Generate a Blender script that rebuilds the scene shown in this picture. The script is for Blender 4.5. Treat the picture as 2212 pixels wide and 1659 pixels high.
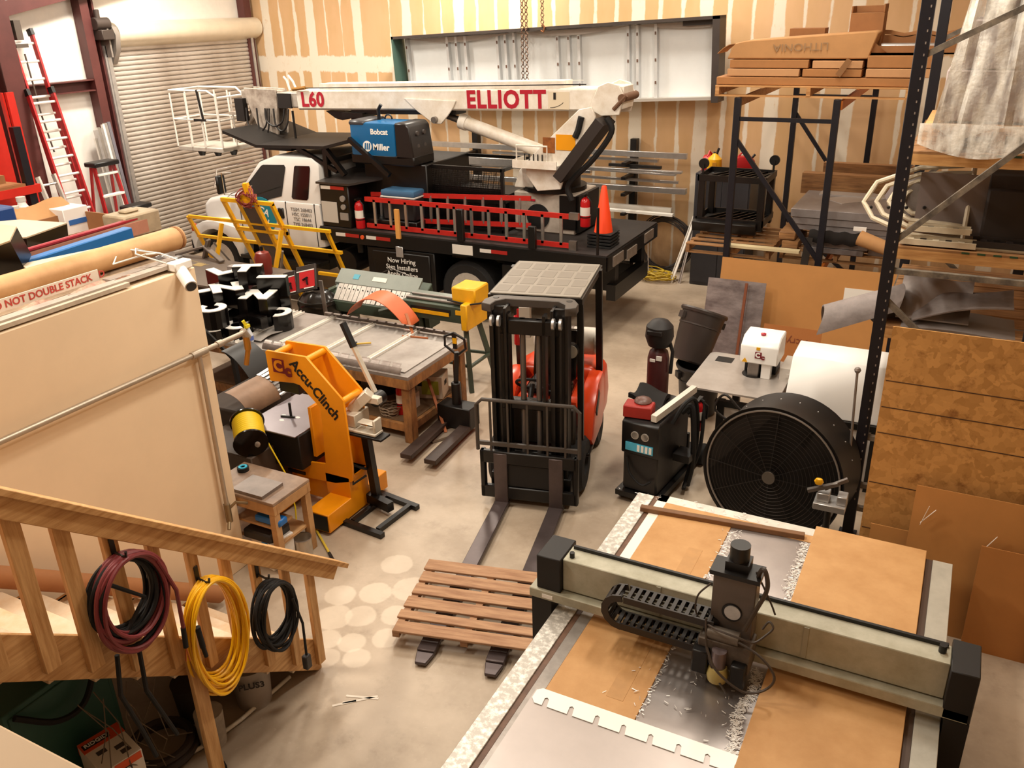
import bpy, bmesh, math, random
from mathutils import Vector, Matrix
random.seed(7)
for o in list(bpy.data.objects): bpy.data.objects.remove(o)
SC = bpy.context.scene
COL = SC.collection
PI = math.pi
# ------------------------------------------------------------------ camera, light, exposure
cd = bpy.data.cameras.new('camera'); cam = bpy.data.objects.new('camera', cd); COL.objects.link(cam)
cd.sensor_fit = 'HORIZONTAL'; cd.sensor_width = 36.0; cd.lens = 36.0*1867.0/2212.0; cd.clip_start = 0.05
def _cam():
    p, r, y = math.radians(23.7), math.radians(1.6), math.radians(27.8)
    f = Vector((-math.sin(y)*math.cos(p), math.cos(y)*math.cos(p), -math.sin(p)))
    r0 = Vector((math.cos(y), math.sin(y), 0)); u0 = r0.cross(f)
    c, s = math.cos(r), math.sin(r)
    R = c*r0 - s*u0; U = s*r0 + c*u0
    m = Matrix(((R.x, U.x, -f.x, 0), (R.y, U.y, -f.y, 0), (R.z, U.z, -f.z, 4.75), (0, 0, 0, 1)))
    cam.matrix_world = m
_cam()
SC.camera = cam
W = bpy.data.worlds.new('world'); SC.world = W; W.use_nodes = True
W.node_tree.nodes['Background'].inputs[0].default_value = (1, .93, .82, 1)
W.node_tree.nodes['Background'].inputs[1].default_value = 0.10
def lamp(x, y, z, p, sx=.5, sy=1.3, col=(1, .92, .79)):
    l = bpy.data.lights.new('high_bay_lamp', 'AREA'); l.shape = 'RECTANGLE'; l.size = sx; l.size_y = sy
    l.energy = p; l.color = col
    o = bpy.data.objects.new('high_bay_lamp', l); COL.objects.link(o); o.location = (x, y, z)
    return o
LAMPS = [(-12.4, 11.4, 230), (-8.4, 14.0, 190), (-4.2, 14.0, 90), (-11.0, 7.8, 100), (-6.6, 9.2, 120), (-3.6, 5.4, 100), (-1.0, 7.4, 105),
         (-6.6, 2.6, 160), (-2.8, 1.2, 32), (-1.9, 11.0, 50)]
for (x, y, p) in LAMPS: lamp(x, y, 6.55, p)
SC.view_settings.view_transform = 'Standard'; SC.view_settings.look = 'None'
SC.view_settings.gamma = 1.0; SC.view_settings.use_curve_mapping = False
SC.view_settings.exposure = 0.6
# ------------------------------------------------------------------ helpers
def lin(h):
    h = h.lstrip('#'); v = [int(h[i:i+2], 16)/255 for i in (0, 2, 4)]
    return tuple((c/12.92 if c <= .04045 else ((c+.055)/1.055)**2.4) for c in v) + (1,)
MATS = {}
def M(name, hexc, rough=.6, metal=0, var=.0, vscale=6, hex2=None, bump=0, bscale=40, stretch=(1, 1, 1), spec=.5, lo=.35, hi=.7, rot=None):
    """principled material; var / hex2 mixes in a second colour through noise (grain, dirt, wear)"""
    if name in MATS: return MATS[name]
    m = bpy.data.materials.new(name); m.use_nodes = True
    nt = m.node_tree; b = nt.nodes['Principled BSDF']
    b.inputs['Roughness'].default_value = rough; b.inputs['Metallic'].default_value = metal
    b.inputs['Specular IOR Level'].default_value = spec
    c1 = lin(hexc)
    b.inputs['Base Color'].default_value = c1
    if var or hex2 or bump:
        tc = nt.nodes.new('ShaderNodeTexCoord'); mp = nt.nodes.new('ShaderNodeMapping')
        mp.inputs['Scale'].default_value = stretch
        if rot: mp.inputs['Rotation'].default_value = rot
        nt.links.new(tc.outputs['Object'], mp.inputs[0])
    if var or hex2:
        n = nt.nodes.new('ShaderNodeTexNoise'); n.inputs['Scale'].default_value = vscale; n.inputs['Detail'].default_value = 6
        n.inputs['Roughness'].default_value = .65
        nt.links.new(mp.outputs[0], n.inputs['Vector'])
        rp = nt.nodes.new('ShaderNodeMapRange'); rp.inputs[1].default_value = lo; rp.inputs[2].default_value = hi
        nt.links.new(n.outputs[0], rp.inputs[0])
        mx = nt.nodes.new('ShaderNodeMix'); mx.data_type = 'RGBA'
        c2 = lin(hex2) if hex2 else tuple(max(0, c*(1-var)) for c in c1[:3]) + (1,)
        mx.inputs[6].default_value = c1; mx.inputs[7].default_value = c2
        nt.links.new(rp.outputs[0], mx.inputs[0]); nt.links.new(mx.outputs[2], b.inputs['Base Color'])
    if bump:
        n2 = nt.nodes.new('ShaderNodeTexNoise'); n2.inputs['Scale'].default_value = bscale; n2.inputs['Detail'].default_value = 4
        nt.links.new(mp.outputs[0], n2.inputs['Vector'])
        bp = nt.nodes.new('ShaderNodeBump'); bp.inputs['Strength'].default_value = bump; bp.inputs['Distance'].default_value = .02
        nt.links.new(n2.outputs[0], bp.inputs['Height']); nt.links.new(bp.outputs[0], b.inputs['Normal'])
    MATS[name] = m
    return m
def V3(p): return Vector(p)
class MB:
    """collects plain shapes and links them as ONE mesh object"""
    def __init__(s): s.v = []; s.f = []
    def add(s, vs, fs):
        k = len(s.v); s.v += [tuple(v) for v in vs]; s.f += [tuple(i+k for i in f) for f in fs]; return s
    def box(s, x0, y0, z0, x1, y1, z1):
        vs = [(x, y, z) for z in (z0, z1) for y in (y0, y1) for x in (x0, x1)]
        return s.add(vs, [(0, 2, 3, 1), (4, 5, 7, 6), (0, 1, 5, 4), (2, 6, 7, 3), (0, 4, 6, 2), (1, 3, 7, 5)])
    def bar(s, p0, p1, w, h, up=(0, 0, 1)):
        p0, p1, up = V3(p0), V3(p1), V3(up); d = (p1-p0).normalized()
        if abs(d.dot(up)) > .999: up = Vector((0, 1, 0)) if abs(d.y) < .9 else Vector((1, 0, 0))
        r = d.cross(up).normalized(); u = r.cross(d)
        vs = [p + r*a*w/2 + u*b*h/2 for p in (p0, p1) for a, b in ((-1, -1), (1, -1), (1, 1), (-1, 1))]
        return s.add(vs, [(3, 2, 1, 0), (4, 5, 6, 7), (0, 1, 5, 4), (1, 2, 6, 5), (2, 3, 7, 6), (3, 0, 4, 7)])
    def cyl(s, p0, p1, r0, r1=None, n=16, cap=True):
        r1 = r0 if r1 is None else r1
        p0, p1 = V3(p0), V3(p1); d = (p1-p0).normalized()
        a = d.cross(Vector((0, 0, 1)));  a = a.normalized() if a.length > 1e-4 else Vector((1, 0, 0)); b = d.cross(a)
        vs = [p + (a*math.cos(2*PI*i/n) + b*math.sin(2*PI*i/n))*r for p, r in ((p0, r0), (p1, r1)) for i in range(n)]
        fs = [(i, (i+1) % n, n+(i+1) % n, n+i) for i in range(n)]
        if cap: fs += [tuple(range(n-1, -1, -1)), tuple(range(n, 2*n))]
        return s.add(vs, fs)
    def tube(s, pts, r, n=8, closed=False):
        P = [V3(p) for p in pts]; m = len(P); k = len(s.v)
        prev = None; vs = []
        for i in range(m):
            if closed: d = P[(i+1) % m]-P[i-1]
            else: d = P[min(i+1, m-1)]-P[max(i-1, 0)]
            d = d.normalized() if d.length > 1e-9 else Vector((0, 0, 1))
            if prev is None:
                a = d.cross(Vector((0, 0, 1)))
                if a.length < 1e-3: a = d.cross(Vector((0, 1, 0)))
            else: a = prev - d*prev.dot(d)
            a = a.normalized(); prev = a; b = d.cross(a)
            vs += [P[i] + (a*math.cos(2*PI*j/n)+b*math.sin(2*PI*j/n))*r for j in range(n)]
        fs = []
        for i in range(m if closed else m-1):
            q = (i+1) % m
            fs += [(i*n+j, i*n+(j+1) % n, q*n+(j+1) % n, q*n+j) for j in range(n)]
        if not closed: fs += [tuple(range(n-1, -1, -1)), tuple(range((m-1)*n, m*n))]
        return s.add(vs, fs)
    def hose(s, pts, r, n=7, k=6):
        P = [V3(p) for p in pts]; P = [P[0]*2-P[1]] + P + [P[-1]*2-P[-2]]; out = []
        for i in range(1, len(P)-2):
            a, b, c, d = P[i-1:i+3]
            for j in range(k):
                t = j/k; out.append(.5*((2*b)+(c-a)*t+(2*a-5*b+4*c-d)*t*t+(3*b-a-3*c+d)*t*t*t))
        out.append(P[-2]); return s.tube(out, r, n)
    def prism(s, pts, ax, a0, a1):
        n = len(pts)
        def mk(p, a): return {'x': (a, p[0], p[1]), 'y': (p[0], a, p[1]), 'z': (p[0], p[1], a)}[ax]
        vs = [mk(p, a) for a in (a0, a1) for p in pts]
        fs = [tuple(range(n-1, -1, -1)), tuple(range(n, 2*n))] + [(i, (i+1) % n, n+(i+1) % n, n+i) for i in range(n)]
        return s.add(vs, fs)
    def lathe(s, prof, c=(0, 0, 0), n=20, ax='z'):
        m = len(prof); vs = []
        for r, h in prof:
            for j in range(n):
                x, y = r*math.cos(2*PI*j/n), r*math.sin(2*PI*j/n)
                p = {'z': (x, y, h), 'x': (h, x, y), 'y': (x, h, y)}[ax]
                vs.append((p[0]+c[0], p[1]+c[1], p[2]+c[2]))
        fs = [(i*n+j, i*n+(j+1) % n, (i+1)*n+(j+1) % n, (i+1)*n+j) for i in range(m-1) for j in range(n)]
        if prof[0][0] > 1e-5: fs.append(tuple(range(n-1, -1, -1)))
        if prof[-1][0] > 1e-5: fs.append(tuple(range((m-1)*n, m*n)))
        return s.add(vs, fs)
    def sheet(s, fn, nu, nv, t=.004, up=(0, 0, 1)):
        """a thin sheet: fn(u,v)->point, thickness t along up"""
        up = V3(up)*t; vs = []
        for k in (0, 1):
            for i in range(nu+1):
                for j in range(nv+1): vs.append(V3(fn(i/nu, j/nv)) - up*k)
        N = (nu+1)*(nv+1); ix = lambda i, j: i*(nv+1)+j
        fs = []
        for i in range(nu):
            for j in range(nv):
                q = (ix(i, j), ix(i+1, j), ix(i+1, j+1), ix(i, j+1)); fs.append(q); fs.append(tuple(N+a for a in q[::-1]))
        rim = [ix(i, 0) for i in range(nu)] + [ix(nu, j) for j in range(nv)] + [ix(i, nv) for i in range(nu, 0, -1)] + [ix(0, j) for j in range(nv, 0, -1)]
        L = len(rim); fs += [(rim[i], rim[(i+1) % L], N+rim[(i+1) % L], N+rim[i]) for i in range(L)]
        return s.add(vs, fs)
    def ball(s, c, r, n=10, sc=(1, 1, 1)):
        vs = []; m = n//2
        for i in range(1, m):
            t = PI*i/m
            for j in range(n):
                a = 2*PI*j/n; vs.append((c[0]+r*sc[0]*math.sin(t)*math.cos(a), c[1]+r*sc[1]*math.sin(t)*math.sin(a), c[2]+r*sc[2]*math.cos(t)))
        k = len(vs); vs += [(c[0], c[1], c[2]+r*sc[2]), (c[0], c[1], c[2]-r*sc[2])]
        fs = [(i*n+j, i*n+(j+1) % n, (i+1)*n+(j+1) % n, (i+1)*n+j) for i in range(m-2) for j in range(n)]
        fs += [(k, (j+1) % n, j) for j in range(n)] + [(k+1, (m-2)*n+j, (m-2)*n+(j+1) % n) for j in range(n)]
        return s.add(vs, fs)
    def xf(s, mat):
        s.v = [tuple(mat @ Vector(v)) for v in s.v]; return s
    def build(s, name, mat, par=None, loc=None, bev=0, smooth=True, seg=1, rot=None):
        me = bpy.data.meshes.new(name); bm = bmesh.new()
        bv = [bm.verts.new(v) for v in s.v]
        for f in s.f:
            try: bm.faces.new([bv[i] for i in f])
            except ValueError: pass
        bmesh.ops.recalc_face_normals(bm, faces=bm.faces)
        if bev:
            es = [e for e in bm.edges if len(e.link_faces) == 2 and e.calc_face_angle(0) > .6]
            bmesh.ops.bevel(bm, geom=es, offset=bev, segments=seg, profile=.6, affect='EDGES', clamp_overlap=True)
        bm.to_mesh(me); bm.free()
        me.materials.append(mat)
        if smooth:
            me.shade_smooth(); me.set_sharp_from_angle(angle=.65)
        return link(name, me, par, loc, rot)
def link(name, me, par=None, loc=None, rot=None):
    o = bpy.data.objects.new(name, me); COL.objects.link(o)
    if par: o.parent = par
    if loc: o.location = loc
    if rot: o.rotation_euler = rot
    return o
def tag(o, label, cat, group=None, kind=None):
    o['label'] = label; o['category'] = cat
    if group: o['group'] = group
    if kind: o['kind'] = kind
    return o
def thing(name, label, cat, loc=(0, 0, 0), rz=0, group=None, rot=None):
    o = bpy.data.objects.new(name, None); COL.objects.link(o); o.empty_display_size = .1
    o.location = loc; o.rotation_euler = rot if rot else (0, 0, rz)
    return tag(o, label, cat, group)
def struct(o): o['kind'] = 'structure'; return o
def kids(o): return [c for c in bpy.data.objects if c.parent == o]
def dup(o, label=None, loc=None, rot=None, par=None):
    c = o.copy(); COL.objects.link(c)
    if par: c.parent = par
    if loc: c.location = loc
    if rot: c.rotation_euler = rot
    if label: c['label'] = label
    for k in kids(o): dup(k, par=c)
    return c
def txt(body, size, mat, par, loc, rot, name='lettering', bold=0, ext=.0015, align='CENTER', sx=1, shear=0, sp=1):
    cu = bpy.data.curves.new('t', 'FONT'); cu.body = body; cu.size = size; cu.extrude = ext; cu.offset = bold
    cu.align_x = align; cu.align_y = 'CENTER'; cu.shear = shear; cu.resolution_u = 3; cu.space_character = sp
    t = bpy.data.objects.new('t', cu); COL.objects.link(t)
    me = bpy.data.meshes.new_from_object(t)
    bpy.data.objects.remove(t)
    if sx != 1: me.transform(Matrix.Diagonal((sx, 1, 1, 1)))
    me.materials.clear(); me.materials.append(mat)
    return link(name, me, par, loc, rot)
RX = PI/2     # text upright facing -Y: rot=(RX,0,0); facing +X: (RX,0,RX)
def rotM(ax, a): return Matrix.Rotation(a, 4, ax)
def T(x, y, z): return Matrix.Translation((x, y, z))
def ringpts(c, r, n, ax='z', a0=0, a1=2*PI, closed=True):
    out = []
    for i in range(n):
        t = a0+(a1-a0)*i/(n if closed else n-1); a, b = r*math.cos(t), r*math.sin(t)
        out.append({'z': (c[0]+a, c[1]+b, c[2]), 'x': (c[0], c[1]+a, c[2]+b), 'y': (c[0]+a, c[1], c[2]+b)}[ax])
    return out
# ------------------------------------------------------------------ common materials
BLK = M('black_paint', '#0e0a09', .45, 0, .3, 5)
BLKR = M('black_rubber', '#0c0908', .75)
BLKG = M('gloss_black', '#0a0706', .18)
STEEL = M('bare_steel', '#a39b95', .38, .85, .35, 4, bump=.05)
ALU = M('aluminium', '#d9d6d2', .3, .9, .12, 8)
GALV = M('galvanised', '#c9c6c4', .35, .7, .2, 10)
WHITE = M('white_paint', '#efeae2', .4, 0, .08, 3)
RED = M('red_paint', '#c3271f', .4, 0, .2, 6)
WOOD = M('pine_lumber', '#dcae76', .6, 0, .4, 3, '#b07c42', .1, 30, (11, 11, .8))
WOODX = M('pine_lumber_x', '#d6a467', .65, 0, .4, 3, '#a8713a', .1, 30, (.8, 11, 11))
CARD = M('cardboard', '#c18f5c', .8, 0, .12, 5)
CARDD = M('cardboard_brown', '#9c6a3f', .8, 0, .15, 5)
YEL = M('yellow_paint', '#f0b010', .4, 0, .15, 6)
ORNG = M('machine_orange', '#f59a0c', .38, 0, .08, 5)
MAROON = M('maroon_print', '#7a1a26', .5)
PRINTW = M('white_print', '#f1ede6', .5)
PRINTK = M('black_print', '#181210', .5)
BROWNST = M('red_oxide_steel', '#5d2f2c', .5, 0, .25, 4)
NAVY = M('rack_upright_navy', '#1a1922', .45, .2, .25, 7)
RACKO = M('rack_orange', '#d8792c', .5, 0, .2, 6)
# ------------------------------------------------------------------ the setting
def node(nt, t, **kw):
    n = nt.nodes.new(t)
    for k, v in kw.items(): setattr(n, k, v)
    return n
def mth(nt, op, a, b=None, c=None):
    n = nt.nodes.new('ShaderNodeMath'); n.operation = op
    for i, v in enumerate((a, b, c)):
        if v is None: continue
        if isinstance(v, (int, float)): n.inputs[i].default_value = v
        else: nt.links.new(v, n.inputs[i])
    return n.outputs[0]
def mixc(nt, f, a, b):
    n = nt.nodes.new('ShaderNodeMix'); n.data_type = 'RGBA'
    for i, v in ((0, f), (6, a), (7, b)):
        if isinstance(v, (int, float)): n.inputs[i].default_value = v
        elif isinstance(v, tuple): n.inputs[i].default_value = v
        else: nt.links.new(v, n.inputs[i])
    return n.outputs[2]
def noise(nt, vec, scale, detail=5, rough=.6):
    n = nt.nodes.new('ShaderNodeTexNoise'); n.inputs['Scale'].default_value = scale; n.inputs['Detail'].default_value = detail
    n.inputs['Roughness'].default_value = rough
    nt.links.new(vec, n.inputs['Vector']); return n.outputs[0]
def smooth(nt, v, a, b):
    n = nt.nodes.new('ShaderNodeMapRange'); n.interpolation_type = 'SMOOTHSTEP'
    nt.links.new(v, n.inputs[0]); n.inputs[1].default_value = a; n.inputs[2].default_value = b
    return n.outputs[0]
def newmat(name):
    m = bpy.data.materials.new(name); m.use_nodes = True; nt = m.node_tree
    tc = node(nt, 'ShaderNodeTexCoord'); return m, nt, nt.nodes['Principled BSDF'], tc.outputs['Object']
def concrete():
    m, nt, b, oc = newmat('concrete_floor')
    n1 = noise(nt, oc, .55, 6, .65); n2 = noise(nt, oc, 3.2, 8, .7); n3 = noise(nt, oc, 24, 5, .7)
    c = mixc(nt, smooth(nt, n1, .35, .68), lin('#bfad98'), lin('#9c8a76'))
    c = mixc(nt, mth(nt, 'MULTIPLY', smooth(nt, n2, .5, .78), .55), c, lin('#8a7763'))
    c = mixc(nt, mth(nt, 'MULTIPLY', smooth(nt, n3, .55, .8), .25), c, lin('#d9c8b4'))
    sep = node(nt, 'ShaderNodeSeparateXYZ'); nt.links.new(oc, sep.inputs[0])
    # pale round marks left by buckets near the clinching machine
    for (x, y, r) in [(-4.12, 5.42, .16), (-3.80, 5.16, .18), (-4.05, 4.98, .16), (-3.72, 4.80, .14), (-3.98, 4.66, .15), (-3.62, 4.52, .13), (-4.18, 4.55, .17),
                      (-4.05, 4.30, .13), (-3.85, 4.36, .13), (-3.70, 4.22, .12), (-3.92, 4.12, .12), (-4.32, 4.82, .15), (-3.48, 4.95, .12)]:
        dx = mth(nt, 'SUBTRACT', sep.outputs[0], x); dy = mth(nt, 'SUBTRACT', sep.outputs[1], y)
        d = mth(nt, 'SQRT', mth(nt, 'ADD', mth(nt, 'MULTIPLY', dx, dx), mth(nt, 'MULTIPLY', dy, dy)))
        d = mth(nt, 'ADD', d, mth(nt, 'MULTIPLY', mth(nt, 'SUBTRACT', n2, .5), .08))
        k = mth(nt, 'MULTIPLY', mth(nt, 'SUBTRACT', 1.0, smooth(nt, d, r-.025, r)), .42)
        c = mixc(nt, k, c, lin('#e6d7c2'))
    # soft-edged dark round patches by the truck and under the work table
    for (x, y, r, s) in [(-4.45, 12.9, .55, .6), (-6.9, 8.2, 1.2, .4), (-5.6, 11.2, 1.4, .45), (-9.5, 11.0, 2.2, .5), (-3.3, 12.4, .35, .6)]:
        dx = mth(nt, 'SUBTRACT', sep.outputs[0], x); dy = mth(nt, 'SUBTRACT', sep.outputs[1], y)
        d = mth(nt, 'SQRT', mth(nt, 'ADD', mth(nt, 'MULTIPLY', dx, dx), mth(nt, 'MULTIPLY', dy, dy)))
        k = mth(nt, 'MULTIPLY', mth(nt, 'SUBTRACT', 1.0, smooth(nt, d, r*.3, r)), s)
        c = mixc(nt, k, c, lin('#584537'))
    nt.links.new(c, b.inputs['Base Color'])
    nt.links.new(mth(nt, 'ADD', mth(nt, 'MULTIPLY', n1, .35), .3), b.inputs['Roughness'])
    return m
def drywall():
    m, nt, b, oc = newmat('taped_drywall')
    sep = node(nt, 'ShaderNodeSeparateXYZ'); nt.links.new(oc, sep.inputs[0]); X, Z = sep.outputs[0], sep.outputs[2]
    mp = node(nt, 'ShaderNodeMapping'); mp.inputs['Scale'].default_value = (1, 1, .45); nt.links.new(oc, mp.inputs[0])
    nz = noise(nt, mp.outputs[0], 5, 6, .7); nb = noise(nt, mp.outputs[0], 1.3, 4, .6); ns = noise(nt, mp.outputs[0], 14, 6, .75)
    xw = mth(nt, 'ADD', X, mth(nt, 'MULTIPLY', mth(nt, 'SUBTRACT', nz, .5), .09))
    def stripe(per, off, w):
        a = mth(nt, 'ABSOLUTE', mth(nt, 'SUBTRACT', mth(nt, 'FLOORED_MODULO', mth(nt, 'ADD', xw, off), per), per/2))
        return mth(nt, 'SUBTRACT', 1.0, smooth(nt, mth(nt, 'SUBTRACT', a, w), -.012, .012))
    narrow = stripe(.4064, .1, mth(nt, 'MULTIPLY', mth(nt, 'SUBTRACT', nb, .36), .20))
    wide = stripe(1.2192, .1, mth(nt, 'ADD', mth(nt, 'MULTIPLY', nb, .08), .075))
    zz = mth(nt, 'ADD', Z, mth(nt, 'MULTIPLY', mth(nt, 'SUBTRACT', nz, .5), .22))
    band = mth(nt, 'SUBTRACT', 1.0, smooth(nt, mth(nt, 'SUBTRACT', mth(nt, 'ABSOLUTE', mth(nt, 'SUBTRACT', zz, 3.68)), .16), -.02, .02))
    band2 = mth(nt, 'SUBTRACT', 1.0, smooth(nt, mth(nt, 'SUBTRACT', mth(nt, 'ABSOLUTE', mth(nt, 'SUBTRACT', zz, 1.22)), .1), -.02, .02))
    k = mth(nt, 'MAXIMUM', mth(nt, 'MAXIMUM', narrow, wide), band)
    k = mth(nt, 'MULTIPLY', k, smooth(nt, ns, .2, .42))
    tan = mixc(nt, smooth(nt, nb, .3, .7), lin('#d9b186'), lin('#cda575'))
    c = mixc(nt, k, tan, lin('#e9ddca'))
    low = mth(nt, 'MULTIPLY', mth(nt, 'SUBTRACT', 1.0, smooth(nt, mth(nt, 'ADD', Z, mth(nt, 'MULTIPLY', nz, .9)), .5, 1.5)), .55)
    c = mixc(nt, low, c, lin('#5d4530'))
    nt.links.new(c, b.inputs['Base Color']); b.inputs['Roughness'].default_value = .85
    return m
FLOOR = concrete()
struct(MB().box(-15.2, -4, -.15, 3.2, 16.4, 0).build('floor', FLOOR))
YB, XL = 15.75, -14.6
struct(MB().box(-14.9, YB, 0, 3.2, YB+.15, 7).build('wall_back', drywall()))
INS = M('white_insulation_facing', '#f3eee6', .35, 0, .10, 2.5, bump=.25, bscale=5)
struct(MB().box(XL-.15, -4, 0, XL, YB, 7).build('wall_left', INS))
PLAIN = M('plain_drywall', '#e2c6a4', .85, 0, .08, 2)
struct(MB().box(3.0, -4, 0, 3.15, YB, 7).build('wall_right', PLAIN))
struct(MB().box(XL, -4.15, 0, 3.15, -4, 7).build('wall_front', PLAIN))
struct(MB().box(XL-.15, -4.15, 7, 3.15, YB+.15, 7.15).build('ceiling', INS))
# red-oxide steel frame on the left wall
def trim(i, mb, mat, bev=0): return struct(mb.build('trim_%d' % i, mat, bev=bev))
def hcol(x, y, z0, z1, dx, dy):     # H column, web along x
    t = .02; mb = MB().box(x, y-dy/2, z0, x+t, y+dy/2, z1).box(x+dx-t, y-dy/2, z0, x+dx, y+dy/2, z1).box(x+t, y-.012, z0, x+dx-t, y+.012, z1); return mb
trim(1, hcol(XL+.02, 9.62, 0, 7, .42, .34), BROWNST)
trim(2, MB().box(XL+.01, 11.32, 0, XL+.22, 11.36, 7).box(XL+.01, 11.36, 0, XL+.05, 11.66, 7).box(XL+.18, 11.36, 0, XL+.22, 11.50, 7).box(XL+.01, 11.62, 0, XL+.16, 11.66, 7), BROWNST)
trim(3, MB().box(XL+.01, 15.42, 0, XL+.2, 15.62, 7), BROWNST)
trim(4, MB().box(XL+.01, 9.8, 3.5, XL+.2, 11.32, 3.52).box(XL+.01, 9.8, 3.52, XL+.04, 11.32, 3.68).box(XL+.01, 9.8, 3.68, XL+.2, 11.32, 3.7), BROWNST)
trim(5, MB().bar((XL+.22, 8.4, 4.62), (XL+.22, 12.4, 5.42), .4, .22), BROWNST)
trim(6, MB().box(XL+.01, 4.0, 3.5, XL+.2, 9.44, 3.52).box(XL+.01, 4.0, 3.52, XL+.04, 9.44, 3.7), BROWNST)
trim(7, MB().bar((XL+.02, 15.68, 3.12), (XL+.28, 15.68, 3.12), .14, .12), BROWNST)
# roll-up door
DOORM = M('door_galvanised', '#cfc8c0', .38, .35, .25, 3, '#a99c90', 0, 1, (1, .4, 2))
HOODM = M('door_hood_beige', '#ecdfc8', .4, .2, .1, 4)
door = struct(bpy.data.objects.new('door_1', None)); COL.objects.link(door); door.location = (XL, 0, 0)
prof = [(0, 0), (.022, .012), (.03, .03), (.03, .055), (.022, .074), (.002, .083), (-.012, .083), (-.012, 0)]
sl = None
for i in range(49):
    if sl is None: sl = MB().prism([(x, z) for x, z in prof], 'y', 11.74, 15.52).build('slat', DOORM, door, (.14, 0, .05), smooth=False)
    else: link('slat', sl.data, door, (.14, 0, .05+.085*i))
MB().box(.06, 11.66, 0, .2, 11.70, 4.25).box(.06, 11.70, 0, .09, 11.78, 4.25).box(.19, 11.70, 0, .22, 11.78, 4.25).build('guide', GALV, door)
MB().box(.06, 15.56, 0, .2, 15.60, 4.25).box(.06, 15.49, 0, .09, 15.56, 4.25).box(.19, 15.49, 0, .22, 15.56, 4.25).build('guide', GALV, door)
hp = [(.02, 4.22), (.16, 4.2)] + [(.20+.20*math.cos(t), 4.44+.20*math.sin(t)) for t in [-1.25+i*.30 for i in range(10)]] + [(.02, 4.64)]
MB().prism([(x, z) for x, z in hp], 'y', 11.92, 15.7).build('hood', HOODM, door)
MB().prism([(.05, 4.0), (.2, 3.92), (.36, 4.15), (.42, 4.42), (.36, 4.56), (.05, 4.66)], 'y', 11.8, 11.9).build('end_bracket', M('bracket_grey', '#8f867e', .5, .3), door)
b_ = MB().cyl((.27, 11.5, 4.62), (.27, 11.8, 4.62), .11, n=14).cyl((.27, 11.6, 4.5), (.27, 11.6, 4.86), .05).box(.12, 11.52, 4.35, .42, 11.78, 4.52)
b_.build('operator_motor', M('motor_dark', '#4c423d', .5, .4), door, bev=.01)
MB().box(.1, 11.70, 4.05, .34, 11.735, 4.6).build('side_plate', M('bracket_grey', '#8f867e'), door)
# partition of the enclosed room with its storage deck
PART = M('cream_partition', '#efd5b3', .7, 0, .07, 1.6)
struct(MB().box(-5.52, -4, 0, -5.4, 4.82, 2.88).build('wall_partition', PART, bev=.006))
struct(MB().box(-14.58, 4.70, 0, -5.52, 4.82, 2.86).build('wall_partition_end', M('partition_end_grey', '#8d7c6b', .8)))
DECK = M('dusty_plywood', '#b39b80', .85, 0, .4, 3, '#7d6650')
struct(MB().box(-14.58, -4, 2.86, -5.53, 4.80, 2.90).build('floor_storage_deck', DECK))
# mezzanine the photograph is taken from
struct(MB().box(-5.4, -4, 2.96, 3.0, .42, 3.1).build('floor_mezzanine', DECK))
struct(MB().box(-3.85, .30, 3.1, 3.0, .42, 3.86).build('wall_mezzanine_rail', PART))
struct(MB().box(-3.88, .27, 3.86, 3.0, .45, 3.9).build('trim_8', M('cap_board', '#e9cda9', .6), bev=.004))
# ------------------------------------------------------------------ boom truck
def wb(mb, name, mat, par, **k):
    """build from world coordinates under an unrotated thing (or a part of one)"""
    o = mb.build(name, mat, par, **k)
    if par.parent is None: o.location = -par.location
    return o
def wt(body, size, mat, par, loc, rot, **k):
    L = par.location if par.parent is None else Vector((0, 0, 0))
    return txt(body, size, mat, par, Vector(loc)-L, rot, **k)
CABW = M('truck_white', '#dcd9d5', .25, 0, .06, 2)
GLASS = M('dark_glass', '#15110f', .08)
TKB = M('truck_black', '#0b0807', .4, 0, .4, 4)
CHR = M('chrome', '#e8e6e3', .15, 1)
TIRE = M('tyre', '#0f0c0b', .8, bump=.2)
BOOMW = M('boom_white', '#f2ece2', .4, 0, .14, 4, '#d8cbb8')
TEAL = M('teal_print', '#0f7f94', .4)
tk = thing('boom_truck', 'white cab truck with black flatbed and long white crane boom before the taped wall', 'truck', (-8.6, 12.65, 0))
N, F = 11.52, 13.78
cab = MB()
cab.prism([(-11.75, .95), (-11.75, 1.62), (-11.25, 1.72), (-9.68, 1.72), (-9.64, .98), (-10.0, .9), (-11.6, .88)], 'y', N, F)
cabo = wb(cab, 'cab', CABW, tk, bev=.05, seg=2)
# greenhouse leaning in
def gy(z): return N+.02+(z-1.7)*.2
def gh(x, z, s): return (x, gy(z) if s < 0 else F+N-gy(z), z)
sec = [(-11.62, 1.70), (-11.05, 2.34), (-10.7, 2.46), (-9.9, 2.46), (-9.72, 2.34), (-9.66, 1.70)]
g = MB(); n = len(sec)
g.add([gh(x, z, s) for s in (-1, 1) for x, z in sec], [tuple(range(n-1, -1, -1)), tuple(range(n, 2*n))] + [(i, (i+1) % n, n+(i+1) % n, n+i) for i in range(n)])
wb(g, 'cab_roof', CABW, tk, bev=.06, seg=2)
def pane(pts, name):
    m = MB(); k = len(pts)
    m.add([(x, gy(z)+d, z) for d in (-.012, .02) for x, z in pts], [tuple(range(k-1, -1, -1)), tuple(range(k, 2*k))] + [(i, (i+1) % k, k+(i+1) % k, k+i) for i in range(k)])
    return wb(m, name, GLASS, tk)
pane([(-11.33, 1.80), (-11.30, 1.95), (-10.98, 2.28), (-10.93, 2.30), (-10.47, 2.32), (-10.44, 2.28), (-10.52, 1.80), (-10.9, 1.70), (-11.2, 1.74)], 'door_window')
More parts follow.
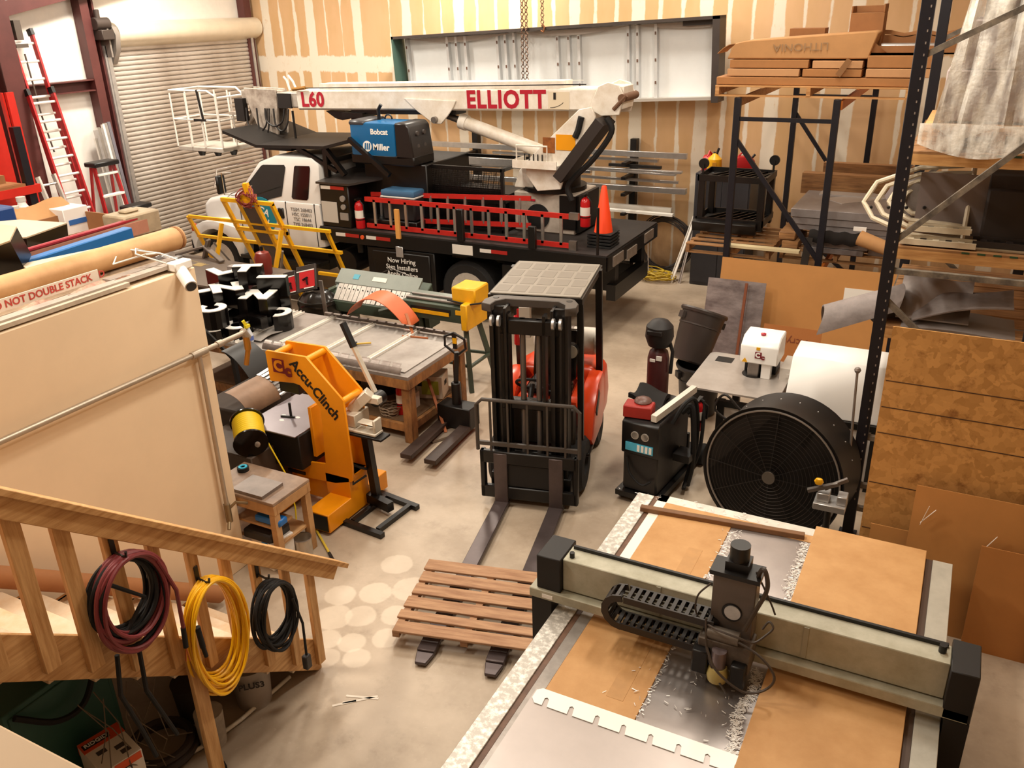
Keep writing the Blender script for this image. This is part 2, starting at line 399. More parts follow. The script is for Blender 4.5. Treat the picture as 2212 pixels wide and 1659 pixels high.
pane([(-10.24, 2.30), (-10.22, 2.32), (-9.92, 2.33), (-9.90, 2.29), (-9.93, 1.80), (-9.96, 1.77), (-10.26, 1.77), (-10.29, 1.80)], 'rear_window')
w = MB(); w.add([(-11.64, N+.2, 1.74), (-11.64, F-.2, 1.74), (-11.10, F-.28, 2.32), (-11.10, N+.28, 2.32)], [(0, 1, 2, 3)]); w.v = [(x-.02, y, z+.02) for x, y, z in w.v]
wb(w, 'windshield', GLASS, tk)
# hood with rounded nose and flared fenders
hp = [(-12.72, 1.05), (-12.78, 1.3), (-12.74, 1.46), (-12.6, 1.56), (-12.2, 1.64), (-11.6, 1.76), (-11.6, 1.0)]
wb(MB().prism(hp, 'y', N+.34, F-.34), 'hood', CABW, tk, bev=.09, seg=3)
def fender(y0, y1):
    arc = [(-12.22+.56*math.cos(t), .52+.56*math.sin(t)) for t in [math.radians(a) for a in range(10, 171, 16)]]
    pts = arc + [(-12.80, .66), (-12.84, .9), (-12.74, 1.08), (-12.5, 1.2), (-12.2, 1.24), (-11.9, 1.2), (-11.55, 1.14), (-11.5, .9), (-11.56, .62)]
    return wb(MB().prism(pts, 'y', y0, y1), 'fender', CABW, tk, bev=.05, seg=2)
f1 = fender(N-.02, N+.5); fender(F-.5, F+.02)
wb(MB().box(-12.80, N-.03, .98, -12.66, N+.03, 1.16), 'marker_light', M('amber_lens', '#b8401a', .2), tk, bev=.03)
wb(MB().box(-12.95, N+.05, .55, -12.8, F-.05, .82), 'bumper', TKB, tk, bev=.03)
wb(MB().box(-12.80, N+.5, .85, -12.76, F-.5, 1.25), 'grille', TKB, tk)
for (x, z0, z1) in ((-10.43, .95, 1.72), (-9.80, .98, 1.72), (-11.5, 1.0, 1.66)): wb(MB().box(x, N-.006, z0, x+.013, N+.01, z1), 'door_seam', TKB, tk)
wb(MB().box(-10.60, N-.03, 1.42, -10.48, N+.01, 1.60), 'door_handle', TKB, tk, bev=.01)
lg = MB().prism([(-11.0+.34*math.cos(t), 1.44+.32*math.sin(t)) for t in [2*PI*i/32 for i in range(32)]], 'y', N-.008, N+.004)
logo = wb(lg, 'door_emblem', TEAL, tk)
wt('SCA\nSIGN', .17, PRINTW, logo, (-11.0, N-.01, 1.44), (RX, .35, 0), bold=.004)
wt('TSSM 268403\nHSC 155011\nTSC 18644\nTMS 268403', .085, M('grey_print', '#6b6562'), tk, (-10.08, N-.008, 1.47), (RX, 0, 0), name='licence_lettering')
wt('5579', .1, PRINTK, tk, (-10.78, N-.008, 1.0), (RX, 0, 0), name='unit_number')
mir = MB().tube([(-11.55, N-.02, 1.75), (-11.6, N-.22, 1.8), (-11.6, N-.22, 2.18), (-11.55, N-.04, 2.16)], .012).tube([(-11.62, N-.16, 1.72), (-11.35, N-.3, 1.85), (-10.85, N-.3, 2.02)], .010)
wb(mir, 'mirror_arm', CHR, tk)
wb(MB().box(-11.66, N-.34, 1.82, -11.6, N-.14, 2.14), 'mirror', TKB, tk, bev=.02)
wb(MB().tube([(-12.1, N+.05, 1.85), (-11.9, N-.02, 2.2), (-11.1, N+.1, 2.36)], .012), 'grab_rail', CHR, tk)
def wheel(x, y0, y1, r=.5, rim='rim', rimr=.3, front=True):
    m = MB().lathe([(rimr, y0+.02), (r-.06, y0), (r, y0+.06), (r, y1-.06), (r-.06, y1), (rimr, y1)], (x, 0, r), 28, 'y')
    t = wb(m, 'wheel', TIRE, tk)
    rm = MB().lathe([(rimr+.015, y0+.015), (rimr-.03, y0+.02), (rimr-.05, y0+.16), (.16, y0+.2), (.1, y0+.12), (.0, y0+.12)], (x, 0, r), 24, 'y')
    for i in range(8):
        a = 2*PI*i/8; rm.cyl((x+.13*math.cos(a), y0+.1, r+.13*math.sin(a)), (x+.13*math.cos(a), y0+.2, r+.13*math.sin(a)), .014, n=6)
    wb(rm, rim, M('rim_white', '#cfc6ba', .35, .3, .3, 4), t)
wheel(-12.22, N+.05, N+.33); wheel(-12.22, F-.33, F-.05)
wheel(-6.87, N+.06, N+.62); wheel(-6.87, F-.62, F-.06)
wb(MB().box(-12.6, 12.2, .6, -4.6, 12.35, .85).box(-12.6, 12.95, .6, -4.6, 13.1, .85).box(-11.7, 11.75, .5, -9.8, 13.5, .9), 'chassis_rail', TKB, tk)
wb(MB().box(-11.6, N-.06, .62, -9.8, N+.25, .68), 'running_board', TKB, tk)
# bed
DECKB = M('deck_black', '#2a2320', .6, 0, .35, 6)
bed = wb(MB().box(-9.7, N-.02, 1.30, -4.45, F+.02, 1.36), 'flatbed', DECKB, tk)
wb(MB().box(-9.7, N-.04, 1.12, -4.45, N+.02, 1.335).box(-9.7, F-.02, 1.12, -4.45, F+.04, 1.335).box(-4.5, N, 1.12, -4.43, F, 1.335), 'side_rail', TKB, tk)
wb(MB().box(-4.6, 11.9, .55, -4.45, 13.4, .8).box(-4.7, 12.0, .8, -4.5, 12.15, 1.15).box(-4.7, 13.2, .8, -4.5, 13.35, 1.15).box(-5.6, N+.1, .5, -5.2, N+.5, 1.1), 'rear_bumper', TKB, tk)
ubox = wb(MB().box(-8.75, N-.02, .42, -7.42, N+.55, 1.10), 'underbody_box', TKB, tk, bev=.015)
wb(MB().box(-8.62, N-.045, .47, -7.5, N-.02, 1.05), 'box_door', TKB, tk, bev=.02)
wb(MB().box(-8.14, N-.056, .98, -8.0, N-.044, 1.16), 'latch', GALV, tk, bev=.01)
wt('Now Hiring\nSign Installers\nApply Online', .115, PRINTW, tk, (-8.05, N-.048, .80), (RX, 0, 0))
wt('www.scasigngroup.com', .075, PRINTW, tk, (-8.02, N-.048, .555), (RX, 0, 0))
wb(MB().box(-6.2, N, .5, -5.4, N+.5, 1.05), 'underbody_box', TKB, tk, bev=.015)
wb(MB().cyl((-9.25, N+.02, .75), (-9.25, N+.5, .75), .22, n=18).cyl((-8.95, N+.1, .95), (-8.95, N+.1, 1.1), .07), 'air_tank', TKB, tk)
# front tool box with QR plate left blank, tape strips
box1 = wb(MB().box(-9.64, N, 1.36, -9.04, N+1.3, 2.08), 'front_toolbox', TKB, tk, bev=.015)
lid = MB(); lid.add([(-9.68, N-.03, 2.08), (-9.0, N-.03, 2.08), (-8.2, N+1.3, 2.16), (-9.68, N+1.3, 2.16), (-9.68, N-.03, 2.115), (-9.0, N-.03, 2.115), (-8.2, N+1.3, 2.2), (-9.68, N+1.3, 2.2)],
    [(3, 2, 1, 0), (4, 5, 6, 7), (0, 1, 5, 4), (1, 2, 6, 5), (2, 3, 7, 6), (3, 0, 4, 7)])
wb(lid, 'toolbox_lid', M('black_chequer', '#3b3532', .3, .2), tk)
wb(MB().box(-9.62, N-.008, 1.44, -9.30, N+.002, 1.79), 'sticker', M('pale_sticker', '#bdb7ae', .5), tk)
TAPER, TAPEW = M('reflector_red', '#a3231c', .4), M('reflector_white', '#d6cfc6', .4)
for (x, z, y) in [(-9.6, 2.0, N-.006), (-9.35, 1.23, N-.046), (-8.72, 1.23, N-.046), (-6.55, 1.22, N-.046)]:
    wb(MB().box(x, y-.004, z, x+.2, y+.006, z+.055), 'reflector_strip', TAPEW, tk)
    wb(MB().box(x+.2, y-.004, z, x+.48, y+.006, z+.055), 'reflector_strip', TAPER, tk)
wb(MB().box(-7.05, N-.052, 1.15, -6.68, N-.044, 1.30), 'decal', M('decal_white', '#d8d2c8'), tk)
wb(MB().cyl((-8.80, N-.06, 1.25), (-8.80, N-.04, 1.25), .035, n=12), 'marker_lamp', M('orange_lens', '#e0582a', .3), tk)
wb(MB().cyl((-9.16, N-.03, 1.86), (-9.16, N, 1.86), .05, n=14).cyl((-9.16, N-.03, 1.72), (-9.16, N, 1.72), .045, n=14).box(-9.24, N-.02, 1.5, -9.08, N, 1.62), 'work_lamp', M('lamp_grey', '#8d8680', .3), tk)
# rear cabinet stack and wire cage
wb(MB().box(-9.04, N+.5, 1.36, -7.8, N+1.9, 2.40), 'body_cabinet', TKB, tk, bev=.015)
wb(MB().box(-9.2, N+.18, 1.36, -7.85, N+.5, 1.52), 'step_box', TKB, tk, bev=.01)
cg = MB()
for (x0, y0, x1, y1) in [(-7.97, 12.2, -6.5, 12.2), (-7.97, 13.4, -6.5, 13.4), (-7.97, 12.2, -7.97, 13.4), (-6.5, 12.2, -6.5, 13.4)]:
    for z in (1.38, 1.85, 2.36): cg.bar((x0, y0, z), (x1, y1, z), .05, .05)
for (x, y) in [(-7.97, 12.2), (-6.5, 12.2), (-7.97, 13.4), (-6.5, 13.4)]: cg.bar((x, y, 1.36), (x, y, 2.38), .05, .05)
cage = wb(cg, 'wire_cage', TKB, tk)
wm = MB()
for k in range(30):
    x = -7.95+k*.05; wm.bar((x, 12.2, 1.4), (min(x+.24, -6.52), 12.2, min(2.34, 1.4+.94)), .006, .006) if k % 2 == 0 else None
for k in range(49): wm.bar((-7.95+.03*k, 12.19, 1.86), (-7.95+.03*k, 12.19, 2.34), .006, .006)
for k in range(16): wm.bar((-7.95, 12.19, 1.88+.03*k), (-6.52, 12.19, 1.88+.03*k), .006, .006)
wm.box(-7.95, 12.24, 1.38, -6.52, 12.26, 2.05).box(-7.9, 12.6, 1.38, -6.6, 13.3, 1.9)
wb(wm, 'cage_mesh', TKB, cage)
# cab guard platform over the roof
EXPM = M('expanded_metal_black', '#1f1916', .55, .2, .5, 30)
pl = MB(); P = [(-11.85, 11.72, 2.84), (-11.1, 11.72, 2.62), (-9.62, 11.72, 2.66), (-9.05, 11.75, 2.80)]
for i in range(3):
    a, b = P[i], P[i+1]
    pl.add([(a[0], a[1], a[2]), (b[0], b[1], b[2]), (b[0]-.02, 13.4, b[2]), (a[0]-.02, 13.4, a[2]), (a[0], a[1], a[2]-.05), (b[0], b[1], b[2]-.05), (b[0]-.02, 13.4, b[2]-.05), (a[0]-.02, 13.4, a[2]-.05)],
           [(0, 1, 2, 3), (7, 6, 5, 4), (0, 4, 5, 1), (2, 6, 7, 3), (0, 3, 7, 4), (1, 5, 6, 2)])
wb(pl, 'cab_guard', EXPM, tk, smooth=False)
br = MB()
for y in (11.76, 13.3):
    br.bar((-9.62, y, 2.62), (-9.25, y, 2.2), .09, .07).bar((-9.1, y, 2.8), (-8.35, y, 2.25), .08, .07).bar((-10.2, y, 2.6), (-9.4, y, 2.25), .07, .06).bar((-9.62, y, 2.62), (-9.62, y, 2.15), .08, .08)
br.bar((-9.62, 11.76, 2.4), (-9.62, 13.3, 2.4), .08, .08)
wb(br, 'guard_brace', TKB, tk)
# boom
bo = MB(); y0, y1 = 12.5, 12.92
def bz(x): return 3.13+(x+10.8)*.0225
def seg(xa, xb, lo, hi, ya, yb, m):
    pts = [(xa, bz(xa)+lo), (xb, bz(xb)+lo), (xb, bz(xb)+hi), (xa, bz(xa)+hi)]; m.prism(pts, 'y', ya, yb)
seg(-10.75, -4.95, 0, .33, y0, y1, bo)
boom = wb(bo, 'boom', BOOMW, tk, bev=.03)
tp = MB(); seg(-10.25, -5.6, .33, .43, y0+.06, y1-.02, tp); seg(-10.25, -5.3, .43, .435, y0+.12, y0+.14, tp)
wb(tp, 'boom_top_section', BOOMW, boom, bev=.02)
ins = MB(); seg(-11.25, -10.7, .03, .29, y0+.05, y1-.05, ins)
wb(ins, 'boom_inner_section', M('boom_grey', '#b5aca1', .5, .1, .4, 6), boom, bev=.02)
wb(MB().tube([(-10.72, y0-.02, 3.50), (-9.5, y0-.02, 3.53), (-5.2, y0-.02, 3.64)], .008), 'boom_cable', BLKR, boom)
wb(MB().tube([(-10.78, y0-.02, 3.48), (-10.5, y0-.02, 3.51)], .03), 'hoist_shackle', M('brass', '#a8793c', .4, .6), boom)
REDP = M('brand_red', '#b01b30', .4)
wt('L60', .33, REDP, boom, (-10.38, y0-.004, bz(-10.4)+.165), (RX, -.022, 0), bold=.012, sp=1.05)
wt('ELLIOTT', .365, REDP, boom, (-6.57, y0-.004, bz(-6.6)+.16), (RX, -.022, 0), bold=.014, sx=.93, sp=1.12)
wb(MB().box(-5.83, y0-.006, bz(-5.7)+.03, -5.48, y0+.002, bz(-5.7)+.28), 'angle_gauge', M('gauge_cream', '#ddceb4', .5), boom)
gg = MB().box(-5.74, y0-.012, bz(-5.7)+.17, -5.70, y0-.004, bz(-5.7)+.27).tube([(-5.8+.28*math.cos(t), y0-.008, bz(-5.7)+.25+.2*math.sin(t)) for t in [-2.6+.15*i for i in range(14)] if -5.82 < -5.8+.28*math.cos(t) < -5.49], .004)
wb(gg, 'gauge_needle', PRINTK, boom)
wb(MB().prism([(-8.45, 3.38), (-7.45, 3.36), (-7.5, 3.26), (-7.62, 3.12), (-7.75, 2.99), (-7.9, 2.99), (-8.2, 3.18)], 'y', y0-.03, y0), 'lug_plate', BOOMW, boom, bev=.008)
wb(MB().cyl((-7.85, y0-.1, 3.06), (-7.85, y0, 3.06), .05, n=14), 'pin', STEEL, boom)
wb(MB().prism([(-10.2, 3.12), (-10.0, 3.0), (-9.85, 2.97), (-9.7, 3.0), (-9.5, 3.12)], 'y', y0+.1, y0+.3), 'boom_hook_guide', TKB, boom)
under = MB(); seg(-9.6, -7.5, -.07, 0, y0+.05, y1-.05, under); wb(under, 'boom_underside', TKB, boom)
wb(MB().box(-9.62, 12.55, 1.36, -9.40, 12.80, 3.08).box(-9.74, 12.45, 3.04, -9.30, 12.95, 3.12), 'boom_rest', TKB, tk)
# knuckle end of the boom and its turning arm
kn = MB()
for y in (y0-.05, y1+.02): kn.prism([(-5.15, 3.30), (-5.0, 3.62), (-4.85, 3.68), (-4.68, 3.64), (-4.6, 3.5), (-4.66, 3.22), (-4.95, 3.2)], 'y', y, y+.03)
kn.box(-5.0, y0, 3.30, -4.62, y1, 3.62)
kno = wb(kn, 'boom_knuckle', BOOMW, boom, bev=.01)
wb(MB().cyl((-4.62, y0-.08, 3.46), (-4.62, y1+.1, 3.46), .06, n=14).cyl((-4.75, y0-.06, 3.3), (-4.55, y0-.06, 3.5), .03, n=8), 'knuckle_pin', M('rusty_brown', '#6b4a33', .7), kno)
for y in (13.02, 12.32):
    arm = wb(MB().prism([(-6.12, 2.52), (-5.25, 3.3), (-5.05, 3.34), (-4.98, 3.2), (-5.08, 2.98), (-5.45, 2.42), (-5.55, 2.1), (-5.95, 2.05), (-6.15, 2.3)], 'y', y, y+.04), 'turret_arm', BOOMW, tk, bev=.008)
wb(MB().box(-5.62, 12.31, 2.70, -5.30, 12.318, 2.93), 'warning_plate', M('plate_amber', '#e89a12', .35), arm)
wb(MB().box(-5.84, 12.31, 2.65, -5.64, 12.318, 2.88), 'warning_plate', M('plate_worn', '#a8622a', .4, 0, .5, 8, '#6a3d20'), arm)
wb(MB().bar((-4.86, 12.42, 3.15), (-5.55, 12.42, 2.28), .5, .16), 'hose_tray', M('tray_dark', '#2a211d', .6), arm)
wb(MB().hose([(-4.8, 12.3, 3.2), (-4.72, 12.3, 3.0), (-5.0, 12.3, 2.6), (-5.4, 12.3, 2.2), (-5.35, 12.3, 1.95)], .045).tube([(-5.2, 12.3, 3.2), (-5.25, 12.3, 3.0), (-5.3, 12.3, 2.9)], .05), 'hydraulic_hose', BLKR, arm)
pd = wb(MB().box(-6.43, 12.45, 1.36, -5.36, 13.35, 2.0), 'turret_pedestal', M('pedestal_grey', '#b9ada0', .5, 0, .3, 3, '#8d7f72'), tk, bev=.02)
wb(MB().box(-5.36, 12.47, 1.40, -5.30, 13.3, 1.98).box(-5.62, 12.43, 1.45, -5.34, 12.45, 1.98), 'pedestal_plate', TKB, tk)
wb(MB().lathe([(.20, 12.43), (.20, 12.46), (.0, 12.46)], (-6.0, 0, 1.62), 22, 'y'), 'hose_port', M('hole_black', '#0b0807', .9), pd)
wb(MB().box(-6.40, 12.44, 1.86, -6.05, 12.45, 1.89), 'pedestal_decal', REDP, pd)
wb(MB().lathe([(.52, 2.0), (.52, 2.07), (.42, 2.07), (.42, 2.36), (.0, 2.36)], (-5.9, 12.88, 0), 24), 'turntable', TKB, tk)
wb(MB().prism([(-6.45, 2.05), (-6.35, 2.32), (-6.2, 2.5), (-6.1, 2.5), (-6.1, 2.05)], 'y', 12.5, 13.2), 'turret_side', BOOMW, tk, bev=.01)
ct = wb(MB().box(-6.30, 12.18, 2.42, -5.55, 12.62, 2.47).box(-6.30, 12.17, 2.42, -5.55, 12.19, 2.54).box(-6.31, 12.18, 2.42, -6.29, 12.62, 2.54), 'control_console', BOOMW, tk)
wb(MB().tube([(-6.24, 12.2, 2.5), (-6.24, 12.2, 2.76), (-5.72, 12.2, 2.76), (-5.72, 12.2, 2.48)], .015), 'console_rail', BOOMW, ct)
lv = MB()
for i in range(6): lv.cyl((-6.15+i*.075, 12.3, 2.46), (-6.15+i*.075, 12.3, 2.62), .010, n=6)
wb(lv, 'control_lever', BLK, ct)
wb(MB().box(-5.9, 12.36, 2.47, -5.6, 12.55, 2.62), 'valve_block', M('valve_maroon', '#6f4640', .5), ct, bev=.01)
lc = wb(MB().cyl((-7.45, 12.72, 3.0), (-6.0, 12.72, 2.58), .105, n=20).cyl((-7.52, 12.72, 3.02), (-7.4, 12.72, 2.985), .125, n=20), 'lift_cylinder', BOOMW, tk)
wb(MB().cyl((-7.85, 12.72, 3.12), (-7.45, 12.72, 3.0), .055, n=14), 'cylinder_rod', STEEL, lc)
# work basket at the boom tip
AW = M('basket_white', '#e9e4db', .45, 0, .15, 6)
bk = MB(); bx0, bx1, by0, by1, bb, bt = -13.58, -12.42, 12.25, 13.0, 2.42, 3.44
cor = [(bx0, by0), (bx1, by0), (bx1, by1), (bx0, by1)]
for z, r in ((bt, .02), (bb+.5, .016)):
    bk.tube([(bx0, by0, z), (bx1-.2, by0, z), (bx1, by0+.03, z-.12 if z == bt else z), (bx1, by1-.03, z-.12 if z == bt else z), (bx1-.2, by1, z), (bx0, by1, z)], r, 7, True)
for (x, y) in cor + [(bx0+.38, by0), (bx0+.38, by1), (bx0+.72, by0), (bx0+.72, by1), (bx0, 12.62), (bx1, 12.62)]: bk.tube([(x, y, bb), (x, y, bt-.05)], .017, 7)
wbk = wb(bk, 'basket_rail', AW, tk)
wb(MB().box(bx0, by0, bb-.08, bx1, by1, bb), 'basket_floor', M('basket_floor_grey', '#cfc7bc', .6, .2, .2, 6), wbk, bev=.01)
for (x, y) in ((bx0+.55, by0+.05), (bx1-.25, by0+.1), (bx1-.05, by0+.3)): wb(MB().cyl((x, y, bb-.16), (x, y, bb-.08), .05, .08, n=10), 'basket_foot', BLK, wbk)
wb(MB().tube([(bx0+.72, by0-.01, bt+.02), (bx0+.78, by0-.01, bb+.5)], .022).box(bx0+.55, by0-.03, bb+.48, bx0+.85, by0, bb+.52), 'gate_bar', BLK, wbk)
tip = MB().prism([(-12.0, 3.48), (-11.25, 3.46), (-11.25, 3.16), (-11.35, 2.45), (-11.62, 2.45), (-11.9, 3.1)], 'y', 12.55, 12.60).prism([(-12.0, 3.48), (-11.25, 3.46), (-11.25, 3.16), (-11.35, 2.45), (-11.62, 2.45), (-11.9, 3.1)], 'y', 12.80, 12.85)
tip.box(-12.1, 12.58, 3.2, -11.2, 12.82, 3.44).bar((-12.35, 12.6, 2.5), (-11.8, 12.7, 3.2), .06, .08).bar((-12.1, 12.8, 2.5), (-12.0, 12.7, 3.4), .08, .05).box(-12.4, 12.5, 3.0, -12.1, 12.8, 3.06)
tipo = wb(tip, 'boom_tip', M('tip_grey', '#bfb3a6', .5, .1, .4, 5, '#7b6c60'), boom, bev=.006)
hz = MB()
for (hx, hw, hd) in ((-11.95, .5, .42), (-11.7, .3, .5), (-11.5, .45, .3), (-11.3, .35, .38)):
    hz.hose([(hx, 12.5, 3.14), (hx+.04, 12.46, 3.14-hd*.7), (hx+hw*.5, 12.45, 3.14-hd), (hx+hw-.04, 12.46, 3.14-hd*.7), (hx+hw, 12.5, 3.14)], .016, 6)
hz.box(-12.2, 12.48, 2.9, -12.0, 12.6, 3.3).box(-11.65, 12.5, 2.4, -11.0, 12.9, 2.52).bar((-10.95, 12.6, 2.4), (-10.95, 12.6, 3.1), .03, .03).box(-11.2, 12.52, 3.15, -10.9, 12.56, 3.4)
wb(hz, 'tip_hose', M('hose_dark', '#191311', .6), tipo)
wb(MB().tube([(-10.95, 12.6, 3.45), (-11.0, 12.6, 3.62), (-11.06, 12.6, 3.68)], .02).tube([(-10.8, 12.6, 3.46), (-10.86, 12.6, 3.6), (-10.95, 12.6, 3.7)], .02), 'tip_hook', AW, tipo)
# bed posts
for (x, z) in ((-6.9, 1.86), (-5.65, 1.70)): wb(MB().box(x-.06, N-.05, 1.36, x+.06, N+.02, z), 'stake_post', TKB, tk, bev=.008)
wb(MB().cyl((-4.6, N, 1.36), (-4.6, N, 2.05), .022, n=8), 'marker_pole', TKB, tk)
for (x0, y, z) in ((-4.43, 11.7, 1.15), (-4.43, 12.3, 1.1), (-4.43, 13.1, 1.17)):
    wb(MB().box(x0, y, z, x0+.02, y+.42, z+.15), 'bed_end_plate', M('end_plate_pale', '#8f8277', .5, 0, .4, 6), tk)
# ---- things carried on the bed
def rail_ladder(name, label, p0, p1, width, lean, rungs, loc, group=None, rail=RED, rw=.03, rh=.075, rung=ALU):
    """ladder lying on its side: p0->p1 bottom rail, top rail `width` up, lean = y shift"""
    t = thing(name, label, 'ladder', loc, 0, group); L = Vector(loc)
    p0, p1 = V3(p0)-L, V3(p1)-L; up = Vector((0, lean, width))
    for o in (Vector((0, 0, 0)), up): MB().bar(p0+o, p1+o, rw, rh, up).build('rail', rail, t)
    for i in range(rungs):
        q = p0.lerp(p1, (i+.6)/(rungs+.2)); MB().bar(q, q+up, .045, .03).build('rung', rung, t)
    return t
l1 = rail_ladder('extension_ladder', 'red fibreglass ladder on its edge along the near side of the truck bed', (-8.8, N+.12, 1.42), (-5.05, N+.12, 1.42), .44, 0, 12, (-6.9, N+.12, 1.36))
wb(MB().box(-5.1, N+.09, 1.36, -4.98, N+.15, 1.50), 'end_bracket', STEEL, l1); wb(MB().box(-5.1, N+.09, 1.82, -4.95, N+.15, 1.92), 'end_bracket', STEEL, l1)
l2 = rail_ladder('extension_ladder', 'second red ladder rising towards the turret, behind the one on the bed edge', (-8.9, N+.42, 1.45), (-5.95, N+.55, 1.56), .42, .02, 9, (-7.4, N+.45, 1.36))
def extinguisher(label, x, y, z, h=.42, r=.07, lab=True):
    t = thing('fire_extinguisher', label, 'extinguisher', (x, y, z))
    MB().lathe([(r*.9, 0), (r, .01), (r, h*.76), (r*.75, h*.86), (r*.35, h*.9), (r*.35, h*.95), (0, h*.95)], n=16).build('cylinder', M('extinguisher_red', '#b5161c', .25), t)
    MB().box(-.02, -.03, h*.93, .02, .07, h).box(-.015, -.09, h*.97, .015, .02, h*1.02).tube([(.03, 0, h*.93), (.09, 0, h*.8), (.085, 0, h*.4)], .012, 6).build('valve', BLK, t)
    if lab: MB().lathe([(r+.002, h*.36), (r+.002, h*.62)], n=16).build('label', M('label_white', '#e4ddd3'), t)
    MB().lathe([(r+.006, h*.30), (r+.006, h*.33)], n=16).build('strap', BLK, t)
    return t
extinguisher('red fire extinguisher strapped upright beside the black tool box', -8.92, N+.1, 1.36, .5, .08)
extinguisher('red fire extinguisher beside the turret pedestal, near the orange cone', -5.12, 12.3, 1.56, .5, .08)
cl = thing('cooler', 'dark cool box with a blue lid on the truck bed', 'cooler', (-8.2, N+.36, 1.52))
MB().box(-.32, -.16, 0, .32, .18, .38).build('body', M('cooler_dark', '#221f22', .5), cl, bev=.03)
MB().box(-.335, -.175, .37, .335, .195, .40).build('rim', M('cooler_rim', '#c9c4bd', .5), cl, bev=.008)
MB().box(-.33, -.17, .40, .33, .19, .50).build('lid', M('cooler_blue', '#41688a', .4), cl, bev=.035, seg=2)
wl = thing('welding_generator', 'blue engine-driven welder generator with black ends on the truck behind the cab', 'generator', (-8.5, 12.1, 2.40))
MB().box(-.62, -.3, 0, .62, .32, .16).build('base', TKB, wl, bev=.02)
wlb = MB().box(-.60, -.3, .12, .28, .32, .66).build('housing', M('welder_blue', '#0d5f93', .35), wl, bev=.04, seg=2)
MB().prism([(.28, .1), (.28, .67), (.5, .67), (.56, .6), (.62, .12)], 'y', -.3, .32).build('control_panel', M('welder_black', '#1d1817', .4), wl, bev=.02)
MB().box(-.62, -.31, .60, -.3, .33, .69).build('top_cap', M('welder_grey', '#3a3a3e', .4), wl, bev=.03)
MB().tube(ringpts((-.02, 0, .69), .07, 10, 'y', 0, PI, False), .014).build('lifting_eye', BLK, wl)
MB().tube([(-.28, .1, .66), (-.28, .1, .82), (-.22, .1, .9)], .03).build('exhaust', BLK, wl)
for i, (z, y) in enumerate(((.5, -.1), (.5, .1), (.3, -.1), (.3, .1))): MB().cyl((.52, y, z), (.60, y, z), .035, n=10).build('outlet', M('outlet_grey', '#4a423e'), wl)
txt('Bobcat', .12, PRINTW, wlb, (-.02, -.302, .52), (RX, 0, 0), bold=.004)
txt('Miller', .14, PRINTW, wlb, (.0, -.302, .28), (RX, 0, 0), bold=.004, name='lettering')
lgo = MB().cyl((-.27, -.308, .29), (-.27, -.3, .29), .085, n=24).build('logo_disc', PRINTW, wlb)
lb = MB()
for k in (-1, 0, 1): lb.prism([(-.285+k*.04, .24), (-.263+k*.04, .24), (-.245+k*.04, .34), (-.267+k*.04, .34)], 'y', -.312, -.307)
lb.build('logo_bar', M('welder_blue', '#0d5f93'), wlb)
tag(MB().box(-8.09, N-.09, 1.30, -8.01, N-.05, 1.78).build('wooden_stake', M('pine_yellow', '#d99a4e', .6)), 'yellow pine board standing against the bed edge in front of the ladder', 'board')
# traffic cones: one orange, standing on a stack of black cone bases
CONE = M('cone_orange', '#ff4a1a', .5)
for i in range(4):
    tag(MB().box(-.19, -.19, 0, .19, .19, .035).lathe([(.15, .035), (.145, .045), (.13, .05), (.12, .035)], n=20).build('cone_base', BLKR, None, (-4.72, 12.05, 1.36+.05*i), bev=.008), ['lowest', 'second', 'third', 'topmost'][i]+' black cone base of the pile under the orange cone', 'cone base')
cn = thing('traffic_cone', 'tall bright orange traffic cone on the rear corner of the truck bed', 'cone', (-4.72, 12.05, 1.565))
MB().lathe([(.145, 0), (.14, .02), (.04, .68), (.028, .7), (0, .7)], n=24).build('cone', CONE, cn)
MB().box(-.19, -.19, -.005, .19, .19, .012).build('base', BLKR, cn, bev=.005)
# ------------------------------------------------------------------ left wall: ladders, steps, tubes, red rack
def leaning_ladder(label, yc, w, base, top, n, rail=RED, rung=WHITE, pads=True, rw=.035, rd=.09, group=None):
    t = thing('extension_ladder', label, 'ladder', (base[0], yc, base[1]), 0, group)
    v = Vector((top[0]-base[0], 0, top[1]-base[1]))
    for s in (-1, 1):
        MB().bar((0, s*w/2, 0), v+Vector((0, s*w/2, 0)), rw, rd, (1, 0, 0)).build('rail', rail, t)
        if pads: MB().bar(v+Vector((0, s*w/2, -.02)), v*1.0+Vector((-.03, s*w/2, .08)), .06, .11, (1, 0, 0)).build('end_cap', BLK, t)
    for i in range(n):
        q = v*((i+.5)/n); MB().cyl(q+Vector((0, -w/2, 0)), q+Vector((0, w/2, 0)), .022, n=8).build('rung', rung, t)
    return t
LRED = M('ladder_red', '#b8272a', .4, 0, .2, 5)
la = leaning_ladder('tall red extension ladder leaning against the white wall, reaching highest', 10.06, .40, (-13.75, 0), (-14.36, 4.5), 16, LRED)
MB().tube([(-.55, -.05, 4.2), (-.5, -.04, 3.2), (-.42, -.02, 2.6)], .014).box(-.66, -.14, 4.42, -.52, -.02, 4.72).box(-.62, -.2, 4.3, -.5, .02, 4.36).build('pulley_and_rope', M('rope_grey', '#54483f'), la)
leaning_ladder('shorter red ladder with black end caps in front of the tall one', 10.0, .46, (-13.5, 0), (-14.12, 3.58), 12, LRED)
leaning_ladder('bare aluminium ladder leaning to the left of the red ladders', 9.55, .3, (-13.2, 0), (-13.85, 2.3), 8, ALU, ALU, False)
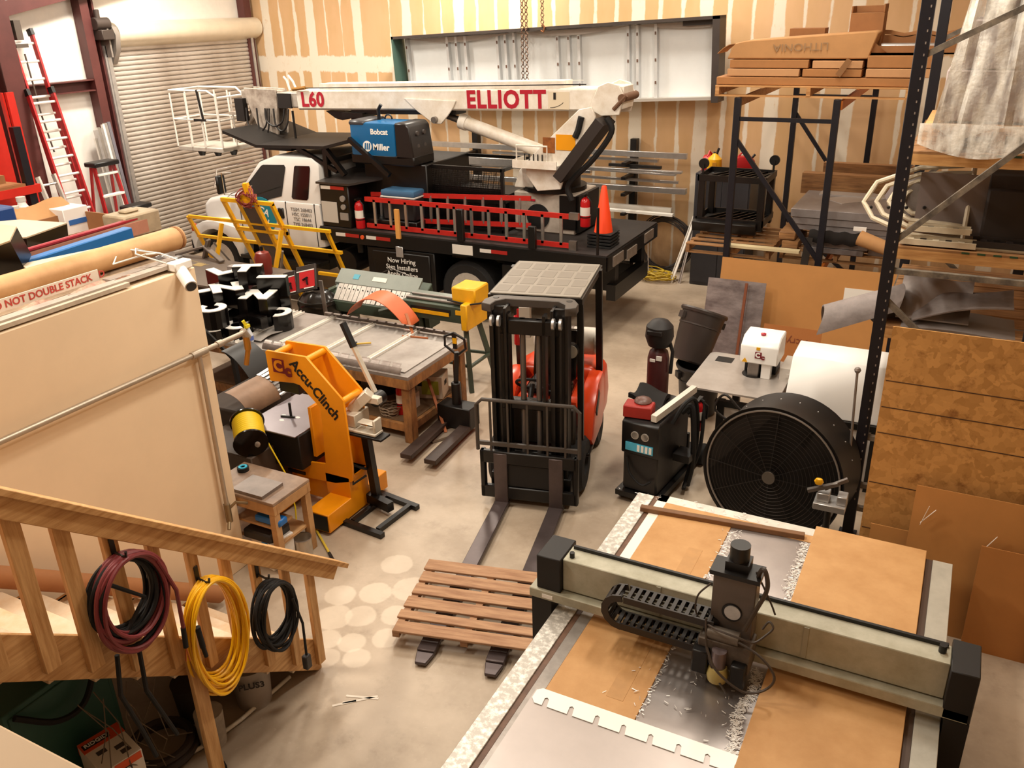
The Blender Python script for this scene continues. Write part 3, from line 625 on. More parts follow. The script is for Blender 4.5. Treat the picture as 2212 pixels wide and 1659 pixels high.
def stepladder(label, x, y, h, w, rail, loc_lbl, n):
    t = thing('stepladder', label, 'stepladder', (x, y, 0))
    for s in (-1, 1):
        MB().bar((.34, s*w/2*1.25, 0), (.02, s*w/2*.8, h-.06), .03, .08, (1, 0, 0)).build('front_rail', rail, t)
        MB().bar((-.40, s*w/2*1.25, 0), (-.06, s*w/2*.8, h-.08), .03, .05, (1, 0, 0)).build('back_rail', rail, t)
    for i in range(n):
        k = (i+.8)/(n+.4); z = k*h; hw = w/2*(1.25-.45*k)
        MB().box(.34-.32*k-.05, -hw, z-.015, .34-.32*k+.06, hw, z+.025).build('step', WHITE, t, bev=.006)
    MB().box(-.16, -w*.52, h-.08, .14, w*.52, h).build('top_cap', BLK, t, bev=.015)
    return t
stepladder('tall red stepladder with a black top beside the metal tubes', -13.75, 10.62, 2.38, .5, LRED, '', 6)
stepladder('low grey-blue stepladder standing in front of the red stepladder', -13.25, 10.75, 1.62, .46, M('ladder_slate', '#33505a', .5), '', 4)
for i, (y, h, r, ms) in enumerate([(11.02, 2.70, .022, ALU), (11.07, 2.84, .03, GALV), (11.13, 2.88, .028, ALU), (11.19, 2.86, .03, GALV), (11.25, 2.92, .026, M('pale_bar', '#ece7e0', .4)),
                                  (11.30, 2.94, .03, GALV), (11.37, 2.95, .032, M('slate_bar', '#8b8a96', .4, .5))]):
    pos = ['first', 'second', 'third', 'fourth', 'fifth', 'sixth', 'last'][i]
    tag(MB().box(-r, -r, 0, r, r, h).build('metal_bar', ms, None, (-14.12+.0*i, y+.03, 0), rot=(0, -.085, 0)), pos+' metal bar counted from the stepladder, in the bundle leaning by the roll-up door', 'bar', 'metal bars leaning by the door')
rk = thing('pallet_rack', 'red and dark blue rack upright with a red beam at the left edge', 'rack', (-12.9, 8.3, 0))
RR = M('rack_red', '#d3281b', .45, 0, .15, 4)
MB().box(-.05, .28, 0, .0, .40, 3.74).box(-.12, .24, 0, -.05, .27, 3.74).build('upright', RR, rk)
MB().box(.4, -.08, 0, .5, .04, 3.3).build('front_upright', NAVY, rk)
MB().box(-.05, -1.9, 0, .0, .1, 3.74).build('side_sheet', RR, rk)
MB().box(.42, -2.2, 2.34, .52, .12, 2.46).build('beam', RR, rk)
MB().box(-.3, -2.2, 2.46, .5, -.1, 2.5).build('shelf', CARDD, rk)
tag(MB().box(-.25, -1.0, 0, .2, -.2, .12).build('flattened_carton', CARDD, None, (-12.9, 8.3, 2.5)), 'brown flattened carton lying on the red rack shelf', 'carton')
# ------------------------------------------------------------------ storage deck on the enclosed room
struct(MB().box(-14.4, 4.82, 2.60, -6.9, 5.85, 2.70).build('floor_deck_extension', DECK))
tb = thing('cardboard_tube', 'long thick kraft paper tube lying along the front edge of the storage deck', 'tube', (-5.9, 3.6, 2.9))
MB().cyl((-.05, -2.2, .10), (0, 1.55, .10), .095, n=24).build('roll', M('kraft_tube', '#d2a573', .6, 0, .18, 3, '#b98a5a'), tb)
MB().lathe([(.10, 0), (.10, .02)], n=20).build('end_band', CARDD, tb, (0, 1.53, .1), rot=(PI/2, 0, 0))
tp_ = thing('warning_tape', 'white tape strip printed with red capitals in front of the kraft tube', 'tape', (-5.68, 3.6, 2.925))
MB().box(-.004, -1.2, 0, .004, .55, .085).build('strip', M('tape_white', '#e9dccb', .5), tp_)
txt('DO NOT DOUBLE STACK   D', .072, M('tape_red', '#c2463c', .5), tp_, (.006, .13, .042), (RX, 0, RX), bold=.001, sx=1.0)
INSU = M('pink_insulation', '#a9796a', .9, 0, .5, 12, '#cdb198', .6, 30)
tag(MB().sheet(lambda u, v: (-5.62+.10*v, .5+4.0*u, 2.915+.02*math.sin(23*u)*v+.03*math.sin(51*u+v*4)), 60, 4, .03).build('insulation_strip', INSU), 'ragged pink and tan insulation along the partition top', 'insulation')
for i, (x, y0, y1, z, w, c) in enumerate([(-5.50, 1.0, 4.72, 2.91, .085, '#b3a598'), (-5.44, 2.4, 4.2, 2.895, .05, '#c8b7a2'), (-5.60, 4.15, 4.78, 2.91, .09, '#9b8c80')]):
    tag(MB().box(x-w/2, y0, z, x+w/2, y1, z+.03).build('plank', M('grey_board_%d' % i, c, .8, 0, .3, 5)), ['widest grey plank along the top edge of the partition', 'thin pale plank on the outer edge of the partition top', 'short grey plank nearest the corner with the white camera'][i], 'plank')
FACE = M('letter_face_tan', '#cdbb9f', .5, 0, .1, 4)
def sign_letter(label, pts, loc, rz, h, face=FACE, side=BLKG, rot=None, flip=False):
    t = thing('channel_letter', label, 'sign letter', loc, rz, None, rot)
    MB().prism(pts, 'z', 0, h).build('return', side, t)
    MB().prism(pts, 'z', h, h+.012).build('face', face, t)
    return t
sign_letter('large tan-faced sign letter with black sides lying behind the kraft tube', [(-.9, -.5), (-.2, -.42), (.0, -.12), (.42, -.2), (.55, .0), (.38, .42), (.22, .1), (-.05, .12), (-.5, .35), (-.9, .25)], (-6.55, 3.62, 2.92), 1.25, .24, rot=(.12, -.25, 1.25))
sign_letter('curved tan-faced sign letter at the far left, under the blue crate', [(-.6, -.2), (.2, -.3), (.62, .05), (.3, .25), (-.6, .2)], (-7.25, 4.35, 2.92), 1.0, .2, rot=(.1, .1, 1.2))
sign_letter('narrow tan-faced sign letter end next to the kraft tube', [(-.3, -.1), (.35, -.05), (.38, .05), (-.25, .12)], (-6.15, 4.2, 2.92), 1.4, .1)
bx = thing('cardboard_box', 'open brown cardboard box with torn flaps on the storage deck', 'box', (-7.55, 5.3, 2.7))
MB().box(-.35, -.42, 0, .35, -.40, .26).box(-.35, .40, 0, .35, .42, .26).box(-.35, -.4, 0, -.33, .4, .26).box(.33, -.4, 0, .35, .4, .22).box(-.33, -.4, 0, .33, .4, .02).build('carton', CARDD, bx)
MB().sheet(lambda u, v: (-.35-.2*v, -.4+.8*u, .26+.12*v+.02*math.sin(9*u)), 8, 2, .008).build('flap', CARD, bx)
MB().sheet(lambda u, v: (.35+.02*v, -.42+.84*u, .22-.2*v), 4, 2, .008, (1, 0, 0)).build('flap', CARD, bx)
def plank(name, label, p0, p1, w, h, mat, cat): return tag(MB().bar(p0, p1, w, h).build(name, mat, bev=.008), label, cat)
plank('foam_bar', 'bright blue foam bar behind the kraft tube', (-6.42, 4.0, 2.965), (-6.44, 5.1, 3.0), .1, .11, M('foam_blue', '#1668ad', .5), 'foam bar')
plank('foam_bar', 'longer red and white bar lying behind the blue foam bar', (-6.62, 4.05, 2.97), (-6.66, 5.45, 2.98), .12, .13, M('bar_pink', '#c0846c', .6, 0, .2, 6), 'bar')
plank('red_strip', 'thin red strip on top of the bar behind the blue foam bar', (-6.57, 4.1, 3.05), (-6.62, 5.35, 3.06), .04, .03, M('strip_red', '#a3202c', .5), 'strip')
def jug(label, x, y, s=1):
    t = thing('plastic_jug', label, 'jug', (x, y, 2.7))
    MB().lathe([(.10*s, 0), (.11*s, .02), (.11*s, .2*s), (.05*s, .3*s), (.035*s, .33*s), (.035*s, .36*s), (0, .36*s)], n=16).build('body', M('jug_white', '#f1ede6', .35), t)
    MB().cyl((0, 0, .35*s), (0, 0, .39*s), .04*s, n=12).build('cap', M('jug_cap', '#cdc6bd'), t)
    MB().tube([(.07*s, 0, .3*s), (.13*s, 0, .26*s), (.12*s, 0, .12*s)], .018*s, 6).build('handle', M('jug_white', ''), t)
jug('white plastic jug nearest the dark rack upright on the storage deck', -8.3, 5.4, 1.1); jug('white plastic jug in front of the white carton on the storage deck', -8.12, 5.2)
wc = tag(MB().box(-.16, -.14, 0, .16, .14, .32).build('white_carton', M('carton_white', '#ece8e2', .5), None, (-7.95, 5.6, 2.7), bev=.006), 'white carton with a blue stripe on the storage deck', 'carton')
MB().box(.155, -.1, .16, .165, .1, .21).build('stripe', M('stripe_blue', '#2f63a8'), wc)
tag(MB().box(-.3, -.25, 0, .3, .25, .26).build('plastic_crate', M('crate_blue', '#16407f', .5), None, (-8.1, 4.75, 2.9), bev=.02), 'dark blue crate at the far left of the storage deck', 'crate')
tag(MB().box(-.15, -.2, 0, .15, .2, .20).box(-.06, -.1, .20, .06, .06, .23).build('plastic_bin', M('bin_beige', '#b5a184', .7, 0, .3, 8), None, (-6.75, 5.4, 2.9), bev=.02), 'beige plastic bin behind the end of the kraft tube', 'bin')
# camera and pipe on the partition
sc_ = thing('security_camera', 'white bullet security camera on the top corner of the partition', 'camera', (-5.40, 4.70, 2.86))
MB().box(-.08, -.09, .03, .02, .09, .10).build('bracket', WHITE, sc_, bev=.01)
MB().cyl((-.05, .0, .05), (.17, -.1, -.06), .05, n=18).build('housing', WHITE, sc_)
MB().cyl((.168, -.099, -.059), (.178, -.103, -.064), .04, n=18).build('lens', BLKG, sc_)
tag(MB().tube([(-5.46, 4.6, 2.96), (-5.6, 4.45, 3.06), (-5.8, 4.62, 3.04), (-5.7, 4.75, 2.98), (-5.55, 4.5, 3.05), (-5.75, 4.35, 2.99), (-5.9, 4.55, 3.05), (-5.62, 4.7, 3.0), (-5.46, 4.72, 2.96)], .007, 6).build('camera_cable', WHITE), 'loose loops of white cable behind the security camera', 'cable')
pp = thing('air_pipe', 'galvanised air pipe along the partition with a dropped leg and tap', 'pipe', (-5.35, 4.0, 2.2))
PIPE = M('pipe_galvanised', '#b9aa97', .4, .5, .2, 8)
MB().cyl((0, -4, 0.02), (0, 1.2, .0), .022, n=12).build('main_pipe', PIPE, pp)
MB().cyl((0, .66, 0), (0, .66, -1.48), .02, n=12).build('drop_pipe', PIPE, pp)
MB().cyl((0, .58, 0), (0, .74, 0), .032, n=12).build('tee', PIPE, pp); MB().cyl((0, .86, .0), (0, .92, .0), .03, n=12).build('union', PIPE, pp); MB().cyl((0, 1.17, .02), (0, 1.22, -.06), .032, n=12).build('elbow', PIPE, pp)
BRASS = M('brass_fitting', '#c08a3e', .35, .8)
MB().cyl((0, 1.2, -.04), (0, 1.2, -.16), .03, n=10).cyl((0, 1.2, -.16), (-.02, 1.17, -.3), .022, n=10).build('brass_valve', BRASS, pp)
MB().cyl((0, .66, -1.44), (0, .66, -1.62), .03, n=10).tube([(0, .66, -1.5), (.05, .72, -1.44), (.08, .82, -1.5)], .014).tube([(0, .66, -1.6), (.04, .6, -1.66)], .016).build('tap', M('tap_bronze', '#8a7658', .4, .6), pp)
# ------------------------------------------------------------------ yellow A-frame stand in front of the cab
yl = thing('lifting_stand', 'yellow A-frame lifting stand with rails and a grey mast in front of the truck cab', 'stand', (-10.2, 10.9, 0))
def P_(x, z, o=0): return (x+10.2, 11.3-.45*z-10.9+o, z)
def bars(name, L, w=.05, mat=YEL):
    for a, b in L: MB().bar(a, b, w, w).build(name, mat, yl)
bars('rail', [(P_(-11.8, 1.55), P_(-8.75, 1.55)), (P_(-11.85, 1.17), P_(-8.7, 1.17)), (P_(-9.4, .7), P_(-8.72, .7))])
bars('post', [(P_(-11.82, .05), P_(-11.82, 1.55)), (P_(-8.82, .05), P_(-8.82, 1.55))])
bars('mast_rail', [(P_(-10.75, .05), P_(-10.75, 1.95)), (P_(-10.42, .05), P_(-10.42, 1.95)), (P_(-10.06, .05), P_(-10.06, 1.95)), (P_(-9.72, .05), P_(-9.72, 1.95))], .06)
bars('cross_bar', [(P_(-10.78, 1.95), P_(-9.69, 1.95)), (P_(-10.78, 1.42), P_(-9.69, 1.42))], .06)
bars('rear_leg', [((-11.0+10.2, -.35, 1.5), (-11.2+10.2, -.75, .05)), ((-9.7+10.2, -.35, 1.5), (-9.9+10.2, -.75, .05))], .06)
bars('brace', [((-.9, -.5, 1.2), (-.5, -.1, .3)), ((.6, -.5, 1.2), (.1, -.2, .3))], .03, STEEL)
MB().bar(P_(-10.24, .05), P_(-10.24, 1.85), .26, .04).build('mast', M('mast_grey', '#5e4f45', .5, .1, .2, 3), yl)
MB().box(-.15, -.5, 1.95, .1, -.38, 2.05).bar((.04, -.45, 1.95), (-.02, -.47, 2.24), .09, .08).bar((-.1, -.45, 1.95), (-.02, -.47, 2.24), .06, .06).build('mast_head', YEL, yl)
wr = MB()
for i in range(10):
    a = random.uniform(0, 6); r = random.uniform(.12, .2)
    wr.tube([(.0+r*math.cos(t)*1.1, -.5+.06*math.sin(3*t+a), 2.0+r*.8*math.sin(t)+.04*math.cos(2*t+a)) for t in [2*PI*k/14 for k in range(14)]], .009, 5, True)
wr.build('coiled_cord', M('cord_maroon', '#8d3328', .5), yl)
# ------------------------------------------------------------------ shear with grey table
sh = thing('sheet_metal_shear', 'long dark grey shear table with bright clamps behind the partition corner', 'shear', (-10.6, 9.7, 0))
GRD = M('shear_grey', '#6b5f56', .45, .2, .2, 3)
MB().prism([(-1.9, -.75), (1.15, -.75), (1.4, -.35), (1.45, .42), (-1.9, .56)], 'z', .97, 1.0).build('table', GRD, sh)
MB().box(-1.7, -.4, .0, -1.5, .4, .97).box(1.1, -.4, 0, 1.3, .2, .97).box(-1.6, -.6, .6, 1.2, -.5, .95).build('frame', M('shear_green_dark', '#2b2b22', .5, 0, .4, 5), sh)
for x in (-1.28, -.98, .45): MB().box(x, .12, 1.0, x+.10, .34, 1.03).box(x-.03, .02, 1.0, x+.13, .14, 1.07).build('clamp', GALV, sh, bev=.006)
MB().bar((-1.05, .36, 1.02), (-.45, .45, 1.2), .09, .04).bar((-.45, .45, 1.2), (.05, .30, 1.03), .1, .04).bar((-.5, .45, 1.0), (-.36, .47, 1.32), .1, .05).build('handle_casting', GRD, sh, bev=.01)
MB().box(-.35, .02, 1.0, -.15, .16, 1.004).build('plate', M('plate_brass', '#9b8455', .4), sh)
for i in range(12): MB().bar((-.62+.045*i, .22-.01*i, 1.002), (-.6+.045*i, .27-.01*i, 1.002), .012, .003).build('raised_lettering', M('badge_gold', '#a38f6a', .4), sh) if i % 1 == 0 else None
# ------------------------------------------------------------------ barrel, posts, packs between shear and brake
tag(MB().lathe([(.30, 0), (.31, .02), (.29, .3), (.31, .34), (.29, .6), (.31, .64), (.30, .88), (.0, .88)], n=24).build('steel_drum', M('drum_black', '#211d16', .4, 0, .3, 4), None, (-8.15, 9.45, 0)), 'black steel drum between the shear and the green finger brake', 'drum')
tag(MB().sheet(lambda u, v: (.30*(.3+.75*v)*math.cos(2*PI*u), .30*(.3+.75*v)*math.sin(2*PI*u), 1.02-.2*v*v+.02*math.sin(11*u*PI)*v), 24, 5, .01).build('rubbish_bag', M('bag_black', '#16120f', .2), None, (-8.15, 9.45, 0)), 'shiny black bag over the top of the steel drum', 'bag')
tag(MB().box(-.035, -.01, 0, .035, .01, 1.18).build('flat_bar', GALV, None, (-8.42, 9.12, 0), rot=(0, -.05, 0)), 'broad bright flat bar standing left of the steel drum', 'bar')
tag(MB().box(-.03, -.01, 0, .03, .01, 1.28).build('flat_bar', STEEL, None, (-7.72, 9.12, 0), rot=(0, -.06, 0)), 'narrower flat bar standing right of the steel drum', 'bar')
gb = thing('gas_bottle', 'dull red gas bottle on the right end of the shear table', 'bottle', (-9.42, 9.75, 1.0))
MB().lathe([(.10, 0), (.12, .03), (.13, .28), (.10, .36), (.03, .39), (.0, .39)], n=18).build('tank', M('bottle_red', '#7c2a20', .4, 0, .2, 4), gb)
MB().cyl((0, 0, .38), (0, 0, .46), .025, n=10).cyl((-.03, 0, .43), (.03, 0, .43), .012, n=8).build('valve', BLK, gb)
PK = M('pack_dark', '#3a3431', .3); PKR = M('pack_red', '#c1282c', .3)
def pack(label, loc, rot, w, h):
    t = thing('blister_pack', label, 'tool pack', loc, 0, None, rot)
    MB().box(-w/2, -.02, 0, w/2, .02, h).build('card', PK, t, bev=.004)
    MB().box(-w*.32, -.028, h*.12, w*.45, -.02, h*.75).build('print_panel', PKR, t)
    MB().box(-w*.45, -.03, h*.76, w*.45, -.021, h*.80).build('title_strip', PRINTW, t)
    MB().bar((-w*.12, -.034, h*.42), (w*.14, -.034, h*.5), .05, .014).bar((w*.08, -.034, h*.48), (w*.12, -.034, h*.22), .05, .014).build('tool_picture', BLK, t)
    MB().box(-w*.1, -.03, h*.08, w*.4, -.021, h*.12).build('title_strip', PRINTW, t)
pack('larger red and black tool pack propped above the steel drum', (-8.22, 9.3, 1.02), (-.5, -.25, .15), .34, .38)
pack('smaller red and black tool pack behind the larger one', (-8.52, 9.32, .92), (-.35, -.3, .1), .22, .34)
# ------------------------------------------------------------------ finger brake
GRN = M('machine_green', '#3f4a3c', .45, .1, .2, 4); GRNL = M('machine_grey_green', '#7e837a', .45, .1, .15, 4)
fb = thing('finger_brake', 'green box and pan brake with a row of steel fingers behind the work table', 'brake', (-7.22, 9.75, 0))
pr = MB(); pr.add([(-.74, -.12, 1.10), (.68, -.12, 1.10), (.68, .06, 1.26), (-.74, .06, 1.26), (-.74, -.12, 1.06), (.68, -.12, 1.06), (.68, .06, 1.22), (-.74, .06, 1.22)], [(0, 1, 2, 3), (7, 6, 5, 4), (0, 4, 5, 1), (2, 6, 7, 3), (0, 3, 7, 4), (1, 5, 6, 2)])
pr.build('top_plate', GRNL, fb)
MB().prism([(-.3, .72), (-.32, .88), (-.1, .98), (.2, 1.16), (.25, .72)], 'x', -.80, .74).build('beam', GRN, fb, bev=.01)
x = -.66
for i in range(15):
    w = .07 if i % 5 else .085
    if i in (9, 11): x += .015
    f = MB(); f.add([(x, -.30, .90), (x+w, -.30, .90), (x+w, -.12, 1.09), (x, -.12, 1.09), (x, -.27, .86), (x+w, -.27, .86), (x+w, -.09, 1.05), (x, -.09, 1.05)], [(0, 1, 2, 3), (7, 6, 5, 4), (0, 4, 5, 1), (2, 6, 7, 3), (0, 3, 7, 4), (1, 5, 6, 2)])
    fo = f.build('finger', M('finger_steel', '#b7afa6', .4, .6, .3, 9), fb)
    MB().ball((x+w/2, -.17, 1.04), .012, 6).build('finger_bolt', BLK, fo)
    x += w+.008
MB().box(-.84, -.3, .55, -.76, .25, 1.0).box(.70, -.3, .55, .80, .25, 1.0).box(-.8, -.05, 0, -.6, .2, .7).box(.5, -.05, 0, .7, .2, .7).build('side_frame', GRN, fb)
MB().tube([(.78, -.3, .9), (.9, -.35, .85), (.86, -.1, 1.1)], .02).tube([(-.8, -.3, .9), (-.92, -.2, 1.0)], .02).build('crank', BLK, fb)
MB().bar((-.12, -.03, 1.184), (.12, -.03, 1.184), .07, .004, (0, -.66, .75)).build('name_plate', M('plate_cream', '#d9d0bf', .4), fb, rot=None)
MB().bar((-.46, -.03, 1.184), (-.36, -.03, 1.184), .08, .004, (0, -.66, .75)).build('sticker', M('sticker_teal', '#4f9cb0'), fb)
MB().bar((-.15, .2, 1.2), (.05, .2, 1.3), .012, .012).bar((.05, .2, 1.3), (.35, .2, 1.22), .012, .012).build('wire_stay', STEEL, fb)
# ------------------------------------------------------------------ slip roll machine
sr = thing('forming_machine', 'green sheet forming machine with a yellow gear box on splayed legs', 'machine', (-5.75, 9.35, 0))
MB().box(-.75, -.16, .92, .28, .02, 1.14).build('front_beam', GRN, sr, bev=.008)
MB().box(-.75, .02, 1.06, .25, .22, 1.16).prism([(-.02, 1.14), (.16, 1.2), (.24, 1.16), (.24, 1.0), (-.02, 1.0)], 'x', -.7, .22).build('roll_bed', GRNL, sr, bev=.008)
MB().cyl((-.72, -.06, 1.16), (.25, -.06, 1.16), .025, n=12).cyl((-.7, .05, 1.18), (.25, .05, 1.18), .02, n=12).build('roller', STEEL, sr)
MB().box(-.6, -.172, 1.02, .02, -.158, 1.09).build('slot', BLK, sr); MB().box(-.58, -.178, 1.0, .0, -.168, 1.05).build('yellow_bar', YEL, sr)
MB().box(.1, -.172, 1.04, .18, -.16, 1.10).build('yellow_label', YEL, sr)
MB().box(.22, -.25, .86, .32, .3, 1.22).build('end_plate', YEL, sr, bev=.015)
gbx = MB().box(.02, -.12, 1.18, .38, .26, 1.40).build('gear_box', YEL, sr, bev=.02)
MB().tube([(-.03, -.14, 1.22), (.3, -.15, 1.2), (.52, -.1, 1.24)], .012).build('cord', BLKR, sr)
MB().bar((-.7, -.05, 1.05), (-1.05, -.28, .96), .10, .05).build('side_arm', GRN, sr)
for (a, b) in (((.2, -.1, .95), (.34, -.25, 0)), ((.2, .2, .95), (.34, .42, 0)), ((-.6, -.0, .95), (-.72, -.05, 0)), ((-.6, .2, .95), (-.72, .42, 0))): MB().bar(a, b, .06, .06).build('leg', GRN, sr)
for (a, b) in (((.31, -.2, .35), (.31, .34, .35)), ((-.68, .0, .3), (.31, -.2, .35)), ((-.68, .34, .3), (.31, .34, .35))): MB().bar(a, b, .035, .035).build('stretcher', GRN, sr)
# orange curved guard
hp_ = [(-.5+1.0*i/20, .33*math.sin(PI*i/20)**.8) for i in range(21)]
tag(MB().sheet(lambda u, v: (-.5+1.0*u, -.14+.3*v, .33*math.sin(PI*u)**.8), 22, 2, .012).build('curved_guard', M('guard_orange', '#d5673a', .5, 0, .12, 5), None, (-6.70, 9.0, .92), rot=(.12, .05, -.06)), 'orange arched sheet metal guard standing behind the work table', 'guard')
# ------------------------------------------------------------------ steel-topped work table
def fb_box(name, x0, y0, z0, x1, y1, z1, mat, par, bev=.004): return MB().box(x0, y0, z0, x1, y1, z1).build(name, mat, par, bev=bev)
WORN = M('worn_timber', '#a8743f', .7, 0, .5, 3, '#5e3f25', .15, 25, (3, 3, 1))
TOPM = M('table_steel', '#a39a93', .42, .4, .35, 2.2, '#857c75', .05)
wt_ = thing('work_table', 'long steel-topped work table on heavy timber legs with a lower shelf', 'table', (-6.9, 8.15, 0))
def W_(x, y, z): return (x+6.9, y-8.15, z)
fb_box('table_top', -2.1, -.68, .84, 1.62, .68, .885, TOPM, wt_)
for (x0, y0, x1, y1) in ((-2.1, -.68, 1.62, -.64), (-2.1, .64, 1.62, .68), (-2.1, -.64, -2.06, .64), (1.58, -.64, 1.62, .64)): fb_box('apron', x0, y0, .72, x1, y1, .84, WORN, wt_)
for x in (-1.95, -.62, 1.54):
    for y in (-.58, .58): fb_box('leg', x-.06, y-.06, 0, x+.06, y+.06, .84, WORN, wt_, .006)
for (x0, y0, x1, y1) in ((-1.95, -.60, 1.54, -.55), (-1.95, .55, 1.54, .60), (1.50, -.55, 1.55, .55)): fb_box('stretcher', x0, y0, .12, x1, y1, .22, WORN, wt_)
fb_box('shelf', -1.95, -.55, .20, 1.5, .55, .23, M('shelf_ply', '#6e5236', .8, 0, .4, 4), wt_)
def loose(mb, name, label, cat, mat, loc=None, bev=0, rot=None, group=None, smooth=True):
    return tag(mb.build(name, mat, None, loc, bev, smooth=smooth, rot=rot), label, cat, group)
loose(MB().box(-1.0, -.58, 0, 1.0, .58, .012), 'steel_sheet', 'grey steel sheet lying on the right half of the work table', 'sheet', M('sheet_grey', '#aea69f', .45, .35, .3, 2, '#8d847c'), (-6.38, 8.14, .886))
STRIP = M('strip_white', '#ece6dc', .4, 0, .06, 8)
for x, y0, y1, w, l in ((-8.02, 7.5, 8.8, .07, 'outermost of the two white strips beside the black letters'), (-7.90, 7.5, 8.8, .06, 'inner of the two white strips beside the black letters'),
                     (-7.34, 7.62, 8.80, .055, 'white strip across the table at the left edge of the steel sheet'), (-6.66, 7.62, 8.76, .055, 'white strip across the middle of the steel sheet'), (-5.98, 7.62, 8.78, .055, 'white strip across the sheet nearest the orange rod')):
    loose(MB().box(-w/2, y0, 0, w/2, y1, .012).box(-w/2, y0, .012, -w/2+.006, y1, .035).box(w/2-.006, y0, .012, w/2, y1, .03), 'metal_strip', l, 'strip', STRIP, (x, 0, .887 if x < -7.4 else .899), rot=None)
CURL = M('curl_steel', '#9c918a', .4, .5, .3, 4, '#6e625b')
def curl(name, label, x0, x1, y, sgn, r, loc_z, n):
    m = MB(); L = x1-x0; per = L/n
    def pt(u, a): return (x0+u, y+sgn*(-r+r*math.cos(a)), loc_z+r*math.sin(a))
    m.sheet(lambda u, v: pt(L*u, .15+.75*v), 24, 4, .004)
    for i in range(n):
        a0, a1 = i*per+.012, (i+1)*per-.024
        m.sheet(lambda u, v: pt(a0+(a1-a0)*u+.03*v*(1 if sgn > 0 else -1), .9+.85*v), 2, 5, .004)
    return loose(m, name, label, 'curled sheet', CURL)
curl('curled_sheet', 'notched curled steel strip along the front edge of the work table', -7.45, -5.38, 7.47, -1, .10, .888, 14)
curl('curled_sheet', 'notched curled steel strip along the back edge of the work table', -7.45, -5.40, 8.80, 1, .11, .890, 14)
hm = thing('hammer', 'small yellow-handled hammer lying on the steel sheet', 'hammer', (-6.4, 8.05, .9), .5)
MB().cyl((-.02, 0, .02), (.16, .02, .02), .012, n=8).build('handle', M('tool_yellow', '#c9a13a', .4), hm); MB().bar((-.03, -.08, .02), (-.03, .05, .02), .025, .025).build('head', BLK, hm)
sb = thing('spray_bottle', 'clear spray bottle with a yellow trigger on the left of the work table', 'bottle', (-7.78, 7.62, .887))
MB().lathe([(.045, 0), (.05, .02), (.05, .10), (.022, .17), (.018, .2), (0, .2)], n=16).build('body', M('bottle_clear', '#d9dde4', .15), sb)
MB().lathe([(.051, .03), (.051, .09)], n=16).build('label', M('bottle_blue', '#5a6fb5'), sb)
MB().box(-.02, -.05, .2, .02, .02, .24).bar((0, -.02, .22), (-.02, -.05, .3), .03, .04).build('trigger', M('trigger_yellow', '#e8d022', .4), sb)
# pile of black channel letters with white faces
LW = M('letter_white', '#f4efe7', .3)
def arc(r0, r1, a0, a1, n=14): return [(r1*math.cos(a0+(a1-a0)*i/n), r1*math.sin(a0+(a1-a0)*i/n)) for i in range(n+1)] + [(r0*math.cos(a1-(a1-a0)*i/n), r0*math.sin(a1-(a1-a0)*i/n)) for i in range(n+1)]
Tt = [(-.2, .05), (-.2, .16), (.2, .16), (.2, .05), (.06, .05), (.06, -.2), (-.06, -.2), (-.06, .05)]
Ll = [(-.14, -.2), (-.14, .2), (-.02, .2), (-.02, -.09), (.16, -.09), (.16, -.2)]
Ii = [(-.06, -.2), (-.06, .2), (.06, .2), (.06, -.2)]
Nn = [(-.2, -.2), (-.2, .2), (-.08, .2), (.08, -.02), (.08, .2), (.2, .2), (.2, -.2), (.08, -.2), (-.08, .02), (-.08, -.2)]
Ee = arc(.09, .19, .35, 5.6)
Cc = arc(.10, .19, .8, 5.5)
for (pts, x, y, z, h, rz, lb, fc) in [
    (Tt, -8.35, 8.30, 1.36, .26, .5, 'white-faced T-shaped letter on top of the pile', LW),
    (Ll, -8.75, 8.25, 1.30, .25, 1.2, 'white-faced L-shaped letter behind the partition corner, high on the pile', LW),
    (Ii, -8.02, 8.42, 1.24, .26, 2.0, 'narrow white-faced bar letter right of the topmost letter', LW),
    (Nn, -8.42, 7.98, 1.18, .25, .9, 'white-faced N-shaped letter in the middle of the pile', LW),
    (Ll, -8.72, 7.88, 1.16, .24, 2.6, 'white-faced letter corner against the partition edge', LW),
    (Nn, -8.02, 8.12, 1.10, .24, .35, 'white-faced zigzag letter at the right of the pile', LW),
    (Ee, -8.28, 7.55, 1.06, .24, 2.7, 'large white-faced letter e at the front of the pile', LW),
    (Tt, -7.95, 7.90, .99, .14, 1.5, 'letter lying face down with a glossy black back', BLKG),
    (Cc, -7.78, 8.18, .89, .22, 4.3, 'white-faced letter C at the right foot of the pile', LW),
    (Cc, -8.05, 7.72, .89, .16, .3, 'black letter tipped with a sliver of white face at the pile foot', LW),
    (Ee, -8.28, 7.52, .887, .16, .4, 'black letter under the large e, its white rim just showing', LW),
    (Ii, -8.45, 8.05, .887, .26, .2, 'black bar letter buried low in the middle of the pile', LW),
    (Nn, -8.68, 8.3, .887, .38, .2, 'tall black letter at the back of the pile', BLKG),
    (Nn, -8.05, 8.45, .887, .33, .7, 'black letter under the narrow bar letter', BLKG)]:
    t = thing('channel_letter', lb, 'sign letter', (x, y, z), rz, 'black channel letters piled on the work table')
    MB().prism(pts, 'z', 0, h).build('return', BLKG, t, smooth=False); MB().prism([(a*.97, b*.97) for a, b in pts], 'z', h, h+.01).build('face', fc, t, smooth=False)
loose(MB().sheet(lambda u, v: (-.35+.7*u, -.3+.6*v, .02+.025*math.sin(7*u+3*v)*math.sin(5*v)), 12, 10, .004), 'plastic_wrap', 'crumpled clear plastic under the black letters', 'wrap', M('wrap_grey', '#a79f98', .3, 0, .4, 12), (-7.98, 7.95, .89))
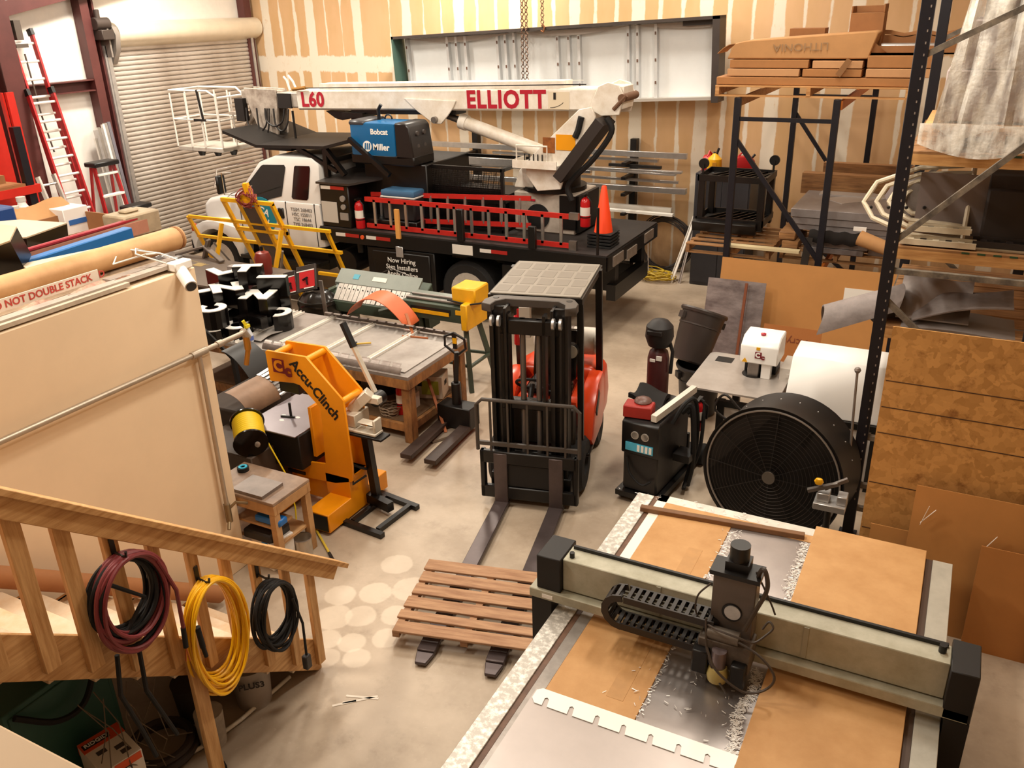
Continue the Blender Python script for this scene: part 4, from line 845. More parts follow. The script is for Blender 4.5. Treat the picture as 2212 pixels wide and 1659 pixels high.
loose(MB().bar((-.28, -.3, 1.62), (.1, .0, .9), .055, .03).bar((.1, .0, .92), (.12, .02, .0), .05, .05).box(.0, -.1, 0, .24, .14, .02), 'padded_lever', 'black padded lever leaning past the partition edge', 'lever', BLKR, (-7.62, 7.05, 0))
loose(MB().box(-.3, -.42, 0, .42, .5, .52).box(-.24, -.36, .52, .36, .44, .88), 'scrap_crate', 'dark crate under the curved offcuts behind the partition end', 'crate', M('crate_dark', '#3d3128', .8), (-6.75, 6.32, 0), .02)
# under the table
def carton(name, label, x, y, z, w, d, h, mat, rz=0, lid=True):
    t = thing(name, label, 'box', (x, y, z), rz)
    MB().box(-w/2, -d/2, 0, w/2, d/2, h).build('carton', mat, t, bev=.006)
    return t
c1 = carton('cardboard_box', 'pale box with a green panel and hand holes under the right end of the table', -5.58, 8.42, .231, .34, .30, .30, M('box_cream', '#cdbfa8', .7), .3)
fb_box('green_panel', -.10, -.156, .06, .12, -.15, .24, M('panel_green', '#a3a835', .6), c1, 0); fb_box('hand_hole', .168, -.05, .15, .174, .05, .21, BLK, c1, 0); fb_box('hand_hole', -.15, -.156, .17, -.09, -.15, .24, BLK, c1, 0)
carton('carton', 'plain whitish carton behind the orange rod under the table end', -5.62, 7.98, .231, .16, .16, .2, M('box_pale', '#b6a697', .7))
extinguisher('dusty red fire extinguisher standing beside the front right table leg', -5.62, 7.78, .231, .42, .06)
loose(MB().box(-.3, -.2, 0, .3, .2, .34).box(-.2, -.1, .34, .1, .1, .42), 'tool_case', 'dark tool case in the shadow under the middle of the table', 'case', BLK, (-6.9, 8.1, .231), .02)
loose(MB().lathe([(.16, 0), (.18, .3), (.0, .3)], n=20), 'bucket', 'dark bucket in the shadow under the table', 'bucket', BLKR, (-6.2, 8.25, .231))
wc_ = MB()
for i in range(6): wc_.tube([(.16*math.cos(t+i)*(.7+.05*i), .12*math.sin(t+i), .01+.02*i+.02*math.sin(3*t)) for t in [2*PI*k/16 for k in range(16)]], .007, 5, True)
loose(wc_, 'wire_coil', 'small tangle of wire on the lower shelf beside the front leg', 'wire', M('wire_beige', '#8a7660', .5), (-5.75, 7.72, .235))
# orange rod leaning on the table
rd = thing('floor_squeegee', 'long rust orange handle leaning against the back curl of the table', 'squeegee', (-5.12, 7.62, 0))
MB().bar((0.05, .25, .04), (-1.06, 1.20, 1.10), .035, .02).build('handle', M('rod_orange', '#a85a24', .5, 0, .25, 6), rd)
MB().bar((-.95, .92, .9), (-.6, .98, .9), .02, .03).build('cross_piece', M('rod_orange', ''), rd)
MB().bar((-.05, .04, .02), (.18, .44, .03), .16, .03).build('blade', M('blade_grey', '#7d6f60', .6), rd)
# ------------------------------------------------------------------ pallet jack
pj = thing('pallet_jack', 'black hand pallet jack with a looped handle beside the table end', 'pallet jack', (-4.95, 7.6, 0))
for x in (-.22, .1): MB().bar((x+.05, -.52, .09), (x-.02, .42, .09), .15, .06).build('fork', M('jack_fork', '#4a3a33', .5, .2, .4, 6), pj, bev=.006)
MB().box(-.3, .38, .06, .16, .62, .34).cyl((-.08, .5, .3), (-.08, .5, .62), .06).build('pump', BLK, pj, bev=.01)
MB().lathe([(0, -.06), (.09, -.06), (.09, .06), (0, .06)], (-.14, .55, .1), 18, 'x').lathe([(0, -.06), (.09, -.06), (.09, .06), (0, .06)], (0.0, .55, .1), 18, 'x').build('steer_wheel', BLKR, pj)
MB().bar((-.08, .5, .6), (.0, .42, 1.05), .05, .04).build('handle_shaft', BLK, pj)
MB().tube([(.0, .42, 1.02), (-.14, .40, 1.12), (-.13, .39, 1.24), (0, .38, 1.30), (.13, .39, 1.24), (.14, .40, 1.12), (.02, .42, 1.02)], .016).build('handle_loop', BLK, pj)
MB().box(-.02, .375, 1.17, .03, .395, 1.24).build('control_tag', YEL, pj); MB().bar((.0, .40, 1.1), (0, .38, 1.3), .05, .02).build('handle_web', BLK, pj)
# ------------------------------------------------------------------ clinching machine
cm = thing('clinching_machine', 'orange-yellow C-frame clinching machine with black lettering and a grey table', 'machine', (-5.4, 6.1, 0))
pl_ = [(-5.85, 1.68), (-5.83, 1.70), (-5.34, 1.71), (-4.94, 1.32), (-4.92, .62), (-4.93, .44), (-4.96, .42), (-5.16, .36), (-5.66, .33), (-5.66, .43), (-5.78, .46), (-5.81, .50), (-5.26, .56), (-5.24, 1.0), (-5.24, 1.19), (-5.46, 1.39), (-5.54, 1.40), (-5.84, 1.37)]
fp = MB().prism([(x+5.4, z) for x, z in pl_], 'y', -.2, -.175).build('side_plate', ORNG, cm, bev=.004)
MB().prism([(x+5.4, z) for x, z in pl_], 'y', .09, .115).build('side_plate', ORNG, cm, bev=.004)
for (x, z) in ((-5.79, 1.64), (-5.36, 1.66), (-4.98, 1.29)): MB().cyl((x+5.4, -.18, z), (x+5.4, .1, z), .035, n=14).build('spacer_pin', ORNG, cm)
fb_box('column_web', .12, -.18, .42, .44, .1, .46, ORNG, cm); fb_box('throat_web', -.02, -.18, .6, .02, .09, 1.15, ORNG, cm)
for x0 in (.15, -.55):
    MB().box(x0, -.57, .03, x0+.27, .42, .23).build('skid', ORNG, cm, bev=.006)
    fb_box('skid_mouth', x0+.015, -.578, .045, x0+.255, -.568, .215, BLK, cm, 0)
fb_box('stem', .12, -.2, .22, .42, .1, .46, ORNG, cm); fb_box('cross_member', -.5, -.12, .08, .2, .05, .34, ORNG, cm)
fb_box('work_plate', -.74, -.37, .885, -.06, .5, .90, M('plate_grey', '#8d8489', .35, .5, .15, 2), cm)
fb_box('black_box', -.66, -.33, .50, -.05, .42, .885, M('matte_black', '#110b0a', .6), cm, .01)
MB().cyl((-.4, -.02, .9), (-.4, -.02, 1.06), .014, n=10).bar((-.5, -.06, .91), (-.35, -.02, .91), .02, .012).build('stop_rod', BLK, cm)
for (x, y) in ((-.33, .0), (-.5, -.02), (-.44, -.12), (-.12, .42)): MB().ball((x, y, .9), .03, 8, (1, .7, .15)).build('white_blot', PRINTW, cm)
fb_box('punch_head', -.38, -.15, 1.25, -.12, .08, 1.40, BLK, cm, .01)
lq = MB().box(-.37, -.206, 1.485, -.225, -.199, 1.63).build('logo_square', MAROON, cm)
txt('C', .15, ORNG, lq, (-.30, -.208, 1.555), (RX, 0, 0), bold=.008); txt('C', .105, MAROON, lq, (-.18, -.208, 1.505), (RX, 0, 0), bold=.012)
txt('Accu-Clinch', .155, M('letter_black', '#17100c', .5), cm, (.125, -.203, 1.375), (RX, PI/4+.02, 0), bold=.004, sx=.93)
MB().tube([(.40, -.05, .52), (.44, -.15, .6), (.5, -.1, .55), (.47, .05, .45)], .014).tube([(.4, -.1, .42), (.46, -.2, .4), (.52, -.05, .44)], .012).build('air_hose', BLKR, cm)
fb_box('dark_slot', -.36, -.215, .37, -.14, -.2, .40, BLK, cm, 0)
# hand notcher on a black stand
ns = thing('notcher_stand', 'black steel stand holding a cast hand notcher with a long lever', 'stand', (-4.85, 6.1, 0))
for (a, b) in (((-.3, -.32, .03), (.36, -.38, .03)), ((-.3, .30, .03), (.39, .2, .03))): MB().bar(a, b, .06, .05).build('foot', BLK, ns)
MB().bar((.26, -.32, .03), (.30, .2, .03), .05, .05).bar((-.06, -.3, .03), (-.04, .27, .03), .05, .05).build('foot_cross', BLK, ns)
MB().bar((-.04, .1, .05), (-.04, .02, .93), .075, .075).build('post', BLK, ns)
MB().bar((-.3, .12, .10), (.2, .0, .1), .08, .1).build('post_brace', BLK, ns)
fb_box('bed_plate', -.30, -.16, .93, .28, .0, .955, BLK, ns)
CAST = M('cast_cream', '#d6cbb8', .4, .2, .2, 6)
MB().box(-.26, -.14, .955, .2, .0, .985).box(-.26, -.1, .985, -.06, .14, 1.12).bar((-.18, .02, 1.12), (.0, .1, 1.3), .12, .1).box(-.1, .06, 1.2, .12, .14, 1.27).box(.16, -.12, .985, .19, .0, 1.12).box(-.02, -.12, 1.06, .19, -.02, 1.075).build('notcher_body', CAST, ns, bev=.008)
MB().lathe([(0, -.06), (.07, -.06), (.07, .06), (0, .06)], (.02, .2, 1.2), 16, 'y').build('pivot', BLK, ns)
MB().bar((.02, .2, 1.2), (-.32, .25, 1.82), .045, .03).build('lever', CAST, ns); MB().bar((-.25, .24, 1.69), (-.37, .26, 1.92), .055, .045).build('grip', BLKR, ns)
# ------------------------------------------------------------------ small wooden bench by the partition end
bn = thing('wooden_bench', 'small wooden bench with a scuffed top beyond the partition end', 'bench', (-5.38, 5.1, 0))
BW = M('bench_wood', '#c79a68', .65, 0, .35, 3, '#94693f')
fb_box('top', -.40, -.26, .72, .40, .24, .75, M('bench_top_scuffed', '#a98d74', .5, 0, .5, 3, '#6b564a'), bn)
for y in (-.26, .2): fb_box('apron', -.40, y, .62, .40, y+.04, .72, BW, bn)
fb_box('apron', .36, -.22, .62, .40, .20, .72, BW, bn)
for (x, y) in ((-.36, -.22), (.36, -.22), (-.36, .2), (.36, .2)): fb_box('leg', x-.035, y-.035, 0, x+.035, y+.035, .62, BW, bn)
fb_box('shelf', -.36, -.2, .25, .36, .2, .28, BW, bn)
loose(MB().box(-.17, -.14, 0, .17, .14, .10), 'toolbox', 'blue and black flat toolbox on the near end of the small bench', 'toolbox', M('toolbox_black', '#2a2523', .5), (-5.25, 4.98, .28), .02)
loose(MB().box(-.15, -.06, 0, .15, .06, .07), 'blue_case', 'bright blue case on the shelf of the small bench', 'case', M('case_blue', '#1766b0', .35), (-5.12, 4.93, .48), .015)
fb_box('upper_shelf', -.36, -.24, .45, .36, .0, .475, BW, bn)
loose(MB().box(-.18, -.14, 0, .18, .14, .03), 'sheet_stack', 'scuffed grey sheets lying on the small bench top', 'sheets', M('sheet_scuffed', '#8d7f76', .45, .2, .4, 4), (-5.3, 5.0, .751))
tr = thing('tape_roll', 'small tape roll with a light blue core on the bench corner', 'tape roll', (-5.66, 5.2, .75))
MB().lathe([(.03, 0), (.055, 0), (.055, .04), (.03, .04), (.03, 0)], n=18).build('roll', BLKR, tr); MB().lathe([(.022, .036), (.042, .036), (.042, .046), (.022, .046), (.022, .036)], n=18).build('core', M('core_cyan', '#39b6d8', .5), tr)
rl = thing('rope_reel', 'black-flanged reel of bright yellow rope beside the small bench', 'reel', (-5.95, 5.62, .75), 0, None, (0, .25, -.75))
MB().lathe([(0, .16), (.17, .16), (.17, .18), (0, .18)], (0, 0, .18), 26, 'x').build('flange', BLKG, rl); MB().lathe([(0, -.18), (.17, -.18), (.17, -.16), (0, -.16)], (0, 0, .18), 26, 'x').build('flange', BLKG, rl)
MB().lathe([(.06, -.16)]+[(.145+.008*(i % 2), -.16+.32*i/22) for i in range(23)]+[(.06, .16)], (0, 0, .18), 22, 'x').build('rope', M('rope_yellow', '#f2cf1f', .5), rl)
MB().ball((.185, .06, .16), .04, 8, (.2, .7, 1)).build('hub_clip', GALV, rl)
loose(MB().box(-.4, -.3, 0, .4, .3, .72), 'cabinet', 'low dark cabinet carrying the rope reel behind the partition end', 'cabinet', M('cabinet_dark', '#4a3a2e', .6), (-6.2, 5.75, 0), .01)
loose(MB().tube([(-5.72, 5.62, .85), (-5.5, 5.6, .5), (-5.42, 5.56, .2), (-5.40, 5.52, .012)], .008, 6), 'rope_end', 'loose end of yellow rope hanging from the reel', 'rope', M('rope_yellow', ''))
cw = MB().sheet(lambda u, v: (.28*math.sin(1.6*u), -.2+.5*v, .22*math.cos(1.6*u)), 14, 3, .006, (1, 0, 0))
loose(cw, 'curved_offcut', 'brown curved sheet with a ribbed bright edge by the rope reel', 'offcut', M('panel_brown', '#8a6a50', .5, .2, .3, 4), (-6.5, 6.1, .9))
rb = MB()
for i in range(8): rb.bar((.28*math.sin(.2*i), .3, .22*math.cos(.2*i)), (.28*math.sin(.2*i+.1), .45, .22*math.cos(.2*i+.1)+.03), .05, .006)
loose(rb, 'ribbed_edge', 'bright ribbed metal edging above the yellow rope', 'edging', GALV, (-6.5, 6.1, .9))
loose(MB().sheet(lambda u, v: (-.3+.5*u, -.1+.4*v, .40-.5*u*u), 12, 3, .01), 'curved_scrap', 'dark curved metal offcut behind the partition edge', 'offcut', BLK, (-6.75, 6.55, .90))
tn = thing('paint_tin', 'open metal tin under the small bench beside the white carton', 'tin', (-5.02, 5.18, 0))
MB().lathe([(.085, 0), (.085, .19), (.08, .19), (.08, .02), (0, .02)], n=22).build('can', M('tin_pale', '#cfc3b4', .35, .5, .2, 6), tn); MB().tube(ringpts((0, 0, .19), .085, 22), .005, 5, True).build('rim', STEEL, tn)
wb_ = thing('white_carton', 'white carton with a blue band and black letters under the small bench', 'box', (-5.2, 4.98, 0), -.2)
fb_box('carton', -.16, -.12, 0, .14, .14, .30, M('carton_bright', '#efebe5', .5), wb_, .006); fb_box('band', .02, -.128, .16, .10, -.12, .30, M('band_blue', '#2f7fc4'), wb_, 0)
txt('de', .12, PRINTK, wb_, (.05, -.126, .09), (RX, 0, 0), bold=.006)
ybr = thing('yellow_rod', 'thin yellow rod with a black tip on the floor by the orange skid', 'rod', (-4.9, 5.35, .015), -.62)
MB().cyl((-.42, 0, 0), (.12, 0, 0), .012, n=8).build('shaft', M('rod_yellow', '#d8b93a', .4), ybr); MB().cyl((.12, 0, 0), (.27, 0, 0), .015, n=8).build('tip', BLK, ybr)
# ------------------------------------------------------------------ forklift and pallet (turned about 12.5 degrees)
FK = math.radians(12.5)
FO = M('forklift_orange', '#e4481d', .3, 0, .06, 3); FKB = M('forklift_black', '#0c0807', .4, .1, .3, 5); FKG = M('forklift_grey', '#3c3733', .5, .1)
fl = thing('forklift', 'orange and black forklift with its mast towards the camera and long forks on the floor', 'forklift', (-3.45, 6.9, 0), FK)
def fbx(name, x0, y0, z0, x1, y1, z1, mat=FKB, bev=.01): return MB().box(x0, y0, z0, x1, y1, z1).build(name, mat, fl, bev=bev)
for s in (-1, 1):
    x = s*.30
    MB().box(x-.085, .0, .1, x-.055, .17, 2.12).box(x+.055, .0, .1, x+.085, .17, 2.12).box(x-.06, .06, .1, x+.06, .1, 2.12).build('mast_channel', FKB, fl, bev=.004)
    MB().box(x-.05-s*.12, .03, .1, x-.02-s*.12, .14, 2.05).build('inner_channel', FKB, fl)
    for dx in (-.05, .02): MB().lathe([(0, -.012), (.055, -.012), (.055, .012), (0, .012)], (x+dx, -.02, 2.0), 18, 'x').build('chain_wheel', GALV, fl)
    MB().box(x-.055, -.03, .5, x-.035, -.02, 1.98).box(x+.01, -.03, .5, x+.03, -.02, 1.98).build('chain', BLK, fl)
    MB().cyl((x-s*.22, .1, .2), (x-s*.22, .1, 2.0), .03, n=10).build('lift_ram', M('ram_steel', '#6f6660', .3, .5), fl)
MTC = M('mast_top_grey', '#4a423c', .5, .1, .2, 6)
MB().prism([(-.46, .14), (-.40, .26), (-.28, .32), (.28, .32), (.40, .26), (.46, .14), (.46, .02), (.36, -.02), (.34, .1), (.26, .18), (-.26, .18), (-.34, .1), (-.36, -.02), (-.46, .02)], 'z', 2.08, 2.16).build('mast_crown', MTC, fl, bev=.006)
for x in (-.36, .36): MB().cyl((x, .2, 2.16), (x, .2, 2.163), .03, n=12).build('crown_hole', BLK, fl)
fbx('mast_cross', -.3, .03, 1.85, .3, .12, 2.0); fbx('mast_cross', -.3, .05, 1.05, .3, .12, 1.15); fbx('mast_foot', -.42, -.02, .06, .42, .2, .34)
# carriage and load guard
fbx('carriage_plate', -.50, -.12, .10, .50, -.06, .24); fbx('carriage_plate', -.50, -.12, .50, .50, -.06, .64); fbx('carriage_apron', -.34, -.10, .24, .36, -.07, .50, M('apron_dark', '#0f0b0a', .6))
for x in (-.50, .46): fbx('carriage_side', x, -.12, .10, x+.05, -.04, .64)
gd = MB().tube([(-.52, -.1, .64), (-.52, -.1, 1.14), (-.46, -.1, 1.2), (.46, -.1, 1.2), (.52, -.1, 1.14), (.52, -.1, .64)], .02, 8); gd.build('guard_frame', MTC, fl)
for x in (-.38, -.2, .0, .2, .38): MB().bar((x, -.1, .62), (x, -.1, 1.2), .02, .02).build('guard_bar', MTC, fl)
MB().bar((-.52, -.1, .72), (.52, -.1, .72), .03, .04).build('guard_rail', MTC, fl)
FKM = M('fork_steel', '#5d5150', .4, .5, .3, 4)
for s, n_ in ((-1, 0), (1, 1)):
    x = s*.285
    f = MB().box(x-.075, -2.42, .02, x+.075, -.06, .065).box(x-.07, -.13, .02, x+.07, -.09, .62)
    f.prism([(x-.075, -2.42), (x+.075, -2.42), (x+.045, -2.55), (x-.045, -2.55)], 'z', .02, .05)
    f.build('fork', FKM, fl, bev=.006)
# truck body behind
fbx('chassis', -.42, .2, .14, .42, 1.72, .50)
cw_ = [(-.50, .32), (-.52, .6), (-.50, .92), (-.36, 1.0), (.36, 1.0), (.50, .92), (.52, .6), (.50, .32)]
MB().prism(cw_, 'y', 1.35, 1.85).build('counterweight', FO, fl, bev=.10, seg=3)
for s in (-1, 1):
    pts = [(.60, .48), (.75, .80), (1.0, .98), (1.35, 1.0), (1.42, .6), (1.3, .34), (.75, .34)]
    MB().prism(pts, 'x', s*.36, s*.53).build('side_cowl', FO, fl, bev=.05, seg=2)
    MB().bar((s*.532, .82, .70), (s*.525, 1.02, .88), .10, .02, (1, 0, 0)).build('cowl_vent', BLK, fl, bev=.004)
    MB().lathe([(.12, -.1), (.26, -.1), (.30, -.06), (.30, .06), (.26, .1), (.12, .1), (.1, .04), (0, .04)], (s*.40, .42, .30), 24, 'x').build('front_wheel', TIRE, fl)
    MB().lathe([(.1, -.08), (.2, -.08), (.235, -.05), (.235, .05), (.2, .08), (.1, .08), (0, .04)], (s*.40, 1.48, .235), 22, 'x').build('rear_wheel', TIRE, fl)
    MB().bar((s*.44, .42, .5), (s*.44, .34, 2.16), .06, .05).build('guard_post', FKB, fl); MB().bar((s*.46, 1.45, .95), (s*.46, 1.30, 2.16), .07, .06).build('guard_post', FKB, fl)
    fbx('step', min(s*.36, s*.52), .5, .34, max(s*.36, s*.52), .75, .38)
fbx('floor_plate', -.42, .3, .50, .42, .8, .53, FKG); fbx('bonnet', -.36, .82, .5, .36, 1.4, .86, FO, .05)
fbx('seat_base', -.26, .82, .84, .26, 1.22, .96, BLKG, .04); MB().prism([(1.16, .92), (1.30, 1.46), (1.38, 1.46), (1.3, .92)], 'x', -.25, .25).build('seat_back', BLKG, fl, bev=.04, seg=2)
MB().box(-.4, .30, .55, .4, .42, .98).prism([(.3, .9), (.42, 1.02), (.5, .98), (.5, .55)], 'x', -.34, .3).build('dashboard', FKG, fl, bev=.02)
MB().tube(ringpts((0, 0, 0), .17, 20), .016, 7, True).xf(T(-.12, .62, 1.08) @ rotM('X', -.7)).build('steering_wheel', BLKR, fl); MB().cyl((-.12, .5, .92), (-.12, .62, 1.08), .03).build('steering_column', BLK, fl)
for i in range(4): MB().cyl((.1+.06*i, .48, .95), (.12+.06*i, .5, 1.14), .008, n=6).ball((.12+.06*i, .5, 1.15), .02, 8).build('control_lever', BLK, fl)
MB().tube([(-.36, .35, .9), (-.40, .3, 1.1), (-.34, .28, 1.24)], .012).ball((-.34, .28, 1.25), .022, 8).build('gear_lever', BLK, fl)
rf = MB().box(-.45, .30, 2.16, .45, 1.45, 2.175).build('roof_panel', M('roof_grey', '#877e72', .55, 0, .06, 3), fl, bev=.003)
RB = M('roof_panel_mark', '#7a7166', .6)
for j in range(4):
    for i in range(5): MB().box(-.43+.175*i+.02*(j % 2), .36+.265*j, 2.1755, -.43+.175*i+.14+.02*(j % 2), .36+.265*j+.21, 2.177).build('roof_patch', RB, rf)
MB().box(-.47, .28, 2.10, -.43, 1.47, 2.16).box(.43, .28, 2.10, .47, 1.47, 2.16).box(-.43, .28, 2.10, .43, .32, 2.16).box(-.43, 1.43, 2.10, .43, 1.47, 2.16).build('roof_frame', FKB, fl)
gt = MB().cyl((-.26, 1.58, 1.24), (.38, 1.58, 1.24), .155, n=22).ball((-.26, 1.58, 1.24), .155, 14, (.4, 1, 1)).ball((.38, 1.58, 1.24), .155, 14, (.4, 1, 1)); gt.build('gas_tank', M('tank_white', '#e6ded2', .35, 0, .1, 5), fl)
MB().lathe([(.16, -.02), (.16, .02)], (.12, 1.58, 1.24), 22, 'x').build('tank_strap', STEEL, fl)
MB().cyl((.36, .34, 1.62), (.36, .27, 1.62), .075, n=20).build('headlamp_body', BLK, fl); MB().cyl((.36, .272, 1.62), (.36, .262, 1.62), .068, n=20).build('headlamp_lens', M('lamp_glass', '#e9e4d8', .1, .6), fl)
MB().cyl((-.40, 1.2, 1.3), (-.40, 1.2, 1.62), .06, n=16).cyl((-.40, 1.2, 1.62), (-.40, 1.2, 1.7), .025).build('onboard_extinguisher', M('extinguisher_red', ''), fl)
MB().box(-.38, 1.12, 1.4, -.26, 1.2, 1.75).build('tag_board', M('tag_white', '#ded6ca'), fl)
# pallet riding on the forks
PA = math.radians(13.5)
PW = M('pallet_wood', '#b58d6a', .75, 0, .45, 3, '#8d6448', .15, 25, (1, 9, 9))
pt = thing('wooden_pallet', 'worn wooden pallet lying over the fork tips', 'pallet', (-3.06, 5.12, 0), PA)

for x in (-.575, 0, .575): fb = MB().box(x-.03, -.5, .07, x+.03, .5, .13).build('stringer', PW, pt)
for i, (y, w) in enumerate(((-.45, .135), (-.30, .10), (-.135, .135), (.045, .135), (.225, .14), (.405, .15))):
    MB().box(-.61+random.uniform(-.015, .015), y-w/2, .13, .61+random.uniform(-.015, .015), y+w/2, .152).build('deck_board', PW, pt, bev=.004, rot=(0, 0, random.uniform(-.008, .008)))
# ------------------------------------------------------------------ back wall: hanging sign frame, chains, metal on wall arms
sg = thing('sign_frame', 'long open-backed sign cabinet with white panels hung on the back wall', 'sign frame', (-7.1, 15.3, 3.08))
SW = M('sign_white', '#eef0f0', .35, 0, .06, 3); SD = M('sign_edge_dark', '#3a302b', .5, 0, .3, 4); SGRN = M('sign_edge_green', '#3f5a50', .5)
TI = .042
def sgp(x, z): return (x*math.cos(TI)-z*math.sin(TI), x*math.sin(TI)+z*math.cos(TI))
def sbox(name, x0, y0, z0, x1, y1, z1, mat, par=None, bev=0):
    m = MB().box(x0, y0, z0, x1, y1, z1).xf(rotM('Y', -TI)); return m.build(name, mat, par or sg, bev=bev)
sbox('top_channel', -3.22, -.28, 1.24, 3.22, .12, 1.29, SD); sbox('bottom_channel', -3.22, -.12, -.03, 3.22, .12, .02, M('sign_edge_pale', '#b9b2aa', .4, .4))
sbox('end_channel', -3.22, -.28, -.03, -3.18, .12, 1.29, SGRN); sbox('end_channel', 3.10, -.28, -.06, 3.22, .12, 1.29, SD)
xs = [-3.15, -2.0, -.92, .32, 1.75, 3.08]
for i in range(5): sbox('panel', xs[i], .08, .02, xs[i+1], .10, 1.24, SW)
sbox('corner_liner', 2.55, -.1, 1.16, 3.1, .06, 1.24, SD)
for x in (-3.05, -2.12, -1.92, -1.72, -1.03, -.86, -.68, .20, .42, .62, 1.55, 1.72, 2.05):
    rb_ = sbox('rib', x-.025, -.02, .02, x+.025, .08, 1.22, M('rib_pale', '#d9dadb', .35, .3, .1, 6))
    for z in (.25, .62, 1.05): sbox('rib_bolt', x-.012, -.03, z, x+.012, -.018, z+.05, M('bolt_brown', '#6a4c3c', .5), rb_)
sd = MB().sheet(lambda u, v: (-3.0+6.0*u, -.03+.02*math.sin(9*u), 1.22-.10*abs(math.sin(PI*2.6*u))*v), 60, 3, .004, (0, 1, 0)).xf(rotM('Y', -TI)); sd.build('sagging_film', M('film_grey', '#b7ada5', .3), sg)
for x, zt, n in ((-7.5, 3.1, 55), (-7.42, 3.1, 55), (-7.10, 4.40, 14)):
    ch = MB()
    for i in range(n if n < 20 else n):
        z = zt+.055*i
        if z > 6.4: break
        ch.tube(ringpts((x, 15.0, z), .032, 6, 'y' if i % 2 else 'x'), .009, 4, True)
    lb = {-7.5: 'left strand of the hoist chain hanging before the sign frame', -7.42: 'right strand of the twin hoist chain before the sign frame', -7.10: 'short chain with a hook lifting the top edge of the sign frame'}[x]
    tag(ch.build('hoist_chain', M('chain_brown', '#6b5140', .4, .6)), lb, 'chain')
tag(MB().tube([(-7.10, 15.0, 4.42), (-7.06, 15.0, 4.36), (-7.08, 15.0, 4.29), (-7.13, 15.0, 4.31)], .018).build('hook', M('hook_rust', '#8a5a3a', .4, .5)), 'hook holding the top edge of the sign frame', 'hook')
arms = thing('wall_rack', 'black cantilever arms bolted to the back wall behind the truck', 'rack', (-7.2, 15.6, 0))
for x in (-8.92, -5.55): 
    wb(MB().box(x-.06, 15.60, .6, x+.06, 15.74, 2.42), 'post', BLK, arms)
    for z in (.62, 1.1, 1.46, 1.76, 2.02): wb(MB().box(x-.04, 15.1, z, x+.04, 15.62, z+.05), 'arm', BLK, arms)
AL2 = M('alu_tube', '#cfcac6', .3, .8, .2, 6)
tubes = [(-11.0, -4.45, 15.35, 2.20, .08, .10), (-11.0, -7.5, 15.22, 1.93, .10, .14), (-8.4, -5.0, 15.42, 2.08, .10, .05), (-6.5, -4.5, 15.25, 1.93, .12, .04), (-6.45, -4.6, 15.25, 1.885, .12, .035), (-10.4, -6.3, 15.4, 1.82, .1, .06),
         (-6.6, -4.4, 15.25, 1.60, .12, .10), (-6.5, -4.6, 15.4, 1.72, .06, .05), (-10.4, -7.0, 15.25, 1.60, .1, .09), (-6.5, -4.62, 15.25, 1.155, .10, .05), (-6.45, -4.7, 15.4, 1.20, .08, .10), (-6.1, -4.5, 15.45, 1.53, .05, .05)]
names = ['topmost long tube on the wall arms', 'wide tube on the wall arms left of the crane turret', 'flat bar lying on the second arm behind the lift cylinder', 'upper flat bar of the pair right of the turret', 'lower flat bar of the pair right of the turret', 'long tube half hidden behind the wire cage',
         'square tube with a dark open end near the cabinet', 'thin tube resting on the square tube', 'tube behind the wire cage of the truck', 'bright white bar on the lowest arm', 'tube behind the bright white bar on the lowest arm', 'thin tube tucked behind the square tube']
for (x0, x1, y, z, d, h), nm in zip(tubes, names):
    o = tag(MB().bar((x0, y, z+random.uniform(-.02, .02)), (x1, y, z), d, h).build('metal_tube', AL2 if 'white' not in nm else M('bar_bright', '#f0ece4', .4), bev=.004), 'silver '+nm if 'white' not in nm else nm, 'tube', 'metal tubes on the wall rack')
tag(MB().bar((-5.9, 15.3, 1.99), (-4.9, 15.3, 1.985), .08, .05).build('dark_bar', BLK), 'short black bar on the pair of flat bars right of the turret', 'bar')
cc = MB()
for i in range(9):
    r = .40+.012*i+random.uniform(-.02, .03)
    cc.tube([(-4.85+r*1.05*math.cos(t)+.02*math.sin(3*t+i), 15.56+.012*i*(i % 2), .52+r*1.1*math.sin(t)+.02*math.cos(2*t+i)) for t in [2*PI*k/28 for k in range(28)]], .013, 6, True)
tag(cc.build('cable_coil', M('coil_dark', '#2a1d17', .5)), 'big coil of dark cable hung low on the back wall beside the grey cabinet', 'coil')
ye = MB()
for i in range(16):
    cx, cy = -4.85+random.uniform(-.18, .2), 14.95+random.uniform(-.12, .12); a = random.uniform(0, 6); r = random.uniform(.16, .36)
    ye.tube([(cx+r*math.cos(t+a), cy+r*.6*math.sin(t+a)+.03*math.sin(3*t), .015+.008*i+.03*abs(math.sin(2*t+a))) for t in [2*PI*k/20 for k in range(20)]], .010, 5, True)
tag(ye.build('power_cable', M('cord_yellow_dull', '#c2a21f', .5)), 'heap of yellow extension cord on the floor behind the truck', 'cord')
tag(MB().hose([(-5.1, 15.3, .9), (-5.05, 15.2, .4), (-4.98, 15.05, .12), (-4.9, 15.0, .05)], .01, 6).build('grey_cable', M('cable_grey', '#9a8b80', .5)), 'thin grey cable running down to the yellow cord heap', 'cable')
for (x0, x1, w, c, lb) in ((-4.48, -4.22, .05, '#efe9e1', 'white angle bar leaning against the left side of the grey cabinet'), (-4.32, -4.2, .025, '#a59a94', 'thin grey bar leaning beside the white angle bar')):
    tag(MB().bar((x0, 14.88, 0.0), (x1, 15.3, 1.15), w, .012).bar((x0-.03, 14.9, 0.01), (x1-.03, 15.32, 1.15), .012, w).build('angle_bar', M('angle_%s' % c[1:], c, .4)), lb, 'bar')
